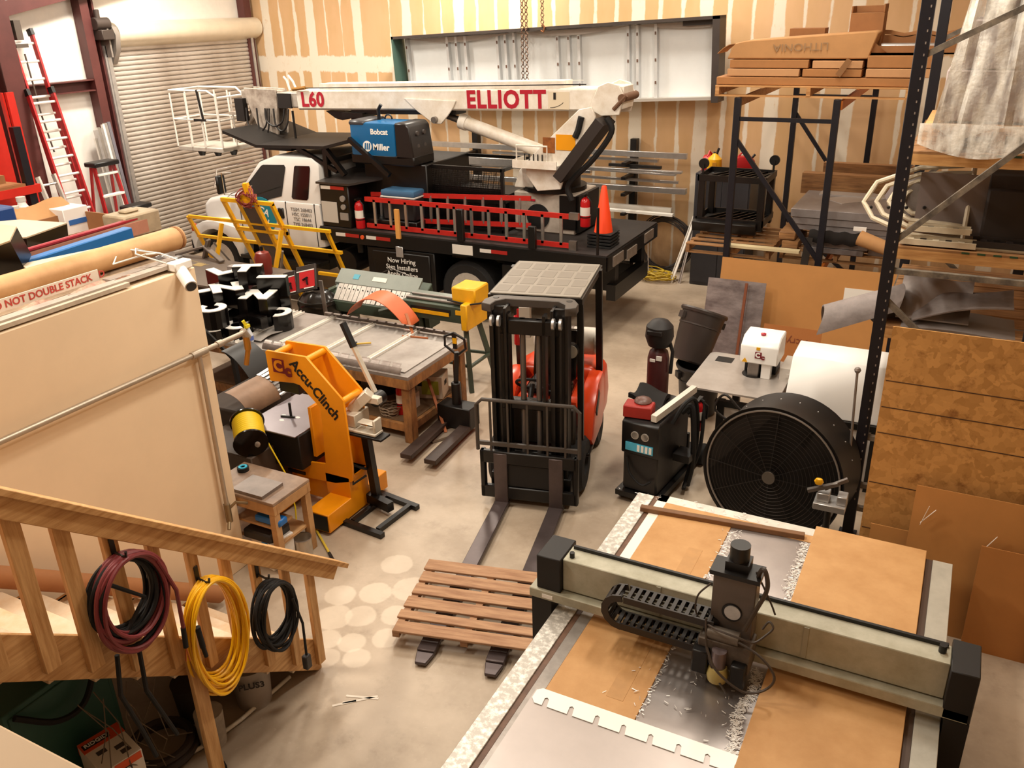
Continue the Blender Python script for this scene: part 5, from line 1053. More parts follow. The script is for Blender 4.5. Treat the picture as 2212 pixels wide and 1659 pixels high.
# ------------------------------------------------------------------ grey cabinet, petrol cans
gc = thing('steel_cabinet', 'tall dark grey steel cabinet against the back wall', 'cabinet', (-3.68, 15.25, 0))
CG = M('cabinet_grey', '#34343a', .5, .1, .15, 3)
MB().box(-.48, -.32, 0, .48, .36, 2.0).build('body', CG, gc, bev=.008)
for s in (-1, 1): MB().box(min(0, s*.46)+.004, -.335, .06, max(0, s*.46)-.004, -.32, 1.96).build('door', CG, gc, bev=.004)
def petrol(label, x, y, z, mat, rz, w=.24):
    t = thing('fuel_can', label, 'can', (x, y, z), rz)
    MB().prism([(-w/2, 0), (w/2, 0), (w/2, .2), (w*.3, .27), (-w*.25, .27), (-w/2, .2)], 'y', -.09, .09).build('tank', mat, t, bev=.02, seg=2)
    MB().tube([(-w*.3, 0, .25), (-w*.1, 0, .33), (w*.25, 0, .26)], .018).build('handle', mat, t)
    MB().cyl((w*.32, 0, .22), (w*.5, 0, .3), .02, n=10).build('spout', BLK, t); return t
REDC = M('can_red', '#b41d22', .4)
yc = thing('fuel_can', 'yellow fuel can on the corner of the grey cabinet', 'can', (-3.86, 15.0, 2.0), .2)
MB().lathe([(.12, 0), (.13, .03), (.12, .24), (.06, .30), (.03, .33), (0, .33)], n=16).build('tank', M('can_yellow', '#eeb21c', .4), yc); MB().cyl((.02, 0, .3), (.06, 0, .42), .02, n=8).build('spout', BLK, yc); MB().box(-.03, -.135, .12, .04, -.118, .2).build('label', M('label_tan', '#c98d20'), yc)
petrol('red fuel can to the right of the yellow can, partly hidden by the rack post', -3.42, 15.25, 2.0, REDC, .3, .36)
petrol('small red fuel can behind the left of the yellow can', -4.0, 15.22, 2.0, REDC, 1.2)
# ------------------------------------------------------------------ far pallet rack with its frames
def frame(t, y, x0, x1, zt, mat=NAVY, diag=True, w=.085):
    for x in (x0, x1): MB().box(x-w/2, y-.04, 0, x+w/2, y+.04, zt).build('upright', mat, t, bev=.004)
    for z in (.3, 1.35, zt-.27): MB().bar((x0, y, z), (x1, y, z), .04, .05).build('cross_tie', mat, t)
    if diag:
        MB().bar((x0, y, zt-.52), (x1, y, 1.45), .04, .06).build('diagonal', mat, t)
        MB().bar((x0, y, 1.3), (x1, y, .35), .04, .06).build('diagonal', mat, t)
rm = thing('pallet_rack', 'far dark blue pallet rack with an open top bay in front of the taped wall', 'rack', (-2.2, 13.6, 0))
frame(rm, -1.6, -.63, .62, 3.55); frame(rm, 1.6, -.45, .75, 3.55)
for x in (-.66, .66):
    for z in (1.32, 3.48): MB().box(x-.02, -1.58, z-.06, x+.02, 1.6, z+.05).build('beam', RACKO if x > 0 else WOODX, rm)
WD = M('deck_wood', '#d9a56b', .65, 0, .35, 3, '#a8733f', .1, 25, (.8, 9, 9))
WDD = M('deck_wood_dark', '#a8794a', .7, 0, .4, 3, '#6d4a2b', .1, 25, (.8, 9, 9))
def pallet(label, loc, rz, w, d, n, mat=WD, h=.14):
    t = thing('wooden_pallet', label, 'pallet', loc, rz)
    for x in (-w/2+.03, 0, w/2-.03): MB().box(x-.025, -d/2, .02, x+.025, d/2, h-.02).build('stringer', mat, t)
    for i in range(n):
        y = -d/2+.06+(d-.12)*i/(n-1); MB().box(-w/2, y-.055, h-.02, w/2, y+.055, h).build('deck_board', mat, t, bev=.003)
    for y in (-d/2+.06, d/2-.06): MB().box(-w/2, y-.05, 0, w/2, y+.05, .02).build('base_board', mat, t)
    return t
pallet('wooden pallet on top of the far rack under the flat cartons', (-1.95, 12.95, 3.56), 0, 2.4, 1.9, 7)
CBD = M('carton_flat', '#b07a48', .8, 0, .15, 4); CBL = M('carton_light', '#c9986a', .8, 0, .12, 4)
for (x0, x1, y0, z0, z1, mt, lb) in [(-3.15, -.75, 12.05, 3.705, 3.80, CBD, 'lowest long flat carton on the far rack, projecting furthest left'), (-3.02, -2.1, 12.08, 3.81, 3.90, CBL, 'shorter carton end on the left of the second layer'), (-2.06, -1.35, 12.08, 3.81, 3.90, CBD, 'carton end in the middle of the second layer'),
                              (-1.3, -.55, 12.08, 3.81, 3.91, CBL, 'carton on the right of the second layer'), (-3.0, -2.0, 12.10, 3.91, 4.01, CBD, 'long carton on the left of the third layer'), (-1.95, -1.35, 12.1, 3.91, 4.0, CBL, 'short carton in the middle of the third layer'), (-1.3, -.52, 12.1, 3.92, 4.06, CBD, 'wide carton on the right of the third layer')]:
    tag(MB().box(x0, y0, z0, x1, y0+1.5, z1).build('flat_carton', mt, bev=.006), lb, 'carton', 'flat cartons on the far rack')
lc_ = thing('long_carton', 'long sagging kraft carton with upside-down print on top of the flat cartons', 'carton', (-2.1, 12.35, 4.02))
MB().prism([(-.95, 0), (.80, 0), (.88, .30), (.84, .32), (-.72, .22), (-.86, .19)], 'y', -.22, .35).build('carton', CARD, lc_, bev=.012)
MB().sheet(lambda u, v: (-.86-.22*v, -.22+.5*u, .19-.12*v*v), 6, 3, .008).build('flap', CARD, lc_)
txt('LITHONIA', .13, M('carton_print', '#9a7a58', .7), lc_, (-.02, -.232, .145), (RX, PI-.03, 0), sx=1.15)
ob = thing('open_carton', 'open dark carton with a bright tube inside on the right of the far rack', 'carton', (-.85, 12.5, 4.07))
MB().box(-.45, -.3, 0, .5, -.28, .10).box(-.45, .3, 0, .5, .32, .2).box(-.45, -.3, 0, .5, .3, .02).sheet(lambda u, v: (-.45+.95*u, .3+.1*v, .2+.04*v+.02*math.sin(14*u)), 12, 2, .01).sheet(lambda u, v: (-.45+.2*u, -.3-.02*v, .16*v*(1-u)+.02), 4, 3, .008, (0, 1, 0)).build('carton', CARDD, ob)
tag(MB().cyl((-1.2, 12.45, 4.14), (-.4, 12.45, 4.14), .05, n=14).build('bright_tube', GALV), 'bright metal tube lying inside the open dark carton', 'tube')
sc2 = thing('small_carton', 'brown open-topped carton standing above the long sagging carton', 'carton', (-1.42, 12.75, 4.02))
MB().box(-.2, -.18, 0, .2, .18, .52).box(-.2, -.18, .52, -.18, .18, .6).box(.18, -.18, .52, .2, .2, .62).box(-.2, .16, .52, .2, .18, .6).build('carton', CARDD, sc2, bev=.004)
tag(MB().box(-2.4, 12.8, 4.02, -1.95, 13.1, 4.36).build('small_carton', CARDD), 'small carton whose rim just shows behind the long sagging carton', 'carton')
tag(MB().bar((-1.62, 12.03, 3.83), (-1.5, 12.03, 4.02), .07, .02, (0, 1, 0)).build('wood_offcut', M('offcut_brown', '#8a6038', .7)), 'small brown offcut tilted against the carton stack', 'offcut')
# middle level of the far rack
pallet('dark wooden pallet at chest height in the far rack, under the black cart', (-2.85, 12.75, 1.38), 0, 1.2, 1.35, 6, WDD)
pallet('wooden pallet at chest height in the far rack, under the steel cabinets', (-1.4, 13.0, 1.38), 0, 1.5, 1.5, 7, WDD)
tag(MB().box(-2.85, 12.02, 1.525, -1.85, 12.14, 1.56).build('pale_board', M('board_pale', '#d5c39a', .6)), 'pale board lying across the front of the dark pallet', 'board')
uc = thing('utility_cart', 'black plastic utility cart stored upside down on the far rack', 'cart', (-3.0, 13.05, 1.56))
PLB = M('plastic_black', '#120e0d', .4, 0, .15, 6)
def lattice(z, tilt=0):
    t = MB()
    for x in (-.5, .48): t.box(x, -.36, z-.04, x+.02, .36, z+.05)
    for y in (-.36, .34): t.box(-.5, y, z-.04, .5, y+.02, z+.05)
    t.build('tray_rim', PLB, uc)
    for i in range(8): MB().bar((-.48+.96*i/8+.06, -.34, z), (min(.48, -.48+.96*i/8+.36), .34, z), .018, .05).build('tray_rib', PLB, uc)
    MB().box(-.48, -.34, z-.035, .48, .34, z-.025).build('tray_floor', M('tray_floor_dark', '#17120f', .6), uc)
lattice(.16); lattice(.78)
for (x, y) in ((-.44, -.3), (.44, -.3), (-.44, .3), (.44, .3)): MB().box(x-.05, y-.05, .05, x+.05, y+.05, .76).build('post', PLB, uc, bev=.01)
for (x, y) in ((-.44, -.28), (.46, .3)):
    MB().lathe([(0, -.02), (.075, -.02), (.075, .02), (0, .02)], (x, y, .98), 18, 'y').bar((x, y-.03, .82), (x, y-.03, .98), .03, .01).build('castor', BLK, uc)
MB().prism([(-.36, .0), (-.46, .02), (-.48, .16), (-.36, .18)], 'x', -.52, .42).build('tray_lip', PLB, uc, bev=.01)
STB = M('cabinet_alu', '#9c9594', .4, .4, .25, 2, '#7d7573')
for (x0, x1, y0, y1, z0, z1, lb) in [(-2.05, -.62, 12.25, 13.6, 1.98, 2.09, 'upper grey steel lid in the far rack'), (-2.03, -.64, 12.27, 13.55, 1.88, 1.975, 'grey steel panel second from the top in the far rack'), (-2.02, -.66, 12.29, 13.5, 1.80, 1.875, 'grey steel panel third from the top in the far rack'),
                              (-1.68, -1.0, 12.2, 13.3, 1.68, 1.795, 'grey steel block under the steel panels'), (-1.72, -1.0, 12.2, 13.3, 1.60, 1.675, 'second grey steel block from the bottom'), (-1.75, -1.05, 12.2, 13.2, 1.52, 1.595, 'lowest grey steel block on the pallet'), (-1.0, -.6, 12.3, 13.4, 1.52, 1.795, 'plain grey steel box at the right end of the shelf')]:
    tag(MB().box(x0, y0, z0, x1, y1, z1).build('steel_box', STB, bev=.004), lb, 'panel', 'grey steel panels in the far rack')
tag(MB().bar((-1.85, 13.4, 2.10), (-.6, 13.4, 2.10), .25, .02).bar((-1.6, 12.9, 2.092), (-1.0, 13.5, 2.092), .4, .008).build('steel_offcut', M('offcut_grey', '#b3aba6', .4, .4)), 'lighter grey strips lying on the upper steel lid', 'strip')
tag(MB().box(-2.2, 13.8, 2.0, -.6, 14.0, 2.30).build('timber', WDD), 'dark timber behind the steel lids', 'timber'); tag(MB().box(-1.95, 14.1, 2.1, -.6, 14.25, 2.42).build('timber', WDD), 'higher timber at the back of the far rack shelf', 'timber')
tag(MB().sheet(lambda u, v: (-1.76+.64*u, 12.16-.03*math.sin(3*v), 1.84-.17*v+.012*math.sin(20*u)), 20, 8, .02, (0, 1, 0)).build('cloth_wrap', M('cloth_black', '#1d1714', .9)), 'black cloth hanging over the steel blocks', 'cloth')
tag(MB().sheet(lambda u, v: (-1.8+.1*u-.03*v, 12.12, 1.74-.4*v), 3, 6, .015, (0, 1, 0)).build('cloth_strip', M('cloth_grey', '#3a322c', .9)), 'dark cloth strip dangling beside the rack upright', 'cloth')
for i, (x, z) in enumerate(((-2.05, 1.72), (-2.0, 1.6))): tag(MB().box(x-.12, 12.2, z-.06, x+.1, 12.9, z+.05).build('timber_block', WDD, bev=.01), ['upper', 'lower'][i]+' timber block end left of the steel blocks', 'timber')
kr = thing('kraft_roll', 'torn kraft paper roll pointing out of the far rack', 'roll', (-.9, 12.0, 1.76), 0, None, (0, .25, -.2))
MB().cyl((-.22, 0, 0), (.3, 0, 0), .10, .085, n=18).build('roll', CARD, kr); MB().cyl((.3, 0, 0), (.34, 0, 0), .05, n=12).build('core', PRINTW, kr)
tag(MB().box(-.1, -.02, 0, .06, .02, .05).build('white_tag', PRINTW, None, (-1.1, 12.1, 1.89)), 'small pale block on the steel blocks by the kraft roll', 'block')
# ------------------------------------------------------------------ sheets leaning in front of the far rack
HB = M('hardboard_tan', '#c48a4c', .7, 0, .10, 2.5)
def leaning(name, label, cat, x0, x1, yb, yt, h, t, mat, rz=0, bev=0, drop=0):
    a = math.atan2(yt-yb, h); m = MB()
    m.add([(x0, 0, 0), (x1, 0, 0), (x1, 0, h-drop), (x0, 0, h), (x0, t, 0), (x1, t, 0), (x1, t, h-drop), (x0, t, h)], [(0, 1, 2, 3), (7, 6, 5, 4), (0, 4, 5, 1), (2, 6, 7, 3), (0, 3, 7, 4), (1, 5, 6, 2)])
    return tag(m.build(name, mat, None, (0, yb, 0), bev, rot=(-a, 0, rz)), label, cat)
hb = leaning('hardboard_sheet', 'big tan hardboard sheet leaning against the far rack', 'sheet', -2.80, -.55, 11.42, 11.66, 1.50, .012, HB)
MB().box(-1.16, -.008, 1.10, -.72, -.002, 1.26).build('label', M('label_white2', '#e9e3da'), hb)
leaning('steel_sheet', 'scuffed steel sheet leaning on the tan hardboard', 'sheet', -2.90, -2.12, 11.05, 11.38, 1.30, .01, M('sheet_scuffed2', '#9d9290', .4, .45, .6, 2.6, '#5c5050', 0, 1, (1, 1, 2.5)), 0)
tag(MB().bar((-2.36, 10.95, .0), (-2.36, 11.28, 1.26), .035, .03).build('rusty_rod', M('rod_rust', '#7a3f1f', .6)), 'rust brown rod leaning against the scuffed steel sheet', 'rod')
ac = leaning('acrylic_sheet', 'small brown-papered sheet with upside-down print leaning behind the white machine head', 'sheet', -2.0, -1.28, 10.6, 10.85, .92, .012, M('paper_brown', '#a9672f', .7))
txt('Acrylic', .13, M('print_rust', '#7c3818', .6), ac, (-1.62, -.004, .74), (RX, PI, 0))
# ------------------------------------------------------------------ letter bending machine with a stainless table
bm_ = thing('bending_machine', 'white letter bending machine with a stainless table and a white hood', 'machine', (-1.4, 9.0, 0))
SS = M('stainless', '#c4bcb5', .33, .4, .15, 2, '#aaa098')
WM = M('machine_white', '#f4f1ec', .35)
def rrect(x0, y0, x1, y1, r, n=5):
    out = []
    for (cx, cy, a) in ((x1-r, y1-r, 0), (x0+r, y1-r, PI/2), (x0+r, y0+r, PI), (x1-r, y0+r, 1.5*PI)): out += [(cx+r*math.cos(a+PI/2*i/n), cy+r*math.sin(a+PI/2*i/n)) for i in range(n+1)]
    return out
MB().prism(rrect(-.92, -.62, .06, .48, .08), 'z', .925, .945).build('table', SS, bm_)
MB().box(-.81, .2, .945, -.62, .36, .948).build('inlay', BLK, bm_)
hd = MB().prism([(-.32, 1.10), (-.32, 1.34), (-.22, 1.41), (.08, 1.41), (.08, 1.10)], 'y', -.1, .32)
hd = MB().prism([(-.14, 1.12), (-.14, 1.32), (.0, 1.40), (.26, 1.40), (.26, 1.12)], 'x', -.46, -.06).build('head', WM, bm_, bev=.012)
MB().box(-.38, -.08, .945, -.26, .06, 1.14).build('ram', STEEL, bm_, bev=.006); MB().box(-.23, -.1, .945, -.13, .0, 1.14).build('guide', WM, bm_, bev=.004); MB().box(-.44, .06, .945, -.1, .3, 1.12).build('neck', BLK, bm_)
MB().cyl((-.32, 0, .946), (-.32, 0, .95), .13, n=20).build('die_ring', BLK, bm_)
MB().box(-.30, -.148, 1.19, -.23, -.14, 1.26).build('logo_square', MAROON, hd); txt('C', .07, PRINTW, hd, (-.27, -.15, 1.225), (RX, 0, 0), bold=.004); txt('C', .05, MAROON, hd, (-.215, -.15, 1.20), (RX, 0, 0), bold=.005)
MB().prism([(-.435, 1.13), (-.375, 1.13), (-.405, 1.18)], 'y', -.148, -.14).build('warning_triangle', YEL, hd); MB().box(-.29, -.148, 1.285, -.25, -.14, 1.315).build('yellow_sticker', YEL, hd)
MB().lathe([(0, 0), (.025, .0), (.03, .02), (0, .03)], (-.26, .02, 1.40), 12).build('stop_button', REDP, hd)
MB().box(-.04, -.05, .70, .07, .35, 1.08).box(.03, -.06, .98, .06, .05, 1.02).build('feed_block', M('feed_grey', '#cbc4bb', .4, .3), bm_)
MB().prism([(-.42, .76), (-.42, .78), (-.12, 1.28), (.30, 1.30), (.34, .76)], 'x', .09, 1.15).build('hood', WM, bm_, bev=.01)
MB().box(-.62, -.46, .70, 1.2, -.40, .765).build('front_rail', BLK, bm_)
for x in (-.60, .06, .98): MB().box(x, -.44, 0, x+.08, -.37, .76).build('leg', BLK, bm_); MB().box(x, .3, 0, x+.08, .37, .76).build('leg', BLK, bm_)
for (x0, x1) in ((-.52, .06), (.14, .98)): MB().box(x0, -.42, .08, x1, -.41, .70).build('side_panel', M('panel_offwhite', '#d9d2ca', .4), bm_)
for x in (.0, .46, 1.02): MB().box(x, -.48, .74, x+.06, -.38, .82).build('clip', BLK, bm_)
# ------------------------------------------------------------------ bins, welding set, drum fan
def bin_(label, loc, rot, mat):
    t = thing('rubbish_bin', label, 'bin', loc, 0, None, rot)
    MB().lathe([(.20, 0), (.22, .02), (.265, .60), (.27, .61), (.285, .61), (.295, .64), (.285, .66), (.27, .66), (.255, .62), (.21, .03), (0, .03)], n=28).build('body', mat, t)
    for a in (-.9, 2.2): MB().box(-.05, -.01, .50, .05, .03, .58).xf(rotM('Z', a) @ T(0, -.29, 0)).build('handle', mat, t)
    MB().lathe([(.252, .45), (.262, .455), (.262, .47), (.254, .475)], n=28).build('band', mat, t)
    return t
BIN1 = M('bin_dark', '#1c1817', .5); BIN2 = M('bin_charcoal', '#3e3531', .4, 0, .1, 4)
bin_('black bin standing under the corner of the stainless table', (-2.52, 9.75, 0), (0, 0, 0), BIN1)
bin_('tilted charcoal bin set in the mouth of the black bin', (-2.66, 9.72, .66), (-.42, .16, .0), BIN2)
tag(MB().sheet(lambda u, v: (.16*math.cos(2*PI*u)*(.4+.6*v), .1*math.sin(2*PI*u)*(.4+.6*v), .06-.06*v), 12, 4, .006).build('plastic_film', M('film_clear', '#8f8984', .2), None, (-2.35, 9.55, .64)), 'scrap of clear film in the mouth of the black bin', 'film')
mg = thing('mig_welder', 'black wire welder on wheels with a blue control strip', 'welder', (-2.42, 7.75, 0), math.radians(-6))
MB().box(-.19, -.36, .12, .19, .42, .92).build('cabinet', M('welder_cabinet', '#1f1b1a', .4, 0, .15, 5), mg, bev=.02)
MB().prism([(-.36, .55), (-.39, .56), (-.39, .90), (-.34, .93), (-.3, .93), (-.3, .55)], 'x', -.2, .2).build('front_panel', PLB, mg, bev=.01)
MB().box(-.15, -.398, .60, .15, -.388, .69).build('control_strip', M('strip_blue2', '#4fb0cf', .35), mg)
for i in range(4): MB().box(-.02+.043*i, -.402, .61, .008+.043*i, -.396, .68).build('strip_key', PRINTW, mg)
for x in (-.05, .06): MB().lathe([(.035, -.40), (.042, -.40), (.042, -.388), (.035, -.388), (.035, -.40)], (x, 0, .78), 18, 'y').build('dial', M('dial_pale', '#b9b2aa', .4, .4), mg)
MB().hose([(-.14, -.38, .5), (-.08, -.42, .35), (.05, -.42, .25), (.14, -.4, .3)], .012).build('front_lead', BLKR, mg)
MB().box(-.24, -.42, .06, .24, .95, .12).box(-.2, .42, .12, .2, .46, .5).build('cart_base', BLK, mg)
for (x, y, r) in ((-.2, -.32, .06), (.2, -.32, .06), (-.26, .75, .12), (.26, .75, .12)): MB().lathe([(0, -.025), (r, -.025), (r, .025), (0, .025)], (x, y, r), 18, 'x').build('wheel', BLKR, mg)
MB().hose([(.22, -.1, .85), (.30, .0, 1.05), (.34, .2, 1.0), (.34, .3, .5), (.30, .2, .15), (.34, .0, .08)], .022).hose([(.24, .1, .9), (.34, .1, .98), (.38, .1, .6), (.36, .15, .3), (.33, .12, .06)], .03).hose([(.22, .3, .8), (.36, .35, .95), (.40, .25, .5), (.34, .2, .2)], .02).build('cable_bundle', BLKR, mg)
MB().box(.2, .0, .38, .38, .2, .46).build('cable_hook', BLK, mg)
MB().bar((.12, -.34, .98), (.20, .5, 1.0), .06, .07).build('wire_box_arm', M('arm_cream', '#d9d0c3', .4), mg)
cyl_ = thing('gas_cylinder', 'tall dark red gas cylinder wearing a black welding helmet behind the welder', 'cylinder', (-2.66, 8.50, .121))
MB().lathe([(.115, 0), (.12, .02), (.12, 1.05), (.10, 1.13), (.06, 1.17), (.05, 1.2), (0, 1.2)], n=24).build('cylinder', M('cylinder_maroon', '#4a2020', .4, 0, .2, 4), cyl_)
MB().lathe([(.05, 1.16), (.05, 1.22), (.12, 1.20), (.155, 1.30), (.145, 1.42), (.09, 1.48), (0, 1.5)], n=18).box(-.09, -.165, 1.36, .07, -.12, 1.40).build('welding_helmet', M('cover_black', '#171110', .6), cyl_); MB().tube([(.1, 0, 1.3), (.16, -.02, 1.15), (.15, -.03, .9)], .02).build('cover_strap', BLKR, cyl_)
MB().box(-.06, -.122, 1.04, .0, -.108, 1.07).box(.01, -.12, 1.06, .07, -.10, 1.11).build('stickers', PRINTW, cyl_)
tag(MB().sheet(lambda u, v: (-2.72+.34*u, 7.72+.36*v, 1.0+.05*math.sin(4*u+2)+.04*math.cos(5*v+u*3)-.10*(u-.5)**2), 12, 12, .05).build('glove_bag', M('bag_black2', '#14100e', .8)), 'black leather bundle lying on top of the welder', 'bundle')
rg = thing('red_toolbox', 'small red torn box on the front of the welder', 'box', (-2.53, 7.5, .935), .1)
MB().box(-.14, -.08, 0, .15, .1, .13).build('box', M('box_red', '#a5241b', .5, 0, .2, 6), rg, bev=.01); MB().ball((.03, .06, .14), .09, 12, (1, 1, .5)).build('dome', M('dome_brown', '#6d5048', .4), rg)
extinguisher('small red fire extinguisher hanging on the right side of the welder cart', -2.06, 8.05, .62, .36, .05)
FA = thing('drum_fan', 'large black drum fan with a wire grille, tilted towards the camera', 'fan', (-1.10, 7.45, .70), 0, None, (-.10, 0, -.16))
FM = M('fan_black', '#1f1b19', .45, .2, .2, 4)
MB().lathe([(.64, -.24), (.66, -.26), (.655, -.24), (.635, 0), (.655, .24), (.66, .26), (.64, .24), (.62, 0), (.64, -.24)], n=56, ax='y').build('drum', FM, FA)
gr = MB()
MB().tube(ringpts((0, -.25, 0), .62, 56, 'y'), .010, 6, True).build('grille_ring', M('grille_grey', '#8b837c', .4, .5), FA)
for k in range(1, 18): gr.tube(ringpts((0, -.25-.05*(1-(k/18)**2), 0), .034*k, 44, 'y'), .0011, 3, True)
go = gr.build('grille_wires', M('wire_dark', '#4a423d', .4, .4), FA); go['kind'] = 'stuff'
gr = MB()
for k in range(1, 9): gr.tube(ringpts((0, .25, 0), .07*k, 40, 'y'), .0014, 3, True)
go = gr.build('rear_grille_wires', M('wire_dark', ''), FA); go['kind'] = 'stuff'
for i in range(12):
    a = 2*PI*i/12; MB().bar((.05*math.cos(a), -.30, .05*math.sin(a)), (.62*math.cos(a), -.25, .62*math.sin(a)), .006, .006).build('grille_spoke', FM, FA)
for i in range(4):
    a = 2*PI*i/4+1.62
    MB().sheet(lambda u, v: ((.09+.50*u)*math.cos(a)-(.05+.03*u)*(v-.5)*2*math.sin(a), -.06+.10*(v-.5), (.09+.50*u)*math.sin(a)+(.05+.03*u)*(v-.5)*2*math.cos(a)), 6, 4, .006, (0, 1, 0)).build('blade', FM, FA)
MB().cyl((0, -.16, 0), (0, .18, 0), .10, n=18).box(-.1, .0, -.6, .1, .2, -.1).build('motor', FM, FA); MB().cyl((0, -.315, 0), (0, -.30, 0), .06, n=18).build('hub_badge', M('hub_grey', '#5d554d', .4, .3), FA)
MB().hose([(-.52, -.10, .36), (-.66, -.12, .46), (-.58, -.12, .62), (-.42, -.10, .50)], .012).build('handle', FM, FA)
MB().box(-.45, -.2, -.69, .45, -.14, -.64).box(-.45, .14, -.69, .45, .2, -.64).build('cradle', FM, FA)
for i in range(10):
    a = .35+2.5*i/9; MB().ball((.642*math.cos(a), .08, .642*math.sin(a)), .008, 6).build('rivet', GALV, FA)
vs = thing('vise_stand', 'small grey vise with a yellow grip on a stand beside the near rack post', 'vise', (-.58, 6.86, 0))
MB().lathe([(.16, 0), (.16, .02), (.03, .04), (.03, .72), (.08, .74), (0, .74)], n=16).build('pedestal', BLK, vs); MB().box(-.12, -.1, .74, .14, .1, .80).box(-.1, -.06, .8, .0, .06, .88).box(.06, -.06, .8, .14, .06, .88).build('jaws', GALV, vs, bev=.005)
MB().bar((-.18, -.05, .88), (.05, -.02, .98), .04, .03).bar((-.05, -.03, .92), (.12, .02, 1.02), .03, .03).build('tool', STEEL, vs); MB().ball((-.10, -.04, .98), .04, 8, (1, .7, .9)).build('grip', YEL, vs)
# ------------------------------------------------------------------ near pallet rack
rn = thing('pallet_rack', 'near dark blue pallet rack whose perforated post crosses the right of the picture', 'rack', (0, 7.7, 0))
for (x, y) in ((-.45, 0), (.68, 0), (-.45, 2.8), (.68, 2.8)):
    u = MB().box(x-.05, y-.04, 0, x+.05, y+.04, 4.95).build('upright', NAVY, rn, bev=.004)
    if y == 0:
        for i in range(54): MB().box(x+.018, y-.0425, .4+.085*i, x+.027, y-.0395, .418+.085*i).build('slot', M('slot_pale', '#8d8077', .6), u)
    MB().box(x-.08, y-.07, 0, x+.08, y+.07, .012).build('foot_plate', NAVY, rn)
TIE = M('tie_dusty', '#4a443f', .6, .1, .4, 8, '#8d8272')
for y in (0, 2.8):
    for (a, b) in (((-.45, 2.62), (.68, 2.62)), ((-.45, 2.85), (.68, 4.0)), ((-.45, 2.38), (.68, 1.4)), ((-.45, 1.05), (.68, 1.05)), ((-.45, .55), (.68, .55)), ((-.45, .30), (.68, .30)), ((-.45, 4.3), (.68, 4.9))):
        MB().bar((a[0], y, a[1]), (b[0], y, b[1]), .05, .045).build('tie', TIE, rn)
for z in (2.62, 3.42, 1.88):
    for x in (-.47, .70): MB().box(x-.02, .04, z-.10, x+.02, 2.76, z).build('beam', TIE, rn)
def deck(label, z, y0, y1, n):
    t = thing('shelf_deck', label, 'shelf', (.1, 8.1, z))
    MB().box(-.56, y0, .0, .7, y0+.045, .09).build('front_batten', WOODX, t); MB().box(-.56, y0, .09, .7, y0+.05, .11).build('edge_strip', WDD, t)
    for i in range(n): MB().box(-.56, y0+.06+(y1-y0)*i/n, .085, .7, y0+.05+(y1-y0)*(i+.9)/n, .105).build('deck_board', WDD, t)
    for i in range(5): MB().box(-.02+.12*i, y0-.003, .092, .04+.12*i, y0, .108).build('green_mark', M('mark_green', '#2c4a2c'), t)
    return t
deck('orange-lit wooden shelf deck below the shrink-wrapped load', 3.43, .0, 2.2, 7); deck('orange-lit lower shelf deck with green marks, under the sign parts', 2.62, .0, 2.2, 7)
deck('lowest shelf deck of the near rack, under the grey fabric', 1.88, .0, 2.2, 7)
# wrapped load on the upper deck
ld = thing('wrapped_load', 'grey boxes stacked under loose clear shrink wrap on the upper deck of the near rack', 'pallet load', (.15, 8.75, 3.545))
MB().box(-.42, -.42, .22, .45, .5, .62).build('box', M('box_mauve', '#a1908c', .6, 0, .15, 3), ld, bev=.01); MB().box(-.30, -.40, .625, .45, .5, 1.0).build('box', M('box_mauve', ''), ld, bev=.01); MB().box(-.22, -.38, 1.005, .45, .5, 1.5).build('dark_box', M('box_dark', '#4a3a3a', .4), ld, bev=.01)
MB().box(-.52, -.55, .16, .5, .55, .2).build('board', WD, ld)
for x in (-.4, .0, .4): MB().box(x, -.55, 0, x+.09, .55, .16).build('bearer', WDD, ld)
WR = M('shrink_wrap', '#f4efe6', .15, 0, .1, 9, '#e3d9c9', .5, 14)
wrnt = WR.node_tree; bsdf = wrnt.nodes['Principled BSDF']; bsdf.inputs['Alpha'].default_value = 1
nz_ = wrnt.nodes.new('ShaderNodeTexNoise'); nz_.inputs['Scale'].default_value = 5; nz_.inputs['Detail'].default_value = 5
mp_ = wrnt.nodes.new('ShaderNodeMapping'); mp_.inputs['Scale'].default_value = (2.5, 2.5, .6); tc_ = wrnt.nodes.new('ShaderNodeTexCoord'); wrnt.links.new(tc_.outputs['Object'], mp_.inputs[0]); wrnt.links.new(mp_.outputs[0], nz_.inputs['Vector'])
mr_ = wrnt.nodes.new('ShaderNodeMapRange'); mr_.inputs[1].default_value = .38; mr_.inputs[2].default_value = .66; mr_.inputs[3].default_value = .15; mr_.inputs[4].default_value = .8; wrnt.links.new(nz_.outputs[0], mr_.inputs[0]); wrnt.links.new(mr_.outputs[0], bsdf.inputs['Alpha'])
def wrapf(u, v):
    a = 2*PI*u; k = 1+.35*v*v
    cx = max(-1, min(1, 1.45*math.cos(a))); cy = max(-1, min(1, 1.45*math.sin(a)))
    w = .03*math.sin(17*a+4*v)+.02*math.sin(31*a)
    return (.06+(.34+.16*v)*cx*(1+w), .02+(.50+.10*v)*cy*(1+w), 1.55-1.4*v+.05*v*math.sin(7*a))
MB().sheet(wrapf, 72, 14, .003, (0, .4, .6)).build('shrink_wrap', WR, ld)
MB().sheet(lambda u, v: (-.55+1.2*u, -.62-.06*v+.03*math.sin(9*u), .22-.26*v*(.35+.65*abs(math.sin(3.2*u+.4)))), 40, 6, .004, (0, 1, 0)).build('wrap_skirt', WR, ld)
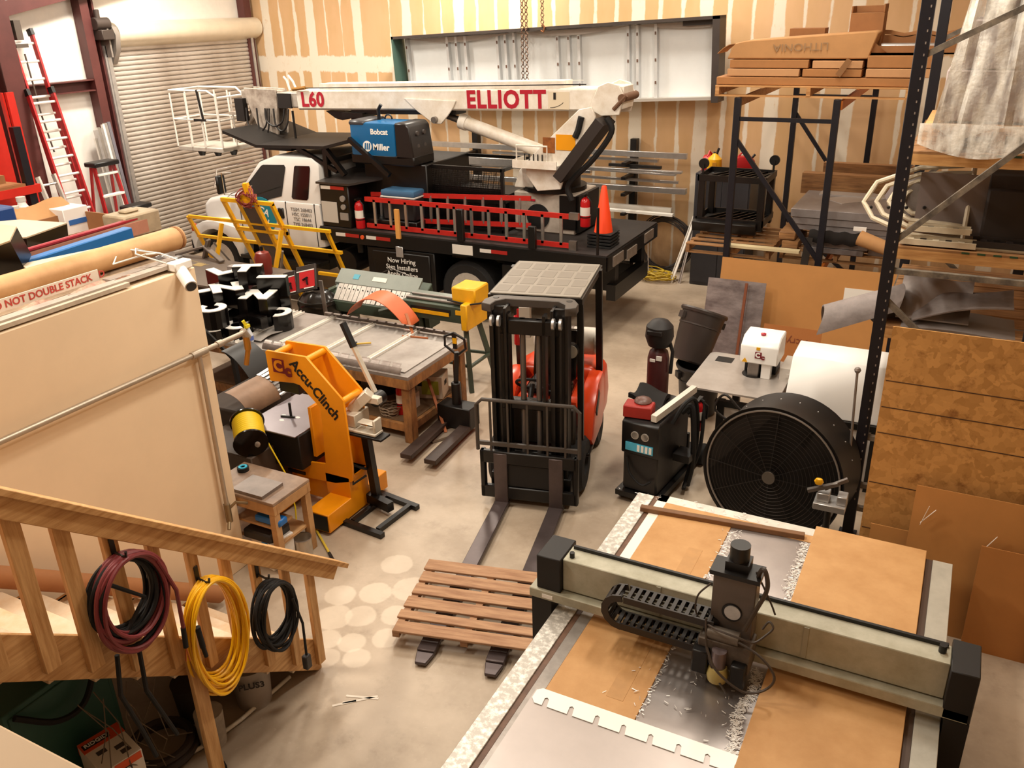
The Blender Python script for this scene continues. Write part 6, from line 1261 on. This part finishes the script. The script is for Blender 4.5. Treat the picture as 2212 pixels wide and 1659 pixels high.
# sign parts on the middle deck
np_ = thing('neon_letter_part', 'cream looped sign part with rounded ends sticking out of the near rack', 'sign part', (-.28, 8.75, 2.78))
CRM = M('part_cream', '#d8c9ae', .5, 0, .2, 8)
for i in range(4):
    s = 1-.2*i
    L = [(-.52*s, .0), (-.44*s, .22*s), (-.1, .40*s), (.35, .46*s), (.35, -.34*s), (-.1, -.30*s), (-.42*s, -.16*s)]
    pts = []
    for k in range(len(L)):
        a, b = Vector(L[k]), Vector(L[(k+1) % len(L)])
        for q in range(4): p = a.lerp(b, q/4); pts.append((p.x, p.y*.55+.05*i-.1, p.y*.75+.2))
    MB().tube(pts, .022, 7, True).build('loop', CRM, np_)
MB().box(-.25, .1, .02, .4, .5, .36).build('backing', M('part_grey', '#8b8078', .5, 0, .4, 6), np_)
for i in range(5): MB().ball((-.45+.15*i, -.12, .16+.01*i), .018, 6).build('bolt', BLK, np_)
for i, (x0, x1, y, z, w, lb) in enumerate([(-.42, .18, 8.22, 2.745, .16, 'dusty cream tray at the front of the middle deck'), (-.38, .12, 8.30, 2.84, .12, 'dusty cream tray stacked on the front tray'), (.15, .62, 8.35, 2.745, .2, 'dark dusty tray right of the cream trays')]):
    t = thing('dusty_tray', lb, 'tray', ((x0+x1)/2, y, z)); hw = (x1-x0)/2; m_ = CRM if i < 2 else M('tray_dark', '#5a4c3c', .7, 0, .5, 7, '#8d7c62')
    MB().box(-hw, -w/2, 0, hw, w/2, .012).build('base', m_, t); MB().box(-hw, -w/2, .012, hw, -w/2+.012, .05).box(-hw, w/2-.012, .012, hw, w/2, .05).build('side', m_, t)
    for k in range(5): MB().box(-hw+.06+k*.1, -w*.3, .012, -hw+.11+k*.1, w*.3, .035).build('divider', BLK if k % 2 else m_, t)
tag(MB().box(-.35, 8.65, 2.74, .2, 8.66, 3.28).build('grey_plate', M('plate_mauve', '#857a78', .4, .3)), 'grey plate leaning at the back of the middle deck', 'plate')
tag(MB().bar((-.66, 9.3, 2.9), (-.40, 9.35, 3.42), .22, .01).build('tilted_plate', M('plate_violet', '#6f6668', .4, .3)), 'grey violet plate tilted behind the near rack post', 'plate')
tag(MB().box(.2, 8.5, 2.75, .66, 9.6, 3.2).build('dark_case', M('case_dark', '#2c211a', .7), bev=.02), 'dark case filling the right of the middle deck', 'case')
tag(MB().box(-.4, 8.2, 2.73, .66, 8.6, 2.742).build('dusty_board', M('board_dusty', '#9a8365', .8, 0, .4, 5), None), 'dusty board along the front edge of the middle deck', 'board')
# grey fabric on the lowest deck
FBM = M('fabric_grey', '#8f8480', .75, 0, .3, 3, '#6f6561', .3, 12)
tag(MB().sheet(lambda u, v: (-1.0+.66*u+.03*math.sin(6*v), 8.28-.22*math.cos(PI*(.05+.95*v))+.1*u, 1.80+.30*u+.27*math.sin(PI*(.05+.95*v))*(1-.15*u)-.03*v), 14, 18, .012, (0, .3, 1)).build('curled_vinyl', FBM), 'grey curled vinyl sheet hanging out past the near rack post', 'vinyl')
tag(MB().sheet(lambda u, v: (-.36+.6*u, 8.25+.5*v, 2.05+.08*math.sin(6*u)*math.sin(3*v)+.25*v), 16, 10, .012).build('grey_cloth', M('fabric_light', '#a39893', .75, 0, .25, 4)), 'pale grey rumpled cloth beside the curled vinyl', 'cloth')
tag(MB().sheet(lambda u, v: (-.22+.78*u, 8.18+.5*v, 2.05+.20*u+.05*math.sin(3*u+v*2)+.08*v), 14, 8, .012).build('grey_cloth', FBM), 'flat folded grey cloth on the right of the lowest deck', 'cloth')
tag(MB().sheet(lambda u, v: (-.30+1.0*u, 8.12+.6*v, 1.995+.02*math.sin(4*u)), 12, 6, .03).build('grey_mat', M('mat_grey', '#7d736e', .8)), 'grey mat lying under the cloths on the lowest deck', 'mat')
tag(MB().cyl((-.55, 8.35, 2.03), (-.2, 8.6, 2.03), .10, n=16).build('cloth_roll', M('roll_dark', '#4f4541', .8)), 'dark end of a rolled cloth beside the near rack post', 'roll')
tag(MB().tube([(-.56, 7.56, 1.72), (-.55, 7.55, 1.5), (-.52, 7.55, .9), (-.51, 7.56, .45)], .012, 6).ball((-.56, 7.56, 1.74), .03, 8).build('grease_rod', M('rod_grey', '#8d837c', .4, .4)), 'thin grey rod with a round fitting hanging beside the near rack post', 'rod')
# ------------------------------------------------------------------ OSB and hardboard sheets at the right
def osb():
    m, nt, b, oc = newmat('osb_board'); v = nt.nodes.new('ShaderNodeTexVoronoi'); v.inputs['Scale'].default_value = 22; v.inputs['Randomness'].default_value = 1
    mp = node(nt, 'ShaderNodeMapping'); mp.inputs['Scale'].default_value = (1, 1, 1.0); nt.links.new(oc, mp.inputs[0]); 
    dn = nt.nodes.new('ShaderNodeTexNoise'); dn.inputs['Scale'].default_value = 9; nt.links.new(mp.outputs[0], dn.inputs['Vector'])
    ad = nt.nodes.new('ShaderNodeMix'); ad.data_type = 'VECTOR'; ad.inputs[0].default_value = .12; nt.links.new(mp.outputs[0], ad.inputs[4]); nt.links.new(dn.outputs[1], ad.inputs[5]); nt.links.new(ad.outputs[1], v.inputs['Vector'])
    sep = nt.nodes.new('ShaderNodeSeparateColor'); nt.links.new(v.outputs['Color'], sep.inputs[0])
    c = mixc(nt, sep.outputs[0], lin('#cf9a58'), lin('#b07f42')); n2 = noise(nt, oc, 7, 7, .7)
    c = mixc(nt, smooth(nt, n2, .52, .72), c, lin('#8a5a28'))
    nt.links.new(c, b.inputs['Base Color']); b.inputs['Roughness'].default_value = .8; return m
ob_ = leaning('osb_sheet', 'tall oriented strand board with dark ruled lines standing by the near rack', 'board', -.30, 1.0, 6.68, 6.80, 2.44, .014, osb())
for z in (.70, 1.12, 1.56, 1.78, 2.0): MB().box(-.29, -.002, z, 1.0, .0, z+.008).build('ruled_line', M('line_dark', '#4d321b', .8), ob_)
leaning('hardboard_sheet', 'wide tan hardboard sheet leaning on the strand board', 'sheet', .06, 1.3, 6.50, 6.62, 1.24, .008, HB)
leaning('hardboard_sheet', 'tan hardboard sheet with white scratches behind the router table', 'sheet', -.22, .62, 6.56, 6.64, .80, .008, HB)
leaning('hardboard_sheet', 'small tan hardboard sheet nearest the floor at the right edge', 'sheet', .57, 1.02, 6.40, 6.49, .90, .008, M('hardboard_tan2', '#bb7d40', .7, 0, .1, 3))
for i in range(5): leaning('hardboard_sheet', ['first', 'second', 'third', 'fourth', 'fifth'][i]+' edge-on sheet in the row at the far right, counted from the left', 'sheet', 1.03+.035*i, 1.045+.035*i, 6.32, 6.6, 1.4, .5, HB if i % 2 else CARDD)
sc3 = MB()
for (x0, z0, x1, z1) in ((.17, 1.12, .13, .94), (.22, 1.10, .13, .96), (.66, .98, .58, .82)): sc3.bar((x0, 6.525, z0), (x1, 6.535, z1), .012, .003)
tag(sc3.build('tape_scraps', PRINTW), 'white tape scraps stuck on the tan hardboard', 'tape')
# ------------------------------------------------------------------ router table with its gantry
cn_ = thing('router_table', 'large flat router table with pale grey rails under a travelling gantry', 'router', (-.85, 4.2, 0))
def cb(name, x0, y0, z0, x1, y1, z1, mat, bev=.003, par=None): return wb(MB().box(x0, y0, z0, x1, y1, z1), name, mat, par or cn_, bev=bev)
RAIL = M('rail_dusty', '#b3ada4', .45, .3, .6, 26, '#e9e4db', 0, 1, (1, 1, 1), .5, .45, .62)
RAILP = M('rail_pale', '#bdb9ac', .45, .1, .2, 6)
BODY = M('router_body_dark', '#120d0b', .6)
yF = 1.9
cb('base_frame', -1.95, yF, .52, .28, 6.1, .80, BODY); 
for (x, y) in ((-1.85, 2.1), (-1.85, 5.9), (.18, 2.1), (.18, 5.9), (-1.85, 4.0), (.18, 4.0)): cb('leg', x-.06, y-.06, 0, x+.06, y+.06, .52, BODY)
cb('side_rail', -2.07, yF, .70, -1.925, 6.22, .855, RAIL); cb('side_rail', .255, yF, .70, .39, 6.21, .855, RAILP)
cb('rack_groove', -1.925, yF, .80, -1.885, 6.24, .845, M('groove_brown', '#6e4e3a', .6, 0, .4, 12)); cb('rack_groove', .205, yF, .80, .255, 6.22, .845, M('groove_dark', '#5b4a40', .5, .2))
cb('bed', -1.885, yF, .78, .205, 6.27, .84, M('bed_steel', '#a39b95', .35, .6, .2, 4))
BRD = M('spoil_board', '#c99a64', .65, 0, .18, 3, '#b5844e', .04, 20)
cb('spoil_board', -1.80, 3.70, .84, -1.215, 6.06, .855, BRD); cb('spoil_board', -.60, yF, .84, .205, 6.27, .885, BRD)
SHN = M('mirror_steel', '#b3aaa6', .30, .8, .2, 2)
cb('steel_plate', -1.215, 3.70, .84, -.60, 6.06, .850, SHN); cb('edge_strip', -1.885, 4.62, .84, -1.80, 6.27, .852, M('edge_white', '#eee6d8', .4)); cb('edge_strip', -1.885, yF, .84, -1.80, 4.6, .85, M('edge_steel', '#a9a19a', .35, .5, .3, 8))
cb('rear_board', -1.80, 6.06, .84, -.60, 6.16, .853, BRD); cb('rear_edge', -1.885, 6.16, .84, -.60, 6.27, .852, M('rear_white', '#e6dfd3', .4, .1, .3, 6))
for y0, y1 in ((4.95, 5.35), (3.85, 4.3)): cb('inlay_board', -1.44, y0, .852, -1.33, y1+.25, .8565, M('inlay_tan', '#c5935a', .6, 0, .2, 5), .001)
br_ = tag(MB().bar((-1.96, 5.96, .872), (-.66, 6.10, .872), .055, .045).build('timber_batten', M('batten_brown', '#7d5634', .6, 0, .3, 5), bev=.004), 'brown timber batten laid across the far end of the router table', 'batten')
# swarf along the seam: countless shavings
random.seed(3); sw = MB()
def swarf(x, y, n, sx, sy, zz=.857):
    for _ in range(n):
        px, py = x+random.gauss(0, sx), y+random.gauss(0, sy); a = random.uniform(0, PI); l = random.uniform(.006, .016)
        p0, p1 = (px-l*math.cos(a), py-l*math.sin(a), zz+random.uniform(0, .008)), (px+l*math.cos(a), py+l*math.sin(a), zz+random.uniform(0, .012))
        w = .003; sw.add([(p0[0], p0[1]-w, p0[2]), (p1[0], p1[1]-w, p1[2]), (p1[0], p1[1]+w, p1[2]), (p0[0], p0[1]+w, p0[2])], [(0, 1, 2, 3)])
for k in range(30): t = k/29; swarf(-.66+.02*math.sin(9*t), 4.45-.78*t, 26, .018, .02)
for k in range(36): t = k/35; swarf(-.63-.03*math.sin(7*t)*(t > .4), 6.0-1.2*t, 26, .018+.02*t, .02)
for k in range(30): t = k/29; swarf(-1.17, 5.95-1.1*t, 12, .03, .02)
for k in range(20): t = k/19; swarf(-1.2, 4.5-.7*t, 4, .008, .02)
swarf(-1.0, 4.1, 60, .2, .3); swarf(-1.3, 6.2, 60, .3, .03)
o = wb(sw, 'swarf', M('swarf_white', '#f6f2ec', .3, .3), cn_, smooth=False); o['kind'] = 'stuff'
# notched strip, its bright reflection painted in as near-white, and the sheet below it
ns_ = MB(); X0, X1 = -1.83, .19; per = .165; n = int((X1-X0)/per)
pts = [(X0+.02, 3.715)]
pts = [(X0, 3.69), (X0+.03, 3.715), (X1, 3.715)]; low = []
for i in range(n):
    x = X0+.08+per*i
    low += [(x, 3.585), (x-.006, 3.645), (x+.006, 3.655), (x+.022, 3.645), (x+.034, 3.585)]
pts += [(X1, 3.585)] + low[::-1] + [(X0+.03, 3.585), (X0, 3.62)]
tag(MB().prism(pts, 'z', .880, .884).build('notched_strip', M('strip_reflection_white', '#f3efe8', .35, .1)), 'bright notched metal strip across the near end of the router table', 'strip')
tag(MB().box(-1.84, 2.2, .858, .19, 3.70, .878).build('metal_sheet', M('sheet_satin', '#b8aea9', .36, .5, .12, 2)), 'satin metal sheet on the near end of the router table', 'sheet')
# gantry
GB = M('gantry_beige', '#b9b5a2', .5, .05, .12, 5, '#9a957f')
ga = wb(MB().box(-2.02, 4.50, 1.02, .38, 4.68, 1.27), 'gantry_beam', GB, cn_, bev=.006)
wb(MB().box(-2.25, 4.44, .935, .52, 4.66, 1.01), 'gantry_shelf', GB, ga, bev=.006)
wb(MB().box(-2.0, 4.645, 1.27, .36, 4.665, 1.295), 'gantry_rail', BLK, ga)
wb(MB().box(-2.2, 4.46, 1.01, -2.02, 4.74, 1.28), 'end_cap', BODY, ga, bev=.006); wb(MB().box(.38, 4.44, .94, .53, 4.74, 1.28), 'end_cap', BODY, ga, bev=.006)
wb(MB().box(-2.24, 4.46, .30, -2.09, 4.64, .935), 'gantry_leg', BODY, ga); wb(MB().box(.40, 4.44, .30, .53, 4.64, .935), 'gantry_leg', BODY, ga)
for x in (-1.35, -.42): wb(MB().box(x, 4.494, 1.03, x+.03, 4.50, 1.26), 'beam_joint', M('joint_grey', '#a19d8b', .5), ga)
for (x, y) in ((-2.17, 4.5), (-2.12, 4.55), (.42, 4.5), (.44, 4.57)): wb(MB().cyl((x, y, 1.008), (x, y, 1.013), .012, n=8), 'bolt', BLK, ga)
wb(MB().cyl((-1.97, 4.55, 1.27), (-1.97, 4.55, 1.31), .018, n=10).cyl((.33, 4.6, 1.27), (.33, 4.6, 1.32), .022, n=10), 'rail_stop', BLK, ga)
wb(MB().box(-2.15, 4.436, .955, -2.07, 4.44, .985), 'label', PRINTW, ga)
hd_ = wb(MB().box(-.96, 4.36, 1.14, -.70, 4.49, 1.60), 'carriage_plate', M('carriage_grey', '#665b53', .45, .2, .15, 5), ga, bev=.006)
wb(MB().box(-.98, 4.34, 1.58, -.68, 4.51, 1.61), 'carriage_cap', BLK, hd_)
wb(MB().box(-.90, 4.38, 1.61, -.76, 4.5, 1.67), 'motor_mount', BLK, hd_); wb(MB().cyl((-.83, 4.44, 1.67), (-.83, 4.44, 1.77), .06, n=20), 'stepper_motor', BLK, hd_)
wb(MB().cyl((-.83, 4.352, 1.33), (-.83, 4.362, 1.33), .062, n=24), 'bore', BLK, hd_); wb(MB().cyl((-.825, 4.346, 1.335), (-.825, 4.355, 1.335), .05, n=24), 'bore_plate', GALV, hd_)
wb(MB().box(-1.0, 4.26, .97, -.68, 4.44, 1.16), 'spindle_block', M('block_dusty', '#4a4039', .6, 0, .4, 9, '#6e6255'), hd_, bev=.006)
wb(MB().box(-1.02, 4.2, .93, -.92, 4.3, 1.1), 'spindle_bracket', BLK, hd_, bev=.008); wb(MB().box(-.78, 4.2, .9, -.69, 4.28, 1.06), 'spindle_bracket', BLK, hd_, bev=.008)
wb(MB().cyl((-.86, 4.24, .98), (-.86, 4.24, 1.12), .045, n=16), 'spindle_nose', M('nose_grey', '#77696a', .4, .4), hd_); wb(MB().lathe([(.06, .90), (.07, .95), (.055, 1.0), (.04, 1.0)], (-.86, 4.24, 0), 18), 'dust_cup', M('cup_yellowed', '#b9a765', .4), hd_)
wb(MB().cyl((-.95, 4.30, 1.19), (-.76, 4.30, 1.19), .045, n=14), 'small_motor', M('motor_grey', '#6f665c', .4, .4), hd_)
ht = MB()
ht.hose([(-.72, 4.42, 1.5), (-.69, 4.38, 1.66), (-.66, 4.36, 1.68), (-.64, 4.36, 1.56), (-.69, 4.34, 1.4), (-.74, 4.32, 1.25)], .014)
ht.hose([(-.97, 4.36, 1.5), (-1.04, 4.34, 1.4), (-1.04, 4.33, 1.28), (-.96, 4.3, 1.2)], .006).hose([(-.98, 4.33, 1.22), (-.88, 4.2, 1.30), (-.74, 4.18, 1.30), (-.66, 4.2, 1.28), (-.60, 4.25, 1.32), (-.57, 4.28, 1.36), (-.60, 4.3, 1.38), (-.63, 4.28, 1.33)], .007)
ht.hose([(-.80, 4.28, 1.2), (-.62, 4.22, 1.18), (-.52, 4.2, 1.08), (-.56, 4.18, .98), (-.68, 4.14, .95), (-.85, 4.14, 1.05), (-.93, 4.2, 1.15)], .008).hose([(-.97, 4.3, 1.28), (-.93, 4.22, 1.1), (-.86, 4.2, .95), (-.78, 4.16, .88)], .007).hose([(-.72, 4.42, 1.62), (-.62, 4.4, 1.45), (-.58, 4.38, 1.38)], .006)
wb(ht, 'hose_loop', M('hose_brownish', '#40362e', .5), hd_)
# energy chain in links
CHM = M('chain_plastic', '#221b17', .5)
path = []
zt, zb, xr, xl, yc = 1.245, 1.03, -.95, -1.52, 4.36; rr = (zt-zb)/2
m = 12
for i in range(m): path.append((xr+(xl-xr)*i/m, zt, 0))
for i in range(7): a = PI/2+PI*(i+.5)/7; path.append((xl+rr*math.cos(a), (zt+zb)/2+rr*math.sin(a), a-PI/2))
for i in range(m): path.append((xl+(xr-xl)*(i+.5)/m, zb, PI))
lk = MB().box(-.030, -.07, -.024, .030, -.058, .024).box(-.030, .058, -.024, .030, .07, .024).box(-.012, -.058, .016, .012, .058, .024).box(-.012, -.058, -.024, .012, .058, -.016)
l0 = None
for (x, z, a) in path:
    loc = Vector((x, yc, z))
    if l0 is None: l0 = lk.build('chain_link', CHM, ga, loc); o = l0
    else: o = link('chain_link', l0.data, ga, loc)
    o.rotation_euler = (0, -a, 0)
wb(MB().tube([(xr, yc-.02, zt), (xl, yc-.02, zt)], .010).tube([(xr, yc+.02, zt), (xl, yc+.02, zt)], .010).tube([(xr, yc, zb), (xl, yc, zb)], .010), 'chain_cable', M('cable_yellowish', '#3a321c', .5), ga)
wb(MB().bar((xr-.02, yc, zt), (-.94, yc+.02, zt-.02), .12, .05), 'chain_bracket', BLK, ga)
# ------------------------------------------------------------------ stairs with wooden railing (climb towards the mezzanine)
SX0, SX1 = -5.28, -3.92
WOODR = M('pine_lumber_rail', '#dcae76', .6, 0, .4, 3, '#b07c42', .1, 30, (11, .8, 11), rot=(.68, 0, 0))
WS = M('stair_lumber', '#d9a86c', .6, 0, .4, 3, '#b57e42', .08, 30, (1, 1, 1))
SL = -.776
def szz(y): return .02+(4.02-y)*.776
st = thing('staircase', 'bare pine staircase climbing towards the camera along the partition', 'stairs', (-4.6, 2.2, 0))
def stringer(x0, x1):
    pts = [(4.02, 0), (4.02, .10)]
    y = 4.0; z = .0
    for i in range(15):
        z += .19; pts += [(y, z), (y-.245, z)]; y -= .245
        if y < .5: break
    pts += [(.44, z), (.44, szz(.44)-.05)]
    pts = [(a, b) for a, b in pts if b <= 2.96] + []
    return wb(MB().prism(pts, 'x', x0, x1), 'stringer', WS, st)
stringer(SX1-.04, SX1); stringer(SX0, SX0+.04)
WT = M('tread_lumber', '#cfa87c', .7, 0, .5, 2.2, '#e6d9c4', .05, 20)
y = 4.0; z = 0
for i in range(14):
    z += .19
    if z > 2.9: break
    wb(MB().box(SX0+.02, y-.265, z-.035, SX1+.01, y+.02, z), 'tread', WT, st, bev=.004)
    wb(MB().box(SX0+.04, y-.02, z-.19, SX1-.04, y, z-.035), 'riser', WS, st)
    y -= .245
# outer face board: its lower edge is the line seen against the dark
fbp = [(4.02, 0), (3.72, 0), (.46, 2.62), (.46, 2.96), (4.02, .20)]
wb(MB().prism([(4.02, .0), (3.98, .0), (.46, 2.735), (.46, 2.98), (.80, 2.78), (4.02, .27)], 'x', SX1, SX1+.035), 'skirt_board', WOODR, st, bev=.003)
rl_ = thing('stair_railing', 'pine stair railing with square balusters and a two-board handrail', 'railing', (-3.86, 2.2, 0))
def ry(y): return 2.66-(y-2.07)*.826
wb(MB().bar((-3.86, .9, ry(.9)), (-3.86, 4.36, ry(4.36)), .15, .038, (0, 0, 1)), 'handrail_cap', WOODR, rl_, bev=.004)
wb(MB().bar((-3.83, .9, ry(.9)-.085), (-3.83, 4.24, ry(4.24)-.085), .038, .12, (0, 0, 1)), 'handrail_side', WOODR, rl_, bev=.004)
for i, y in enumerate((2.04, 2.27, 2.52, 2.77, 3.02, 3.26, 3.50, 3.76, 4.0)):
    z0, z1 = max(.03, szz(y)+.04), ry(y)-.05
    wd = .09 if i in (0, 1, 2) else .075
    wb(MB().box(-3.885, y-wd/2, z0, -3.848, y+wd/2, z1), 'baluster', WOOD, rl_, bev=.003)
for y in (1.80, 1.56, 1.32): wb(MB().box(-3.885, y-.04, szz(y)+.04, -3.848, y+.04, ry(y)-.05), 'baluster', WOOD, rl_, bev=.003)
tag(MB().box(-3.845, 2.80, 0, -3.805, 2.90, 1.22).build('support_post', WOOD, bev=.004), 'pine support post from the floor up the outside of the stairs', 'post')
tag(MB().cyl((-5.2, 4.27, .10), (-5.2, 2.0, 1.86), .075, n=20).build('cardboard_tube', M('tube_brown', '#a87044', .7, 0, .15, 4)), 'brown cardboard tube lying down the stairs against the partition', 'tube')
# coils on black hooks
def coil(name, label, cy, cz, ry_, rz_, n, r, mat, x=-3.78, spread=.06, seed=1, sag=0):
    random.seed(seed); m = MB()
    for i in range(n):
        a = ry_*random.uniform(.80, 1.04); b = rz_*random.uniform(.80, 1.04); dy = random.uniform(-.02, .02); dz = (rz_-b)*.9; ph = random.uniform(0, 6)
        m.tube([(x+spread*(i/n-.5)*1.6+.012*math.sin(2*t+ph), cy+dy+a*math.cos(t), cz+dz-sag*random.uniform(0, 1)*(math.sin(t) < -.3)*0+b*math.sin(t)) for t in [2*PI*k/40 for k in range(40)]], r, 7, True)
    return m
def hook(y, z, label):
    t = thing('hook', label, 'hook', (-3.845, y, z)); MB().box(0, -.016, -.05, .006, .016, .06).build('plate', BLK, t, bev=.002)
    MB().tube([(.006, 0, -.03), (.07, 0, -.04), (.10, 0, -.03), (.105, 0, .0)], .008, 6).build('arm', BLK, t)
hook(2.52, 2.07, 'black hook holding the dark red cable coil'); hook(3.02, 1.56, 'black hook holding the yellow cord coil'); hook(3.50, 1.27, 'black hook holding the black cord coil')
CM = M('cable_maroon', '#7e2f32', .5, 0, .15, 10)
m = coil('c', '', 2.52, 1.72, .235, .305, 12, .0125, CM, seed=4)
m.tube([(-3.74, 2.70, 1.9), (-3.73, 2.77, 1.65), (-3.73, 2.76, 1.35)], .0125, 7)
o = tag(m.build('welding_cable', CM), 'dark red welding cable coiled on the stair railing', 'cable'); MB().cyl((-3.73, 2.76, 1.38), (-3.73, 2.75, 1.24), .016, n=10).build('sleeve', BLKR, o); MB().tube([(-3.73, 2.75, 1.24), (-3.73, 2.73, 1.15)], .005, 5).tube([(-3.73, 2.75, 1.24), (-3.72, 2.75, 1.14)], .005, 5).build('bare_ends', M('copper', '#b5622f', .4, .7), o)
m = coil('c', '', 2.50, 1.74, .21, .27, 8, .013, BLKR, x=-3.80, seed=9)
m.tube([(-3.80, 2.36, 1.46), (-3.80, 2.32, 1.2), (-3.81, 2.40, .85), (-3.82, 2.45, .60)], .014, 7).tube([(-3.80, 2.5, 1.44), (-3.80, 2.48, 1.1), (-3.82, 2.62, .62)], .014, 7).tube([(-3.80, 2.42, 1.9), (-3.79, 2.6, 1.7), (-3.80, 2.45, 1.55)], .013, 7)
tag(m.build('welding_cable', BLKR), 'black welding cable hanging inside the dark red coil', 'cable')
CY = M('cord_yellow', '#f4b80c', .4)
m = coil('c', '', 3.03, 1.09, .225, .43, 17, .0095, CY, seed=5)
o = tag(m.build('power_cable', CY), 'bright yellow extension cord coiled on the stair railing', 'cord'); MB().cyl((-3.72, 2.85, 1.32), (-3.72, 2.86, 1.16), .018, n=10).cyl((-3.72, 2.86, 1.16), (-3.72, 2.87, 1.08), .014, n=10).build('plug', BLKR, o)
m = coil('c', '', 3.535, .885, .19, .27, 13, .010, BLKR, seed=6); m.tube([(-3.74, 3.68, .95), (-3.73, 3.73, .7), (-3.73, 3.72, .42)], .010, 7)
o = tag(m.build('power_cable', BLKR), 'black extension cord coiled at the foot of the stair railing', 'cord'); MB().box(-3.755, 3.685, .30, -3.705, 3.745, .42).build('plug', M('plug_dark', '#2c2624', .5), o, bev=.008)
# under the stairs
tag(MB().box(-5.25, 2.05, 0, -4.6, 2.78, .92).box(-4.605, 2.08, .05, -4.59, 2.75, .88).build('green_cabinet', M('cabinet_green', '#2f5a4e', .5, 0, .15, 3), bev=.01), 'dark green metal cabinet in the shade under the stairs', 'cabinet')
tag(MB().hose([(-4.55, 2.1, .9), (-4.5, 2.3, .72), (-4.5, 2.5, .70), (-4.55, 2.68, .9), (-4.6, 2.8, 1.0)], .02).build('black_hose', BLKR), 'black hose draped over the green cabinet under the stairs', 'hose')
rb_ = thing('tool_carton', 'white and orange printed tool carton on the floor under the stairs', 'box', (-4.28, 2.45, 0), -.25)
MB().box(-.17, -.13, 0, .17, .13, .46).build('carton', M('carton_white2', '#e6dfd5', .5), rb_, bev=.004)
OR2 = M('orange_print', '#e0561c', .5)
MB().box(-.172, -.132, .38, -.168, .132, .462).box(-.1725, -.132, .456, -.06, .132, .4625).box(.1715, -.05, .40, .1735, .12, .455).build('orange_band', OR2, rb_)
lb_ = MB().box(-.14, -.12, .4612, -.09, .05, .464).build('title_panel', M('panel_black', '#1d1715', .5), rb_); MB().box(.168, -.0, .22, .1735, .05, .40).build('title_panel', M('panel_black', ''), rb_)
txt('RIDGID', .045, PRINTW, rb_, (-.115, -.035, .4655), (0, 0, PI/2), bold=.001); txt('RIDGID', .05, PRINTW, rb_, (.1745, .025, .31), (RX, -PI/2, RX), bold=.001)
for (x, y) in ((.0, -.05), (.04, .05), (.10, .06)): MB().box(x-.02, y-.03, .461, x+.02, y+.03, .463).build('tool_picture', M('picture_grey', '#4b423e'), rb_)
for (y, z) in ((-.06, .2), (-.02, .15)): MB().cyl((.169, y, z), (.173, y, z), .02, n=12).build('tool_picture', M('picture_grey', ''), rb_)
bk_ = thing('bucket', 'grey plastic bucket lettered PLUS3 beside the lowest steps', 'bucket', (-4.12, 3.52, 0))
MB().lathe([(.125, 0), (.145, .33), (.152, .33), (.152, .36), (.0, .355)], n=26).build('body', M('bucket_grey', '#9f948b', .5, 0, .1, 4), bk_)
txt('PLUS3', .07, M('letter_dark', '#2a211d'), bk_, (.11, -.105, .26), (RX, 0, .75), bold=.002)
tag(MB().cyl((-4.02, 3.80, .03), (-4.05, 3.30, .03), .016, n=10).tube([(-4.05, 3.30, .03), (-4.10, 3.05, .025), (-4.28, 2.55, .025)], .016, 10).build('conduit', M('conduit_white', '#d9d2c6', .4)), 'white plastic conduit lying along the floor under the stairs', 'conduit')
tag(MB().lathe([(.09, 0), (.10, .28), (0, .28)], n=18).build('paper_sack', M('sack_pale', '#b3a89b', .8, 0, .4, 6), None, (-4.10, 3.08, 0)), 'pale paper-wrapped canister under the yellow cord coil', 'canister')
tag(MB().lathe([(.11, 0), (.13, .3), (.135, .31), (0, .30)], n=22).build('pail', M('pail_dark', '#3d332c', .6), None, (-4.42, 3.22, 0)), 'dark pail behind the paper-wrapped canister', 'pail')
tg = MB(); random.seed(11)
for i in range(9):
    y0 = random.uniform(2.35, 2.75); tg.tube([(-4.2+random.uniform(-.1, .1), y0+random.uniform(-.1, .1), .95-random.uniform(0, .1)), (-4.15, y0, .7), (-4.15+random.uniform(-.1, .1), y0+random.uniform(-.15, .15), .4), (-4.1, y0+random.uniform(-.2, .2), random.uniform(.15, .35))], .004, 5)
tag(tg.build('wire_tangle', M('wire_tan', '#5f4f3a', .5)), 'tangle of thin wires hanging under the stairs', 'wires')
tag(MB().tube([(-4.35+.22*math.cos(t), 2.85+.22*math.sin(t), .05+.0*t) for t in [2*PI*k/24 for k in range(24)]], .03, 7, True).tube([(-4.35+.2*math.cos(t), 2.85+.2*math.sin(t), .10) for t in [2*PI*k/24 for k in range(24)]], .03, 7, True).build('hose_coil', M('hose_brown', '#372b23', .7)), 'coil of dark hose on the floor under the stairs', 'coil')
tag(MB().bar((-4.02, 2.62, .02), (-3.86, 2.95, .02), .05, .03).build('black_offcut', BLKR), 'black strip on the floor at the foot of the support post', 'strip')
ss = MB()
for (a, b) in (((-3.55, 3.72), (-3.30, 3.95)), ((-3.52, 3.85), (-3.28, 3.93)), ((-3.50, 3.78), (-3.42, 3.84))): ss.bar((a[0], a[1], .002), (b[0], b[1], .002), .02, .003)
tag(ss.build('tape_residue', M('tape_pale', '#e9dfd0', .7)), 'crossed pale tape marks on the floor between the stairs and the router table', 'tape')
